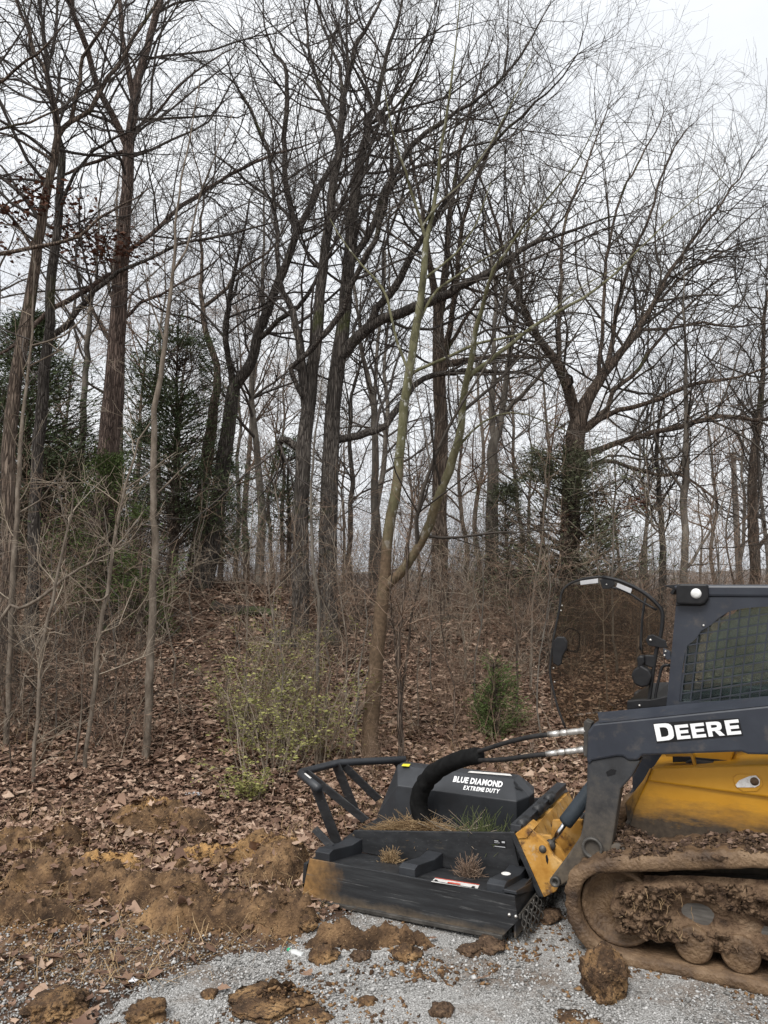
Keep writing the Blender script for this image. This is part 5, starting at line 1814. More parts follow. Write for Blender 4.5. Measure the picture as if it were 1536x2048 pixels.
class Root:
    """all parts of one thing share its frame; sub-parts are given coordinates in the same frame."""

    def __init__(self, name, lx, ly, label, cat):
        self.e = mroot(name, lx, ly, label, cat)
        self.off = np.array([lx, ly, 0.])
        del self.e['_o']

    def add(self, name, V, F, m_, parent=None, smooth=False, bevel=0.0, kind=None):
        me = mesh(name, np.asarray(V, float) - self.off, F, smooth)
        o = obj(name, me, M[m_] if isinstance(m_, str) else m_, parent or self.e, (0, 0, 0), kind)
        if bevel:
            md = o.modifiers.new('bevel', 'BEVEL')
            md.width = bevel
            md.segments = 2
            md.limit_method = 'ANGLE'
            md.angle_limit = R(35)
            md.harden_normals = False
        return o

    def plate(self, name, pts, y0, y1, m_, parent=None, bevel=.006, local=False, smooth=False):
        """outline (photo pixels, or (x, z) when local) on plane y0, extruded to y1."""
        a = np.array([(p[0], y0, p[1]) if local else MP(p[0], p[1], y0) for p in pts])
        b_ = a.copy()
        b_[:, 1] = y1
        n_ = len(a)
        area = sum(a[i, 0] * a[(i + 1) % n_, 2] - a[(i + 1) % n_, 0] * a[i, 2] for i in range(n_))
        if area < 0:
            a, b_ = a[::-1], b_[::-1]
        V = np.vstack([a, b_])
        F = [list(range(n_)), list(range(2 * n_ - 1, n_ - 1, -1))] + [[i, i + n_, (i + 1) % n_ + n_, (i + 1) % n_] for i in range(n_)]
        return self.add(name, V, F, m_, parent, smooth, bevel)

    def hull(self, name, near, far, m_, parent=None, bevel=.006):
        """prism between two point lists of the same length (3-D)."""
        n_ = len(near)
        V = np.vstack([near, far])
        F = [list(range(n_)), list(range(2 * n_ - 1, n_ - 1, -1))] + [[i, i + n_, (i + 1) % n_ + n_, (i + 1) % n_] for i in range(n_)]
        return self.add(name, V, F, m_, parent, False, bevel)

    def tube(self, name, pts, r, m_, parent=None, sides=14, caps=True, step=.03, ripple=None):
        pts = [np.asarray(p, float) for p in pts]
        rows = np.array([[*p, (r if np.isscalar(r) else r[i])] for i, p in enumerate(pts)])
        pl = smooth_line(rows, step) if len(pts) > 2 else rows
        rr = pl[:, 3].copy()
        if ripple:
            rr = rr * (1 + ripple * fbm(np.stack([np.arange(len(rr)) * .9, 0 * rr, 0 * rr], -1), 2, 4))
        V, Q = tubes(pl[None, :, :3], rr[None], sides)
        fs = [Q]
        if caps:
            fs += [np.arange(sides)[None][:, ::-1], (np.arange(sides) + (len(pl) - 1) * sides)[None]]
        return self.add(name, V, fs, m_, parent, True)

    def pipe(self, name, pts, r, m_, parent=None, sides=16):
        """mitred pipe through straight runs."""
        P = np.array(pts, float)[None]
        V, Q = tubes(P, np.full((1, len(pts)), r), sides)
        return self.add(name, V, [Q, np.arange(sides)[None][:, ::-1], (np.arange(sides) + (len(pts) - 1) * sides)[None]], m_, parent, True)

    def lathe(self, name, c, prof, m_, parent=None, axis='y', sides=40):
        """prof = [(radius, offset along axis)] revolved round the axis through c."""
        c = np.asarray(c, float)
        V, n_ = [], len(prof)
        for k in range(sides):
            a = 2 * math.pi * k / sides
            for r_, o_ in prof:
                if axis == 'y':
                    V.append(c + np.array([r_ * math.cos(a), o_, r_ * math.sin(a)]))
                else:
                    V.append(c + np.array([r_ * math.cos(a), r_ * math.sin(a), o_]))
        F = [[k * n_ + i, k * n_ + i + 1, ((k + 1) % sides) * n_ + i + 1, ((k + 1) % sides) * n_ + i] for k in range(sides) for i in range(n_ - 1)]
        return self.add(name, np.array(V), F, m_, parent, True)


def letter_poly(ch):
    """block capitals as strips in a unit-height box: returns list of quads (u, v) and the advance width."""
    s, b_ = .27, .22
    Q = []

    def ring(x0, x1, y0, y1, n_=10):
        ro, ri = [], []
        for k in range(n_ + 1):
            a = math.pi / 2 - math.pi * k / n_
            cy, hy = (y0 + y1) / 2, (y1 - y0) / 2
            ex = .55
            cx = lambda v: math.copysign(abs(v) ** ex, v)
            ro.append((x0 + (x1 - x0) * abs(math.cos(a)) ** ex, cy + hy * cx(math.sin(a))))
            ri.append((x0 + (x1 - s - x0) * abs(math.cos(a)) ** ex, cy + (hy - b_) * cx(math.sin(a))))
        return [[ro[k], ro[k + 1], ri[k + 1], ri[k]] for k in range(n_)]
    if ch == 'D':
        Q = [[(0, 0), (s, 0), (s, 1), (0, 1)]] + ring(s, .95, 0, 1)
        return Q, .95
    if ch == 'E':
        Q = [[(0, 0), (s, 0), (s, 1), (0, 1)]]
        for y0, w_ in ((0, .84), (.5 - b_ / 2, .78), (1 - b_, .84)):
            Q.append([(s, y0), (w_, y0), (w_, y0 + b_), (s, y0 + b_)])
        return Q, .84
    if ch == 'R':
        Q = [[(0, 0), (s, 0), (s, 1), (0, 1)]] + ring(s, .90, .36, 1)
        Q.append([(.42, .36), (.74, .36), (.99, 0), (.66, 0)])
        return Q, .99
    return Q, .5


def lettering(root, parent, text, P0, Rv, Uv, nrm, m_, heights=None, gap=.10, asc=1.0):
    """letters from letter_poly set along P0 -> P0+Rv with cap height Uv."""
    wid, tot = [], 0
    for i, ch in enumerate(text):
        hh = heights[i] if heights else 1
        _, w_ = letter_poly(ch)
        wid.append((tot, w_ * hh, hh))
        tot += w_ * hh + gap
    tot -= gap
    for i, ch in enumerate(text):
        Qs, _ = letter_poly(ch)
        o_, w_, hh = wid[i]
        V, F = [], []
        for q in Qs:
            k = len(V)
            V += [P0 + Rv * ((o_ + u * hh) / tot) + Uv * (v * hh) + nrm for u, v in q]
            F.append([k, k + 1, k + 2, k + 3])
        root.add('letter', V, F, m_, parent)


def font_text(root, parent, text, P0, Rv, Uv, nrm, m_, shear=.0, bold=.03, name='letter'):
    """default-font letters, one mesh each, fitted to the box P0 + Rv x Uv."""
    got, x, xmin = [], 0, 0
    for ch in text:
        if ch == ' ':
            x += .28
            continue
        cu = bpy.data.curves.new('t', 'FONT')
        cu.body = ch
        cu.size = 1
        cu.offset = bold
        cu.resolution_u = 2
        ob_ = bpy.data.objects.new('t', cu)
        me = bpy.data.meshes.new_from_object(ob_)
        v = np.array([q.co[:] for q in me.vertices])
        f = [list(p.vertices) for p in me.polygons]
        bpy.data.objects.remove(ob_)
        bpy.data.meshes.remove(me)
        x0, x1 = v[:, 0].min(), v[:, 0].max()
        v[:, 0] += x - x0
        got.append((v, f))
        x += x1 - x0 + .07
    tot = x - .07
    hmax = max(v[:, 1].max() for v, f in got)
    hmin = min(v[:, 1].min() for v, f in got)
    for v, f in got:
        vv = (v[:, 1] - hmin) / (hmax - hmin)
        uu = v[:, 0] / tot
        V = P0 + np.outer(uu, Rv) + np.outer(vv, Uv) + shear * np.outer(vv, Rv) + nrm
        root.add(name, V, f, m_, parent)


def decal(root, name, pxs, plane, m_, lift, parent=None):
    """flat print: photo-pixel quad on a plane given by three machine points."""
    V = np.array([PL(*p, *plane) for p in pxs]) + lift
    return root.add(name, V, [list(range(len(V)))], m_, parent)


# ------------------------------------------------------------------ track loader
T = Root('track_loader', .75, .95, 'muddy yellow and charcoal compact track loader with its cab door swung open', 'track loader')

# -- rubber tracks caked in mud
def track_loop():
    c0, r0 = np.array([-.02, .275]), .275
    c1, r1 = np.array([1.62, .50]), .36
    P = []
    for x in np.linspace(1.45, .06, 40):
        P.append((x, 0.0))
    for a in np.linspace(-math.pi / 2, -math.pi * 1.5 + .2, 46):
        P.append((c0[0] + r0 * math.cos(a), c0[1] + r0 * math.sin(a)))
    for a in np.linspace(math.pi / 2 + .2, 0, 20):
        P.append((c1[0] + r1 * math.cos(a), c1[1] + r1 * math.sin(a)))
    for a in np.linspace(0, -math.pi / 2 + .45, 12)[1:]:
        P.append((c1[0] + r1 * math.cos(a), c1[1] + r1 * math.sin(a)))
    P = np.array(P)
    P = np.vstack([P, P[:1]])
    seg = np.linalg.norm(np.diff(P, axis=0), axis=1)
    cum = np.concatenate([[0], np.cumsum(seg)])
    n_ = 360
    u = np.arange(n_) / n_ * cum[-1]
    return np.stack([np.interp(u, cum, P[:, 0]), np.interp(u, cum, P[:, 1])], -1), u


def track(y0, y1, seed):
    L_, u = track_loop()
    n_ = len(L_)
    tan = np.roll(L_, -1, 0) - np.roll(L_, 1, 0)
    tan /= np.linalg.norm(tan, axis=1, keepdims=True)
    nrm_ = np.stack([-tan[:, 1], tan[:, 0]], -1)
    cen = L_.mean(0)
    if ((L_[100] - cen) @ nrm_[100]) < 0:
        nrm_ = -nrm_
    prof = [(y0 + .006, -.062), (y0, -.045), (y0, -.022), (y0 + .004, -.004)] + [(y0 + (y1 - y0) * t, 0) for t in np.linspace(.05, .95, 12)] + \
           [(y1, -.01), (y1, -.05), ((y0 + y1) / 2, -.062)]
    K = len(prof)
    V = np.empty((n_, K, 3))
    for k, (yy, d_) in enumerate(prof):
        V[:, k, 0] = L_[:, 0] + nrm_[:, 0] * d_
        V[:, k, 1] = yy
        V[:, k, 2] = L_[:, 1] + nrm_[:, 1] * d_
    nz_ = fbm(V * 9, 4, seed, .6)
    lug = (np.sin(u / .085 * 2 * math.pi) > .1).astype(float)
    amp = np.zeros((n_, K))
    amp[:, 4:16] = (.010 + .014 * nz_[:, 4:16] - .008 * (1 - lug[:, None]))
    amp[:, :4] = .010 * nz_[:, :4]
    top = (V[:, :, 2] > .33)
    amp = amp + np.where(top & (np.arange(K)[None] >= 3) & (np.arange(K)[None] < 16), .028 * np.clip(fbm(V * 5, 4, seed + 3, .6) + .35, 0, 1), 0)
    V[:, :, 0] += nrm_[:, 0:1] * amp
    V[:, :, 2] += nrm_[:, 1:2] * amp
    V[:, :4, 1] -= np.clip(.014 * fbm(V[:, :4] * 7, 4, seed + 5), -.006, .02)
    V[..., 2] = np.maximum(V[..., 2], .004)
    ii_ = np.arange(n_ * K).reshape(n_, K)
    nx_ = np.roll(ii_, -1, 0)
    Fq = np.stack([ii_, np.roll(ii_, -1, 1), np.roll(nx_, -1, 1), nx_], -1).reshape(-1, 4)
    return V.reshape(-1, 3), Fq


V, Fq = track(0, .40, 801)
tr = T.add('track', V, Fq, 'mud_smooth', smooth=True)
V, Fq = track(1.50, 1.90, 802)
tr2 = T.add('track', V, Fq, 'mud_smooth', smooth=True)

for yo in (0.0, 1.5):
    idl = T.lathe('idler_wheel', (-.015, .06 + yo, .275), [(.0, .06), (.05, .055), (.06, .075), (.10, .09), (.165, .085), (.185, .03), (.205, .02), (.212, .04), (.212, .26), (.18, .28), (0, .28)], 'mud_smooth', sides=48)
    if yo == 0:
        T.lathe('hub', (-.015, .07, .275), [(0, -.012), (.035, -.01), (.05, .02), (.055, .06)], 'mud', idl, sides=24)
    for rx in (MP(1387, 1897, .06)[0], MP(1481, 1913, .06)[0], .98, 1.25):
        if yo and rx < .9:
            continue
        rl = T.lathe('track_roller', (rx, .06 + yo, .158), [(0, -.004), (.0845, -.005), (.086, -.0045), (.0955, .008), (.097, .011), (.098, .03), (.098, .28), (0, .29)], 'mud_smooth', sides=30)
    spk = T.lathe('drive_sprocket', (1.62, .1 + yo, .50), [(0, 0), (.1, 0), (.12, .04), (.26, .05), (.285, .07), (.285, .16), (0, .16)], 'mud_smooth', sides=32)

# track frame: steel beam plastered with mud, lumpy surface with a scraped bare stretch
xs2 = np.linspace(-.03, 1.55, 150)
zs2 = np.linspace(0, 1, 46)
XX, TT = np.meshgrid(xs2, zs2)
zlo = .135 + .05 * fbm(np.stack([XX * 9, 0 * XX, 0 * XX], -1), 3, 11)
ztop = np.where(XX < .12, .40 + (XX + .03) * .3, .455 + .17 * np.clip(XX - .05, 0, 2))
ztop = np.minimum(ztop, .47 + .105 * np.clip(XX, 0, 2))
ZZ = zlo + (ztop - zlo) * TT
Pm = np.stack([XX, ZZ, 0 * XX + 4.4], -1)
big = fbm(Pm * 5.5, 4, 815, .55)
fine = fbm(Pm * 19, 4, 816, .6)
scr = (.55 + .9 * vnoise(Pm * 14, 44)) * np.exp(-(((XX - .40) / .17) ** 2 + ((ZZ - .315) / .085) ** 2) * 1.2) + .9 * np.exp(-(((XX - .85) / .26) ** 2 + ((ZZ - .28) / .09) ** 2) * 1.2)
th = .045 + .06 * big + .048 * fine + .016 * lump(Pm, .05, 7) + .045 * np.exp(-((XX - .17) / .14) ** 2) * (1 + fine)
th = th * (1 - .96 * np.clip(scr * 1.3, 0, 1))
th *= np.clip(np.minimum(TT, 1 - TT) * 9, .25, 1)
YY = .115 - np.clip(th, -.02, .12)
ii_ = np.arange(XX.size).reshape(XX.shape)
FF = np.stack([ii_[:-1, :-1], ii_[:-1, 1:], ii_[1:, 1:], ii_[1:, :-1]], -1).reshape(-1, 4)
cake = T.add('mud_cake', np.stack([XX, YY, ZZ], -1).reshape(-1, 3), FF, 'mud', smooth=True)
T.plate('track_frame', [(.02, .20), (1.5, .20), (1.5, .58), (.9, .53), (.25, .45), (.02, .38)], .108, .30, 'steel_bare', local=True, bevel=.02)
T.plate('track_frame', [(.02, .20), (1.5, .20), (1.5, .58), (.25, .45), (.02, .38)], 1.6, 1.8, 'steel_bare', local=True, bevel=.02)

# mud and leaf mulch lying on the top run
N = 7000
u_ = rng.random(N) ** .9
X = -.06 + 1.35 * u_
yl = rng.uniform(.015, .40, N)
zt = np.where(X < .06, .54, .552 + .185 * (X - .06)) + .012
pile = np.clip(.5 + .9 * fbm(np.stack([X * 4, yl * 3, 0 * X], -1), 3, 821), 0, 1)
Z = zt + rng.random(N) * .055 * pile + .05 * pile * (yl > .12)
sz = rng.gamma(1.5, .0042, N) + .003
V, Fx = scatter(OCT, OCF, np.stack([X, yl, Z], -1), np.stack([sz * 1.6, sz, sz * .7], -1), rng.uniform(0, 6.3, N), rng.normal(0, .6, N), .36)
T.add('mud_crumbs', V, Fx, 'clod_dark', kind='stuff')
N = 1500
k_ = rng.integers(0, len(X), N)
s_ = rng.uniform(.008, .026, N)
V, Fx = scatter(LB, LF, np.stack([X[k_], yl[k_], Z[k_] + .012], -1), np.stack([s_, s_, s_], -1), rng.uniform(0, 6.3, N), rng.normal(0, .6, N), .15)
T.add('leaf_mulch', V, Fx, 'mulch', kind='stuff')
N = 900
k1, k2 = rng.integers(4, 42, N), rng.integers(3, 110, N)
sel = scr[k1, k2] < .35
Pc = np.stack([XX[k1, k2], YY[k1, k2] - .004, ZZ[k1, k2]], -1)[sel]
sz = np.minimum(rng.gamma(1.3, .005, len(Pc)) + .003, .018)
V, Fx = scatter(icv, icf, Pc, np.stack([sz * 1.6, sz, sz * .8], -1), rng.uniform(0, 6.3, len(Pc)), rng.normal(0, .8, len(Pc)), .42)
T.add('mud_clumps', V, Fx, 'mud', kind='stuff')
# dangling roots and straw on the mud
N = 46
az = rng.uniform(0, 6.3, N)
P0 = np.stack([rng.uniform(.02, .40, N), rng.uniform(.0, .04, N), rng.uniform(.22, .46, N)], -1)
Pg, Rg = grow(P0, np.stack([np.cos(az) * .6, -.5 + 0 * az, -.6 + np.sin(az) * .5], -1), rng.uniform(.02, .08, N), np.full(N, .0014), 5, .3, -.2, .5)
V, Q = tubes(Pg, Rg, 3)
T.add('root_threads', V, Q, 'straw', kind='stuff')

# -- yellow side body
yb = .34
body = T.plate('side_panel', [(1303, 1536), (1540, 1529), (1800, 1520), (1860, 1700), (1540, 1690), (1254, 1690), (1261, 1642), (1268, 1615), (1292, 1564)], yb, yb + .06, 'yellow', bevel=.012)
T.plate('panel_band', [(1305, 1537.5), (1540, 1530.5), (1800, 1523), (1810, 1635), (1540, 1596), (1400, 1577), (1294, 1563)], yb - .028, yb - .001, 'yellow', body, bevel=.012)
n0 = [MP(1303, 1536, yb), MP(1292, 1564, yb), MP(1268, 1616, yb), MP(1261, 1642, yb)]
f0 = [MP(1300, 1537, yb + .30), MP(1287, 1560, yb + .30), MP(1250, 1606, yb + .22), MP(1255, 1640, yb + .10)]
V = np.array(n0 + f0)
T.add('panel_nose', V, [[0, 1, 5, 4], [1, 2, 6, 5], [2, 3, 7, 6]], 'yellow', body)
T.plate('panel_top', [(1305, 1536), (1540, 1529), (1800, 1520), (1800, 1524), (1540, 1533), (1305, 1540)], yb + .005, yb + .42, 'yellow', body, bevel=.004)
T.plate('step_bracket', [(1329, 1508), (1384, 1508), (1392, 1533), (1322, 1536), (1327, 1532), (1386, 1530), (1381, 1513), (1332, 1513)], yb + .03, yb + .10, 'yellow', body, bevel=.003)
T.plate('fuel_box', [(1385, 1505), (1437, 1500), (1470, 1500), (1460, 1530), (1398, 1533)], yb + .16, yb + .4, 'yellow', body, bevel=.01)
lt = T.plate('latch_plate', [(1466, 1556), (1474, 1549), (1508, 1548), (1522, 1556), (1526, 1570), (1515, 1583), (1486, 1584), (1470, 1572)], yb - .036, yb - .026, 'yellow', body, bevel=.004)
T.plate('latch_hole', [(1471, 1570), (1478, 1561), (1500, 1552), (1512, 1551), (1520, 1560), (1519, 1570), (1510, 1575), (1474, 1575)], yb - .0405, yb - .036, 'white_scuffed', lt, bevel=.001)
T.lathe('latch_knob', MP(1509, 1563, yb - .0415), [(0, -.002), (.022, 0), (.026, .004)], 'mud', lt, sides=20)
# chassis behind and below
T.plate('chassis', [(.05, .30), (2.0, .30), (2.0, 1.05), (.35, 1.05), (.05, .80)], .42, 1.48, 'arm_dirty', local=True, bevel=.02)
T.plate('engine_hood', [(1.25, 1.0), (2.35, .95), (2.45, .6), (2.4, 1.45), (1.9, 1.62), (1.25, 1.66)], .44, 1.46, 'yellow', local=True, bevel=.03)

# -- boom arm
ya = .10
boom = T.plate('boom_arm', [(1199, 1446), (1536, 1411), (1900, 1373), (1900, 1512), (1536, 1510), (1496, 1509), (1483, 1504), (1284, 1511), (1276, 1521),
                            (1256, 1521), (1245, 1513), (1232, 1513), (1184, 1522), (1177, 1530), (1173, 1520), (1175, 1464), (1186, 1448)], ya, ya + .16, 'navy', bevel=.012)
n0 = [MP(1199, 1446, ya), MP(1536, 1411, ya), MP(1900, 1373, ya)]
b0 = [MP(1195, 1425, ya + .13), MP(1536, 1392, ya + .13), MP(1900, 1356, ya + .13)]
T.add('boom_top', np.array(n0 + b0 + [p + np.array([0, .06, -.05]) for p in b0]), [[0, 1, 4, 3], [1, 2, 5, 4], [3, 4, 7, 6], [4, 5, 8, 7]], 'navy', boom)
low = T.plate('arm_leg', [(1174, 1526), (1184, 1521), (1232, 1512), (1246, 1512), (1257, 1520), (1281, 1521), (1264, 1553), (1241, 1579), (1233, 1630), (1221, 1706), (1213, 1717),
                          (1162, 1748), (1121, 1772), (1108, 1774), (1101, 1766), (1104, 1752), (1130, 1718), (1160, 1674), (1165, 1655), (1173, 1597)], ya + .015, ya + .13, 'arm_dirty', bevel=.01)
T.plate('slot', [(1212, 1544), (1222, 1538), (1233, 1540), (1230, 1549), (1215, 1553)], ya + .013, ya + .0145, 'black_decal', low, bevel=0)
c = MP(1184, 1697, ya - .005)
T.lathe('pin_boss', c, [(.044, .12), (.044, .0), (.058, -.004), (.061, .004), (.061, .03)], 'steel_dark', low, sides=32)
T.lathe('pin_bore', c + np.array([0, .045, 0]), [(0, .0), (.0445, 0)], 'black_decal', low, sides=24)
c = MP(1110, 1764, ya - .005)
T.lathe('pivot_pin', c, [(0, .02), (.014, .018), (.016, -.004), (.028, -.006), (.031, .0), (.031, .13)], 'steel_dark', low, sides=28)
# mirrored far arm
T.plate('boom_arm', [(-.15, 1.27), (1.5, 1.45), (1.5, 1.10), (.15, 1.06), (.02, .62), (-.02, .42), (-.3, .26), (-.36, .30), (-.18, .55), (-.18, 1.0)], 1.62, 1.78, 'navy', local=True, bevel=.012)
T.pipe('cross_tube', [(-.02, .12, .56), (-.02, 1.76, .56)], .05, 'arm_dirty')
# boom lettering
Pq = [MP(1306, 1446, ya), MP(1478, 1436, ya), MP(1486, 1471, ya), MP(1314, 1486, ya)]
lift = np.array([0, -.003, 0])
bk = T.add('decal_backing', np.array(Pq) + lift, [[0, 1, 2, 3]], 'black_decal', boom)
P0 = MP(1314.5, 1482.3, ya)
lettering(T, boom, 'DEERE', P0, MP(1483, 1467.5, ya) - P0, MP(1307.5, 1448, ya) - P0, lift * 2, 'white_decal', [1, .82, .82, .82, .82], gap=.11)

# -- tilt cylinder
yc = .46
a = MP(1192, 1566, yc)
b_ = MP(1131, 1645, yc)
c = MP(1101, 1689, yc)
dv = unit(b_ - a)
cyl = T.pipe('tilt_cylinder', [a - dv * .12, b_ - dv * .02, b_], .046, 'cyl')
T.pipe('cylinder_rod', [b_ - dv * .02, c], .016, 'chrome', cyl)
T.pipe('rod_eye', [c + np.array([0, -.03, 0]), c + np.array([0, .03, 0])], .034, 'steel_dark', cyl)

# -- quick-attach plate
yq = .30
qa = T.plate('quick_attach', [(1033, 1674), (1053, 1657), (1063, 1662), (1080, 1674), (1095, 1688), (1101, 1703), (1108, 1713), (1124, 1726), (1132, 1740), (1112, 1783), (1088, 1795), (1084, 1790)], yq, yq + .035, 'yellow_worn', bevel=.006)
T.plate('attach_lip', [(1030, 1668), (1052, 1653), (1064, 1662), (1054, 1676), (1036, 1678)], yq - .01, yq + .16, 'yellow_worn', qa, bevel=.004)
T.plate('attach_web', [(1072, 1668), (1100, 1672), (1122, 1700), (1140, 1730), (1120, 1740), (1096, 1716)], yq + .16, yq + .19, 'yellow_worn', qa, bevel=.004)
T.plate('attach_web', [(1105, 1640), (1165, 1640), (1165, 1720), (1128, 1745), (1100, 1700)], yq + .30, yq + .33, 'yellow_worn', qa, bevel=.004)
p0, p1 = MP(1040, 1668, yq + .10), MP(1088, 1782, yq + .10)
dn = np.array([.05, 0, .01])
T.hull('attach_face', [p0, p1, p1 + dn, p0 + dn], [q + np.array([0, 1.1, 0]) for q in (p0, p1, p1 + dn, p0 + dn)], 'yellow_worn', qa, bevel=.004)
T.lathe('lock_pin', MP(1085, 1699, yq - .004), [(0, -.012), (.014, -.010), (.022, .0), (.026, .006)], 'steel_dark', qa, sides=20)
T.plate('slot', [(1091, 1712), (1094, 1709), (1097, 1720), (1095, 1729), (1092, 1722)], yq - .0015, yq + .001, 'black_decal', qa, bevel=0)

# -- cab
yk = .46
cab_out = [(1352, 1209), (1353, 1196), (1418, 1194), (1540, 1194), (1800, 1195), (1800, 1420), (1540, 1420), (1332, 1420)]
open_in = [(1358, 1404), (1364, 1345), (1369, 1312), (1375, 1291), (1392, 1277), (1402, 1262), (1422, 1250), (1437, 1236), (1460, 1222), (1492, 1216), (1540, 1213), (1700, 1211), (1712, 1222), (1715, 1400)]
A_ = [MP(*p, yk) for p in cab_out]
B_ = [MP(*p, yk) for p in open_in]
bm = bmesh.new()
va = [bm.verts.new(v) for v in A_]
vb = [bm.verts.new(v) for v in B_]
ea = [bm.edges.new((va[i], va[(i + 1) % len(va)])) for i in range(len(va))]
eb = [bm.edges.new((vb[i], vb[(i + 1) % len(vb)])) for i in range(len(vb))]
bmesh.ops.triangle_fill(bm, use_beauty=True, edges=ea + eb)
bm.verts.index_update()
Vc = np.array([v.co[:] for v in bm.verts])
Fc = [[v.index for v in f.verts] for f in bm.faces]
Ed = [(e.verts[0].index, e.verts[1].index) for e in bm.edges if len(e.link_faces) == 1]
bm.free()
n_ = len(Vc)


def shell(V, F, E, dy):
    W = V + np.array([0, dy, 0])
    return np.vstack([V, W]), [f for f in F] + [[i + n_ for i in f[::-1]] for f in F] + [[a, b, b + n_, a + n_] for a, b in E]


V2, F2 = shell(Vc, Fc, Ed, .03)
cab = T.add('cab_side', V2, F2, 'navy')
V3 = Vc.copy()
V3[:, 1] = 1.42
V2b, F2b = shell(V3, Fc, Ed, .03)
T.add('cab_side', V2b, F2b, 'navy')
zr = MP(1418, 1170, yk)[2]
xr0, xr1 = MP(1353, 1180, yk)[0], MP(1800, 1180, yk)[0]
zr0 = MP(1418, 1193.5, yk)[2]
T.plate('cab_roof', [(xr0 + .02, zr0), (xr1, zr0), (xr1, zr), (xr0 + .06, zr), (xr0 - .02, zr - .005)], yk - .012, 1.47, 'navy', local=True, bevel=.015)
T.plate('roof_visor', [(1326, 1171), (1356, 1168), (1356, 1174), (1345, 1190), (1340, 1186), (1345, 1178)], yk + .03, 1.42, 'plastic_black', bevel=.003)
pod = T.plate('light_pod', [(1352, 1208), (1352, 1172), (1358, 1167.5), (1416, 1168), (1417, 1196), (1409, 1207), (1400, 1210)], yk - .05, yk - .001, 'plastic_black', bevel=.012)
T.lathe('work_light', MP(1392, 1187, yk - .052), [(0, -.012), (.016, -.011), (.026, -.006), (.031, .004), (.034, .012)], 'lens', pod, sides=28)
T.pipe('pod_seal', [MP(1352, 1210, yk - .004), MP(1400, 1211, yk - .004), MP(1410, 1208, yk - .004), MP(1418, 1197, yk - .004)], .004, 'rubber', pod, 8)
T.lathe('bolt', MP(1407, 1251, yk - .004), [(0, -.004), (.006, -.003), (.007, .003)], 'zinc', cab, sides=12)
# rear wall, far glass, seat, floor
xb = xr1 - .1
T.plate('cab_back', [(xb, 1.0), (xb + .06, 1.0), (xb + .06, zr0), (xb, zr0)], yk + .03, 1.42, 'plastic_black', local=True, bevel=.005)
T.plate('cab_floor', [(.25, .95), (xb, .95), (xb, 1.06), (.25, 1.06)], yk + .03, 1.42, 'plastic_black', local=True, bevel=.005)
T.plate('seat_cushion', [(.75, 1.30), (1.2, 1.27), (1.2, 1.40), (.74, 1.42)], .72, 1.16, 'rubber', local=True, bevel=.03)
T.plate('seat_back', [(1.12, 1.36), (1.24, 1.36), (1.34, 1.95), (1.22, 1.97)], .72, 1.16, 'rubber', local=True, bevel=.03)
T.plate('joystick_console', [(.62, 1.25), (1.0, 1.25), (1.0, 1.46), (.66, 1.48)], .54, .68, 'plastic_black', local=True, bevel=.02)
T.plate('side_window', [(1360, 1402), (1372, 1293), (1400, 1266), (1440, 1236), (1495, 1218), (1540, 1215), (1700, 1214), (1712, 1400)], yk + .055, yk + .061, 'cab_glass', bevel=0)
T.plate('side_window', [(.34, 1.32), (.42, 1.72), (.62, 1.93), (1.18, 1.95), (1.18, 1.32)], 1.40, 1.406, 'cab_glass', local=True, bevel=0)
# side screen: crossing steel bars
scr_o = T.plate('side_screen', [(1358, 1404), (1364, 1345), (1366, 1345), (1361, 1404)], yk + .006, yk + .016, 'navy', bevel=0)


def inside(px, py):
    return bool(in_poly(np.array([px]), np.array([py]), np.array(open_in))[0])


def bar(p, q, wd, y_, y2):
    d = np.array([q[0] - p[0], q[1] - p[1]])
    d = d / np.linalg.norm(d)
    nn = np.array([-d[1], d[0]]) * wd
    T.plate('screen_bar', [(p[0] + nn[0], p[1] + nn[1]), (q[0] + nn[0], q[1] + nn[1]), (q[0] - nn[0], q[1] - nn[1]), (p[0] - nn[0], p[1] - nn[1])], y_, y2, 'navy', scr_o, bevel=0)


for k in range(18):           # uprights
    xb0 = 1361 + k * 19.6
    run = [(xb0 + (1404 - y) * .115, y) for y in np.arange(1208, 1404, 2.0)]
    ok = [p for p in run if inside(*p)]
    if len(ok) > 4:
        bar(ok[0], ok[-1], 1.35, yk + .003, yk + .013)
for k in range(16):           # cross bars
    y0 = 1236 + k * 19.0
    run = [(x, y0 - (x - 1360) * .155) for x in np.arange(1352, 1712, 2.0)]
    ok = [p for p in run if inside(*p)]
    if len(ok) > 4:
        bar(ok[0], ok[-1], 1.25, yk + .005, yk + .015)

# -- open front door: tinted pane in a bent frame
yd = .50
door = T.plate('door_pane', [(1184, 1155), (1205, 1154), (1237, 1161), (1270, 1175), (1294, 1190), (1314, 1208), (1324, 1222), (1325, 1243), (1321, 1272), (1313, 1300), (1308, 1332), (1297, 1406), (1290, 1440),
                             (1240, 1480), (1164, 1480), (1131, 1455), (1117, 1420), (1107, 1382), (1100.5, 1350), (1101.5, 1320), (1108, 1272), (1118.5, 1219), (1123, 1187), (1133, 1172), (1154, 1161)], yd, yd + .006, 'door_glass', bevel=0)
edge = [(1131, 1456), (1117, 1420), (1107, 1382), (1100.5, 1350), (1101.5, 1320), (1108, 1272), (1118.5, 1219), (1123, 1187), (1133, 1172), (1154, 1161), (1184, 1155), (1205, 1154), (1237, 1161), (1270, 1175), (1294, 1190)]
T.tube('door_seal', [MP(*p, yd - .003) for p in edge], .0075, 'rubber', door, 8)
T.tube('door_frame', [MP(*p, yd - .006) for p in ((1216, 1173), (1250, 1182), (1285, 1204), (1314, 1220))], .007, 'plastic_black', door, 8)
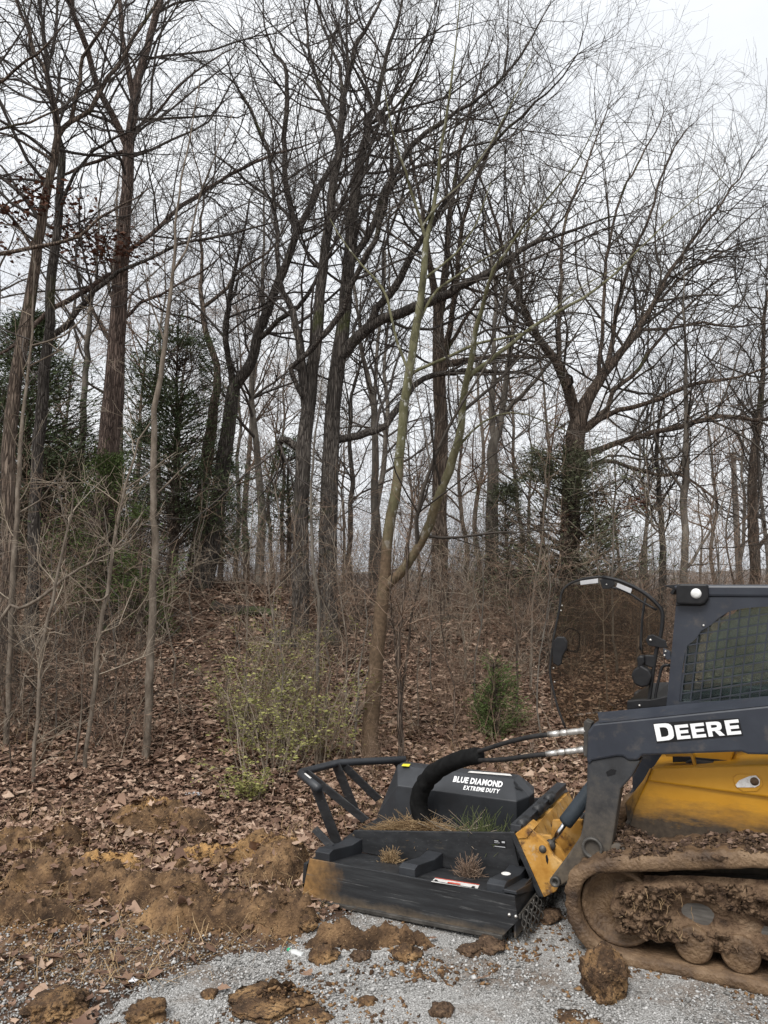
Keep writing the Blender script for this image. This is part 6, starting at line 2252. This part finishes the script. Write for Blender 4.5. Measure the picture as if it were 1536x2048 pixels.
T.tube('door_frame', [MP(*p, yd - .006) for p in ((1205, 1154), (1237, 1161), (1270, 1175), (1294, 1190), (1314, 1208), (1324, 1222), (1325, 1243), (1321, 1272), (1313, 1300), (1308, 1332), (1297, 1406), (1292, 1430))], .012, 'plastic_black', door, 10)
T.tube('door_frame', [MP(*p, yd - .004) for p in ((1291, 1196), (1286, 1225), (1283, 1260), (1281, 1300))], .008, 'plastic_black', door, 8)
T.tube('wiper_arm', [MP(*p, yd - .012) for p in ((1285, 1222), (1282, 1260), (1284, 1308))], .004, 'rubber', door, 6)
T.plate('reinforcing_plate', [(1160, 1162), (1196, 1157), (1196, 1166), (1161, 1170)], yd - .016, yd - .004, 'grey_plate', door, bevel=.002)
T.plate('reinforcing_plate', [(1235, 1166), (1264, 1178), (1261, 1187), (1232, 1174)], yd - .016, yd - .004, 'grey_plate', door, bevel=.002)
T.plate('top_clamp', [(1199, 1160), (1212, 1155), (1226, 1160), (1230, 1170), (1220, 1177), (1205, 1178)], yd - .014, yd - .003, 'plastic_black', door, bevel=.003)
for p in ((1213, 1169), (1124, 1211), (1122, 1221), (1107, 1336), (1109, 1364)):
    T.lathe('bolt', MP(*p, yd - .016), [(0, -.004), (.0045, -.003), (.005, .004)], 'zinc', door, sides=10)
hg = T.plate('hinge', [(1291, 1280), (1296, 1271), (1305, 1269), (1316, 1274), (1331, 1281), (1335, 1296), (1322, 1296), (1296, 1291)], yd - .03, yd - .012, 'plastic_black', door, bevel=.004)
T.lathe('bolt', MP(1301, 1280, yd - .032), [(0, -.006), (.007, -.005), (.008, .003)], 'zinc', door, sides=12)
T.plate('hinge', [(1326, 1296), (1340, 1303), (1343, 1319), (1334, 1320), (1327, 1312)], yd - .03, yd + .0, 'navy', door, bevel=.003)
for p in ((1331, 1303), (1329, 1311)):
    T.lathe('bolt', MP(*p, yd - .032), [(0, -.006), (.006, -.005), (.007, .003)], 'zinc', door, sides=12)
T.plate('door_latch', [(1106, 1282), (1114, 1273), (1128, 1274), (1134, 1284), (1133, 1298), (1125, 1312), (1121, 1330), (1116, 1333), (1105, 1327), (1104, 1305)], yd - .035, yd - .004, 'plastic_black', door, bevel=.008)
mir = T.tube('mirror_frame', [MP(*p, yd + .03) for p in ((1128, 1266), (1136, 1257.5), (1148, 1259), (1159, 1268), (1158, 1292), (1154, 1303), (1146, 1303), (1130, 1299), (1126, 1290))], .005, 'plastic_black', door, 8)
T.plate('wiper_motor', [(1273, 1316), (1278, 1311), (1288, 1312), (1289, 1326), (1284, 1332), (1298, 1340), (1304, 1352), (1297, 1372), (1283, 1376), (1268, 1368), (1262, 1352), (1266, 1340), (1275, 1334)], yd - .05, yd + .03, 'plastic_black', door, bevel=.012)
T.plate('gas_strut_mount', [(1289, 1310), (1309, 1311), (1310, 1333), (1306, 1336), (1289, 1331)], yd - .02, yd + .02, 'plastic_black', door, bevel=.006)
T.tube('handrail', [MP(*p, yk + .02) for p in ((1340, 1330), (1328, 1331), (1322, 1341), (1313, 1380), (1311, 1395), (1318, 1404), (1332, 1408))], .009, 'plastic_black', None, 10)
T.plate('front_sill', [(1254, 1402), (1280, 1399), (1300, 1399), (1335, 1392), (1336, 1412), (1254, 1420)], yk + .01, 1.40, 'plastic_black', bevel=.006)
T.lathe('bolt', MP(1279, 1411, yk + .006), [(0, -.006), (.006, -.005), (.007, .003)], 'zinc', None, sides=12)
T.plate('coupler_block', [(1171, 1440), (1184, 1446), (1176, 1472), (1174, 1515), (1167, 1512), (1167, 1444)], ya + .03, ya + .10, 'steel_dark', bevel=.004)

# ------------------------------------------------------------------ brush cutter
yn = -.07
B = Root('brush_cutter', -1.3, .9, 'black brush cutter attachment with hood, push bar and chain curtain', 'brush cutter')
zt0 = MP(1029, 1792, yn)[2]
xl, xr = -2.03, -.64
ztop_ = .245
sk = B.plate('skirt', [(1029, 1792), (1035, 1842), (1003, 1875), (603, 1798), (612, 1750), (619, 1717.5)], yn, yn + .014, 'black_skirt', bevel=.003)
ya0, ya1 = MP(1003, 1873, yn), MP(604, 1796, yn)
B.hull('skid_shoe', [ya0 + np.array([.01, -.018, -.012]), ya0 + np.array([.01, -.018, .012]), ya1 + np.array([0, -.018, .012]), ya1 + np.array([0, -.018, -.012])],
       [ya0 + np.array([.01, .06, -.012]), ya0 + np.array([.01, .06, .012]), ya1 + np.array([0, .06, .012]), ya1 + np.array([0, .06, -.012])], 'steel_dark', sk, bevel=.003)
# deck plate and the raised inner wall
xa, za = MP(1029, 1792, yn)[0], MP(1029, 1792, yn)[2]
xd, zd = MP(619, 1717.5, yn)[0], MP(619, 1717.5, yn)[2]
yw = .40
zw = .195
deck = B.add('deck', [(xa, yn + .006, za - .006), (xd, yn + .006, zd - .006), (xd, yw + .01, zw), (xa, yw + .01, zw), (xa, yn + .006, za - .02), (xd, yn + .006, zd - .02), (xd, yw + .01, zw - .014), (xa, yw + .01, zw - .014)],
             [[0, 3, 2, 1], [4, 5, 6, 7], [0, 1, 5, 4], [1, 2, 6, 5], [2, 3, 7, 6], [3, 0, 4, 7]], 'black_steel')
wall = B.plate('deck_wall', [(705, 1663), (708, 1661), (1018, 1665), (1024, 1668), (1045, 1765), (723, 1705)], yw, yw + .02, 'black_steel', bevel=.004)
B.plate('deck_wall', [(1.0 * -1.95, .16), (-.72, .16), (-.76, .46), (-1.95, .32)], 1.42, 1.44, 'black_steel', local=True, bevel=.004)
B.plate('centre_deck', [(-2.0, .24), (-.74, .24), (-.74, .27), (-2.0, .27)], yw + .02, 1.42, 'black_steel', local=True, bevel=.003)
B.plate('skirt', [(-2.03, .03), (-.68, .03), (-.60, .25), (-2.05, .25)], 1.88, 1.894, 'black_skirt', local=True, bevel=.003)
B.plate('deck', [(-2.03, .20), (-.64, .20), (-.64, .214), (-2.03, .214)], 1.44, 1.88, 'black_steel', local=True, bevel=.003)
B.plate('front_lip', [(-2.04, .11), (-2.02, .11), (-2.0, .24), (-2.03, .24)], yn + .016, 1.88, 'black_steel', local=True, bevel=.003)
# gusset ribs: sloped channel from the wall down to the skirt (top faces traced in pixels)
lifts = .055


def gusset(xc, w_, zb):
    yA, yB, yC = yw - .002, yw - .20, yn + .02
    yB = yw - .14
    zA, zB, zC = zw + .10, zw + .098, zb + .042
    prof = [(yA, zA), (yB, zB), (yC + .05, zC + .006), (yC, zC - .006), (yC, zb - .02), (yA, zw - .02)]
    near = [np.array([xc - w_, y_, z_]) for y_, z_ in prof]
    far = [np.array([xc + w_, y_, z_]) for y_, z_ in prof]
    return B.hull('gusset', near, far, 'hood_steel', None, .004)


for pxg in (675, 840, 1012):
    xc = MP(pxg, 1740, .15)[0]
    gusset(xc, .055, zt0)
# small rear step next to the last gusset
B.hull('end_block', [np.array([xa - .10, yn + .02, za]), np.array([xa + .005, yn + .02, za]), np.array([xa + .005, yn + .02, za + .02]), np.array([xa - .07, yn + .02, za + .02])],
       [np.array([xa - .10, yn + .40, zw - .01]), np.array([xa + .005, yn + .40, zw - .01]), np.array([xa + .005, yn + .40, zw + .055]), np.array([xa - .07, yn + .40, zw + .055])], 'hood_steel', None, .004)
# rear face and mounting plate leaning against the quick-attach
B.plate('rear_face', [(xa - .012, .05), (xa, .05), (xa, za - .01), (xa - .012, za - .01)], yn + .016, 1.88, 'black_skirt', local=True, bevel=.003)
mt0, mt1 = MP(1020, 1664, .29), MP(1079, 1795, .29)
dn = np.array([.045, 0, .008])
mp_ = B.hull('mount_plate', [mt0 - dn * .2, mt1 - dn * .2, mt1 + dn * .55, mt0 + dn * .55], [q + np.array([0, 1.3, 0]) for q in (mt0 - dn * .2, mt1 - dn * .2, mt1 + dn * .55, mt0 + dn * .55)], 'black_steel', None, .006)
a, b_ = MP(1027, 1664, .33), MP(1098, 1608, .95)
B.hull('mount_lip', [a + np.array([-.02, 0, 0]), a + np.array([.05, 0, .0]), a + np.array([.05, 0, .045]), a + np.array([-.02, 0, .045])],
       [np.array([a[0] - .02, 1.5, a[2]]), np.array([a[0] + .05, 1.5, a[2]]), np.array([a[0] + .05, 1.5, a[2] + .045]), np.array([a[0] - .02, 1.5, a[2] + .045])], 'hood_steel', mp_, .004)
for yy in (.36, .72, 1.0):
    B.pipe('pivot_tube', [(a[0] + .04, yy, a[2] + .035), (a[0] + .04, yy + .12, a[2] + .035)], .035, 'black_steel', mp_)

# motor hood: faceted steel cover
y1_, y2_, y3_, y4_ = .78, .93, 1.06, 1.22
tl, trr = MP(795, 1534, y2_), MP(1027, 1552.5, y2_)
ml, mr_ = MP(795, 1574, y1_), MP(1033, 1600, y1_)
zt_ = (tl[2] + trr[2]) / 2
zm_ = (ml[2] + mr_[2]) / 2
zb_ = .265
x_tl, x_tr, x_ml, x_mr = tl[0], trr[0], ml[0], mr_[0]
xe_l = MP(755, 1605, y1_ + .02)[0] - .02
xe_r = MP(1063, 1585, 1.0)[0]
HV = [(x_tl, y2_, zt_), (x_tr, y2_, zt_), (x_tr, y3_, zt_), (x_tl, y3_, zt_),                 # 0-3 top
      (x_ml, y1_, zm_), (x_mr, y1_, zm_), (x_mr, y4_, zm_), (x_ml, y4_, zm_),                 # 4-7 shoulder
      (xe_l, y1_ + .06, zb_ + .07), (xe_r, y1_ + .16, zm_), (xe_r, y4_ - .16, zm_), (xe_l, y4_ - .06, zb_ + .07),   # 8-11 ends
      (x_ml - .05, y1_, zb_), (x_mr, y1_, zb_), (x_mr, y4_, zb_), (x_ml - .05, y4_, zb_),     # 12-15 foot
      (xe_l - .01, y1_ + .06, zb_), (xe_r, y1_ + .16, zb_), (xe_r, y4_ - .16, zb_), (xe_l - .01, y4_ - .06, zb_)]
HF = [[0, 1, 2, 3], [0, 4, 5, 1], [2, 6, 7, 3], [1, 5, 9], [1, 9, 10, 2], [2, 10, 6], [0, 8, 4], [0, 3, 11, 8], [3, 7, 11],
      [4, 12, 13, 5], [5, 13, 17, 9], [9, 17, 18, 10], [10, 18, 14, 6], [6, 14, 15, 7], [8, 16, 12, 4], [8, 11, 19, 16], [7, 15, 19, 11]]
HV = np.array(HV)
hood = B.add('motor_hood', HV, HF, 'hood_steel', None, False, .006)
pln = (HV[0], HV[1], HV[5])
nn_ = np.cross(HV[1] - HV[0], HV[5] - HV[0])
nn_ = nn_ / np.linalg.norm(nn_)
if nn_[1] > 0:
    nn_ = -nn_


def fp(px, py):
    return PL(px, py, *pln)


P0 = fp(905.5, 1564.5)
font_text(B, hood, 'BLUE DIAMOND', P0, fp(1004, 1576) - P0, fp(906, 1552) - P0, nn_ * .004, M['white_decal'], .035, .042)
P0 = fp(926, 1580)
font_text(B, hood, 'EXTREME DUTY', P0, fp(998, 1588) - P0, fp(926.5, 1571.3) - P0, nn_ * .004, M['white_decal'], .035, .042)
ptop = (HV[0], HV[1], HV[2])
decal(B, 'warning_label', [(935, 1546), (1024, 1553), (1020, 1549), (940, 1543)], ptop, M['white_scuffed'], np.array([0, 0, .004]), hood)
decal(B, 'yellow_label', [(803, 1533), (818, 1534), (821, 1529), (806, 1528.5)], ptop, M['yellow_decal'], np.array([0, 0, .004]), hood)
pe = (HV[1], HV[5], HV[9])
ne = np.cross(HV[5] - HV[1], HV[9] - HV[1])
ne /= np.linalg.norm(ne)
if ne[1] > 0:
    ne = -ne
for q in ([(1028, 1562), (1036, 1570), (1034, 1573), (1026, 1564)], [(1034, 1572), (1046, 1580), (1044, 1583), (1032, 1574)], [(1030, 1572), (1038, 1577), (1036, 1580), (1029, 1575)]):
    decal(B, 'vent_slot', q, pe, M['black_decal'], ne * .004, hood)

# push bar: three straight pipe runs on flat braces
zb1 = .0


def bar_pt(px, py, yl):
    return MP(px, py, yl)


yc1, yc2 = .62, 1.16
best = None
for ya_ in np.arange(.3, 1.0, .04):
    for yb_ in np.arange(ya_ + .2, 1.6, .04):
        p, q = MP(599, 1546, ya_), MP(674, 1526, yb_)
        e_ = abs(p[0] - q[0]) + abs(p[2] - q[2])
        if best is None or e_ < best[0]:
            best = (e_, ya_, yb_)
_, yc1, yc2 = best
cA, cB = MP(599, 1546, yc1), MP(674, 1526, yc2)
nst, fst = None, None
for yy in np.arange(-.1, yc1, .01):
    p = MP(637, 1577, yy)
    if nst is None or abs(p[2] - cA[2]) < abs(nst[2] - cA[2]):
        nst = p
for yy in np.arange(yc2, 2.6, .01):
    p = MP(811, 1519, yy)
    if fst is None or abs(p[2] - cB[2]) < abs(fst[2] - cB[2]):
        fst = p
pb = B.pipe('push_bar', [nst, cA + (nst - cA) * .06, cA + (cB - cA) * .06, cB + (cA - cB) * .06, cB + (fst - cB) * .06, fst], .030, 'hood_steel')
B.add('bare_scrape', np.array([cA + (nst - cA) * t + np.array([0, -.03 * math.sin(a), .03 * math.cos(a)]) * 1.03 for t in (.3, .62) for a in (-.3, .2, .6)]),
      [[0, 1, 4, 3], [1, 2, 5, 4]], 'white_scuffed', pb)


def strip(name, p, q, wv, th, parent=None):
    """flat bar from p to q, wv = half-width vector, th = thickness vector."""
    p, q, wv, th = map(np.asarray, (p, q, wv, th))
    return B.hull(name, [p - wv, p + wv, q + wv, q - wv], [x_ + th for x_ in (p - wv, p + wv, q + wv, q - wv)], 'black_steel', parent, .003)


tX = np.array([.045, 0, 0])
thY = np.array([0, .014, 0])
foot1 = MP(676, 1694, .30)
strip('brace', nst + (cA - nst) * .12 - np.array([0, 0, .02]), foot1, tX, thY)
strip('brace', cA + (cB - cA) * .12, MP(731, 1642, yc1 + .1), np.array([.03, 0, .02]), thY)
strip('brace', cB + (cA - cB) * .06, MP(712, 1628, yc2 + .05), tX, thY)
strip('brace', cB + (fst - cB) * .05, MP(757, 1600, yc2 + .12), np.array([.03, 0, .02]), thY)
strip('brace', fst + (cB - fst) * .12 - np.array([0, 0, .02]), fst + np.array([.12, .05, -.42]), tX, thY)
strip('front_tab', MP(628, 1658, .2), MP(662, 1694, .12), np.array([.02, 0, .02]), thY)
# labels on the deck
pdk = (np.array([xa, yn + .006, za - .006]), np.array([xd, yn + .006, zd - .006]), np.array([xd, yw + .01, zw]))
wl = decal(B, 'warning_label', [(862, 1765), (955, 1780), (959, 1771), (871, 1757)], pdk, M['white_scuffed'], np.array([0, 0, .005]), deck)
decal(B, 'red_stripe', [(870, 1758.2), (958.4, 1772.2), (959, 1771), (871, 1757)], pdk, M['red_decal'], np.array([0, 0, .0065]), wl)
decal(B, 'label_print', [(896, 1765.5), (922, 1769.5), (920, 1772), (894, 1768)], pdk, M['red_decal'], np.array([0, 0, .0065]), wl)
decal(B, 'label_print', [(868, 1764), (876, 1765), (875, 1762), (870, 1761)], pdk, M['black_decal'], np.array([0, 0, .0065]), wl)
decal(B, 'label_print', [(942, 1777), (949, 1778), (951, 1775), (945, 1774)], pdk, M['black_decal'], np.array([0, 0, .0065]), wl)
pw = (MP(705, 1663, yw), MP(1018, 1665, yw), MP(1045, 1765, yw))
dp = decal(B, 'data_plate', [(987, 1678), (1011, 1680), (1013, 1696), (988, 1693)], pw, M['black_decal'], np.array([0, -.003, 0]), wall)
for q in ([(989, 1680), (997, 1681), (997, 1683), (989, 1682)], [(989, 1684), (1000, 1685), (1000, 1686), (989, 1685)], [(989, 1691), (1011, 1693.5), (1011, 1695), (989, 1692.5)], [(1004, 1682), (1010, 1682.5), (1010, 1686), (1004, 1685.5)]):
    decal(B, 'plate_print', q, pw, M['grey_plate'], np.array([0, -.0045, 0]), dp)
B.lathe('round_sticker', MP(1012, 1753, .02) + np.array([0, 0, .02]), [(0, .0), (.028, -.003)], 'white_scuffed', None, axis='z', sides=18)
for p in ((1018.5, 1829.5), (1031.5, 1833)):
    B.lathe('bolt', MP(*p, yn - .003), [(0, -.008), (.008, -.007), (.010, .003)], 'zinc', sk, sides=12)
# chain curtain along the rear opening
p_hi, p_lo = MP(1034, 1834, yn + .02), None
nch = 15
cb0 = np.array([xa + .012, yn + .03, .17])
B.hull('chain_bar', [cb0 + np.array([0, 0, -.012]), cb0 + np.array([.012, 0, -.012]), cb0 + np.array([.012, 0, .012]), cb0 + np.array([0, 0, .012])],
       [q + np.array([0, .9, 0]) for q in (cb0 + np.array([0, 0, -.012]), cb0 + np.array([.012, 0, -.012]), cb0 + np.array([.012, 0, .012]), cb0 + np.array([0, 0, .012]))], 'steel_dark', None, .002)
for k in range(nch):
    yy = yn + .05 + k * .055
    Vs, Fs, o_ = [], [], 0
    for j in range(4):
        zc = .165 - j * .036
        a = np.linspace(0, 2 * math.pi, 13)[:-1]
        flat = (j + k) % 2 == 0
        ring_ = np.stack([(.013 * np.cos(a)) * (0 if flat else 1), (.013 * np.cos(a)) * (1 if flat else 0), .022 * np.sin(a)], -1) + np.array([xa + .035 + .02 * j / 5, yy, zc])
        ring_ = np.vstack([ring_, ring_[:1]])
        Vt, Qt = tubes(ring_[None], np.full((1, 13), .0042), 5)
        Vs.append(Vt)
        Fs.append(Qt + o_)
        o_ += len(Vt)
    B.add('chain', np.concatenate(Vs), np.concatenate(Fs), 'steel_dark', smooth=True)

# hydraulic hoses
hs1 = [MP(1098, 1469, .17), MP(1060, 1474, .19), MP(1010, 1486, .26), MP(960, 1502, .36), MP(925, 1512, .42)]
hs2 = [MP(1094, 1508, .15), MP(1050, 1513, .17), MP(1005, 1519, .25), MP(955, 1521, .36), MP(920, 1524, .42)]
for hp, tip, endp in ((hs1, (1098, 1469), (1172, 1461)), (hs2, (1094, 1508), (1168, 1499))):
    h_o = B.tube('hydraulic_hose', hp, .0145, 'rubber')
    a, b_ = MP(*tip, hp[0][1]), MP(*endp, .15)
    d = b_ - a
    B.tube('hose_ferrule', [a - d * .02, a + d * .28], .0185, 'zinc', h_o, step=.01)
    B.tube('coupler', [a + d * .28, a + d * .33, a + d * .38, a + d * .46, a + d * .5], [.013, .019, .021, .019, .014], 'zinc', h_o, step=.006)
    B.tube('coupler', [a + d * .5, a + d * .56, a + d * .74, a + d * .8, a + d * .9, a + d * 1.0], [.016, .019, .019, .017, .021, .021], 'zinc', h_o, step=.006)
B.tube('hose_sleeve', [MP(958, 1511, .36), MP(930, 1516, .42), MP(900, 1527, .50), MP(868, 1546, .58), MP(845, 1575, .64), MP(837, 1606, .66), MP(843, 1634, .66), MP(856, 1662, .66)],
       [.050, .056, .058, .060, .062, .062, .060, .056], 'sleeve', None, 18, ripple=.14)

# ------------------------------------------------------------------ debris on the cutter deck
def mworld(P):
    P = np.asarray(P, float)
    return MO + P[..., :1] * EX + P[..., 1:2] * EY + P[..., 2:3] * np.array([0, 0, 1.])


def straw_heap(name, c, ext, n_, m_, label, cat, ln=(.05, .16), mound=.05, elev=.2, wd=.0014, kind=None):
    q = np.clip(rng.normal(0, .5, (n_, 2)), -1, 1)
    hz = mound * np.clip(1 - (q ** 2).sum(1), .05, 1)
    P = np.array(c) + np.stack([q[:, 0] * ext[0], q[:, 1] * ext[1], hz * rng.uniform(.1, 1, n_)], -1)
    W = mworld(P)
    cw = mworld(np.array([c]))[0]
    az = rng.uniform(0, 6.3, n_)
    el = np.abs(rng.normal(elev, elev, n_))
    d = np.stack([np.cos(az) * np.cos(el), np.sin(az) * np.cos(el), np.sin(el)], -1)
    Pg, Rg = grow(W, d, rng.uniform(*ln, n_), np.full(n_, wd), 4, .12, -.02, .6)
    V, Q = tubes(Pg, Rg, 3)
    o = obj(name, mesh(name, V - cw, Q), m_, None, cw, kind)
    return tag(o, label, cat) if not kind else o


zd_ = .275
tag(straw_heap('pine_straw', (-1.45, .61, zd_ + .01), (.40, .10), 2000, M['straw'], '', '', (.05, .17), .13, .15, kind='stuff'), 'heap of brown pine straw lying along the cutter deck', 'straw')
straw_heap('pine_sprig', (-.98, .58, zd_ + .06), (.20, .10), 170, M['pine'], 'green pine sprigs caught on the deck beside the hood', 'pine sprig', (.10, .24), .07, .55, .0016)
straw_heap('twig_bundle', (-1.12, .60, zd_ + .07), (.16, .08), 26, M['twig_pale'], 'broken pale sticks lying in the straw by the hose sleeve', 'sticks', (.15, .38), .06, .3, .004)
p = MP(785, 1705, .30)
straw_heap('straw_clump', (p[0], .28, .205), (.05, .05), 260, M['straw'], 'clump of dry straw with a wood chip on the deck near the first gusset', 'straw clump', (.03, .09), .07, .6, .0014)
p = MP(940, 1745, .30)
straw_heap('twig_nest', (p[0], .27, .205), (.055, .05), 240, M['twig_brown'], 'nest-like bundle of brown stems against the deck wall', 'twig bundle', (.05, .12), .09, .5, .0022)

# ------------------------------------------------------------------ clods of earth, each a thing of its own
def clod(px, base_py, w_px, h_px, label, seed, m_='clod', rough=.34, sub=4, flat=None, name='dirt_clod', y=None):
    c = onz(px, base_py)
    dep = c[1]
    rx = w_px * .5 * dep / FPX
    rz = (h_px * .5 * dep / FPX) if flat is None else flat
    ry = rx * .9
    bm = bmesh.new()
    bmesh.ops.create_icosphere(bm, subdivisions=sub, radius=1)
    V = np.array([v.co[:] for v in bm.verts])
    F_ = np.array([[v.index for v in f.verts] for f in bm.faces])
    bm.free()
    nz_ = .20 * lump(V + seed, .55, seed) + .13 * lump(V + seed, .27, seed + 4) + .11 * lump(V, .12, seed + 5) + .16 * np.abs(fbm(V * 4, 4, seed + 6, .7)) - .28
    nz_ = nz_ + fbm(V * 1.5 + seed * 7.3, 3, seed) * rough * 1.5 + fbm(V * 5 + seed, 4, seed + 1, .62) * rough * .7 + .10 * np.abs(fbm(V * 13, 3, seed + 2))
    V = V * (1 + nz_)[:, None] * np.array([rx, ry, rz])
    low = np.percentile(V[:, 2], 20)
    V[:, 2] -= low
    V[:, 2] = np.maximum(V[:, 2], -.03)
    yy = c[1] + ry * .6
    gx = c[0] * yy / c[1]
    o = obj(name, mesh(name, V, F_, False), M[m_], None, (gx, yy, h1(gx, yy) - .004))
    return tag(o, label, 'dirt clod')


clod(1210, 2003, 80, 104, 'large rough lump of orange clay dropped beside the track', 1, rough=.26, sub=5)
clod(112, 2046, 104, 50, 'broad sandy clod at the edge of the dirty gravel', 2, rough=.30, sub=5)
clod(290, 2050, 66, 46, 'jagged brown clod with a leaf stuck on it lying on clean gravel', 3, rough=.42)
clod(418, 2000, 30, 18, 'small squat brown lump alone on pale gravel', 4, sub=3)
clod(648, 1925, 52, 28, 'reddish crumbly clod next to the green-capped bottle', 5, rough=.42)
clod(720, 1922, 36, 18, 'dark soil clod between two reddish clods on the gravel', 6, 'clod_dark', .4)
clod(812, 1922, 54, 22, 'low tan clod in front of the cutter skirt', 7, rough=.42)
clod(880, 2036, 40, 26, 'small dark knobbly clod on open gravel', 8, 'clod_dark', .4, 3)
clod(735, 2012, 30, 18, 'tiny brown clod on gravel near the low tan clod', 9, sub=3)
clod(545, 2030, 110, 40, 'flattened crumbling clay patch pressed into the gravel', 10, rough=.6, flat=.014)
clod(620, 2048, 90, 34, 'trodden clay smear beside the flattened patch', 11, rough=.6, flat=.012)
clod(1150, 2050, 70, 24, 'sandy clay smear on gravel in front of the big lump', 12, rough=.6, flat=.010)
clod(615, 1878, 40, 26, 'small reddish clod by the skid shoe of the cutter', 23, rough=.4)
clod(980, 1905, 60, 22, 'low dark clod behind the chain curtain', 24, 'clod_dark', .45)
clod(940, 1912, 44, 18, 'flat brown clod under the rear corner of the cutter', 25, 'clod_dark', .45)
clod(1090, 1845, 60, 26, 'dark clod in the shade between cutter and track', 26, 'clod_dark', .45)

# ------------------------------------------------------------------ litter
c = onz(580, 1905)
bt = empty('crushed_bottle', (c[0], c[1], h1(c[0], c[1])), 'crushed clear plastic bottle with green cap on the soil', 'bottle')
prof = [(0, .012), (.012, .013), (.02, .020), (.035, .029), (.06, .031), (.085, .028), (.11, .030), (.135, .029), (.14, .02)]
P = np.array([[p_[0], 0, .018] for p_ in prof])[None]
V, Q = tubes(P, np.array([[p_[1] for p_ in prof]]), 14)
V = V + (fbm(V * 45, 3, 3) * .007)[:, None] * np.array([.3, 1, .8])
V[:, 2] = np.maximum(V[:, 2] * .75, .002)
o = obj('bottle_body', mesh('bottle_body', V, [Q, (np.arange(14) + 8 * 14)[None]], True), M['plastic_clear'], bt)
P = np.array([[-.022, 0, .016], [-.002, 0, .016]])[None]
V, Q = tubes(P, np.array([[.016, .016]]), 14)
obj('cap', mesh('cap', V, [Q, np.arange(14)[None][:, ::-1], (np.arange(14) + 14)[None]]), M['plastic_green'], bt)
bt.rotation_euler = (0, 0, R(-35))
bt.scale = (.7, .7, .6)


def scrap(px, py, s_, label, seed):
    g = ground_hit(px, py, 3.0)
    n_ = 9
    uu, vv = np.meshgrid(np.linspace(-1, 1, n_), np.linspace(-.7, .7, n_))
    Pp = np.stack([uu, vv, 0 * uu], -1)
    Pp = Pp + np.stack([fbm(Pp * 2 + seed, 3, seed), fbm(Pp * 2.1 + seed, 3, seed + 1), .9 * fbm(Pp * 2.2 + seed, 3, seed + 2)], -1) * .6
    V = Pp.reshape(-1, 3) * s_
    V[:, 2] -= V[:, 2].min()
    ii_ = np.arange(n_ * n_).reshape(n_, n_)
    FF = np.stack([ii_[:-1, :-1], ii_[:-1, 1:], ii_[1:, 1:], ii_[1:, :-1]], -1).reshape(-1, 4)
    o = obj('paper_scrap', mesh('paper_scrap', V, FF, True), M['paper_white'], None, (g[0], g[1], g[2] + .01))
    md = o.modifiers.new('thick', 'SOLIDIFY')
    md.thickness = .0012
    tag(o, label, 'litter')


scrap(262, 1972, .03, 'scrap of white paper on the edge of the gravel', 4)
scrap(385, 1594, .07, 'crumpled white wrapper lying on the leaf litter', 9)
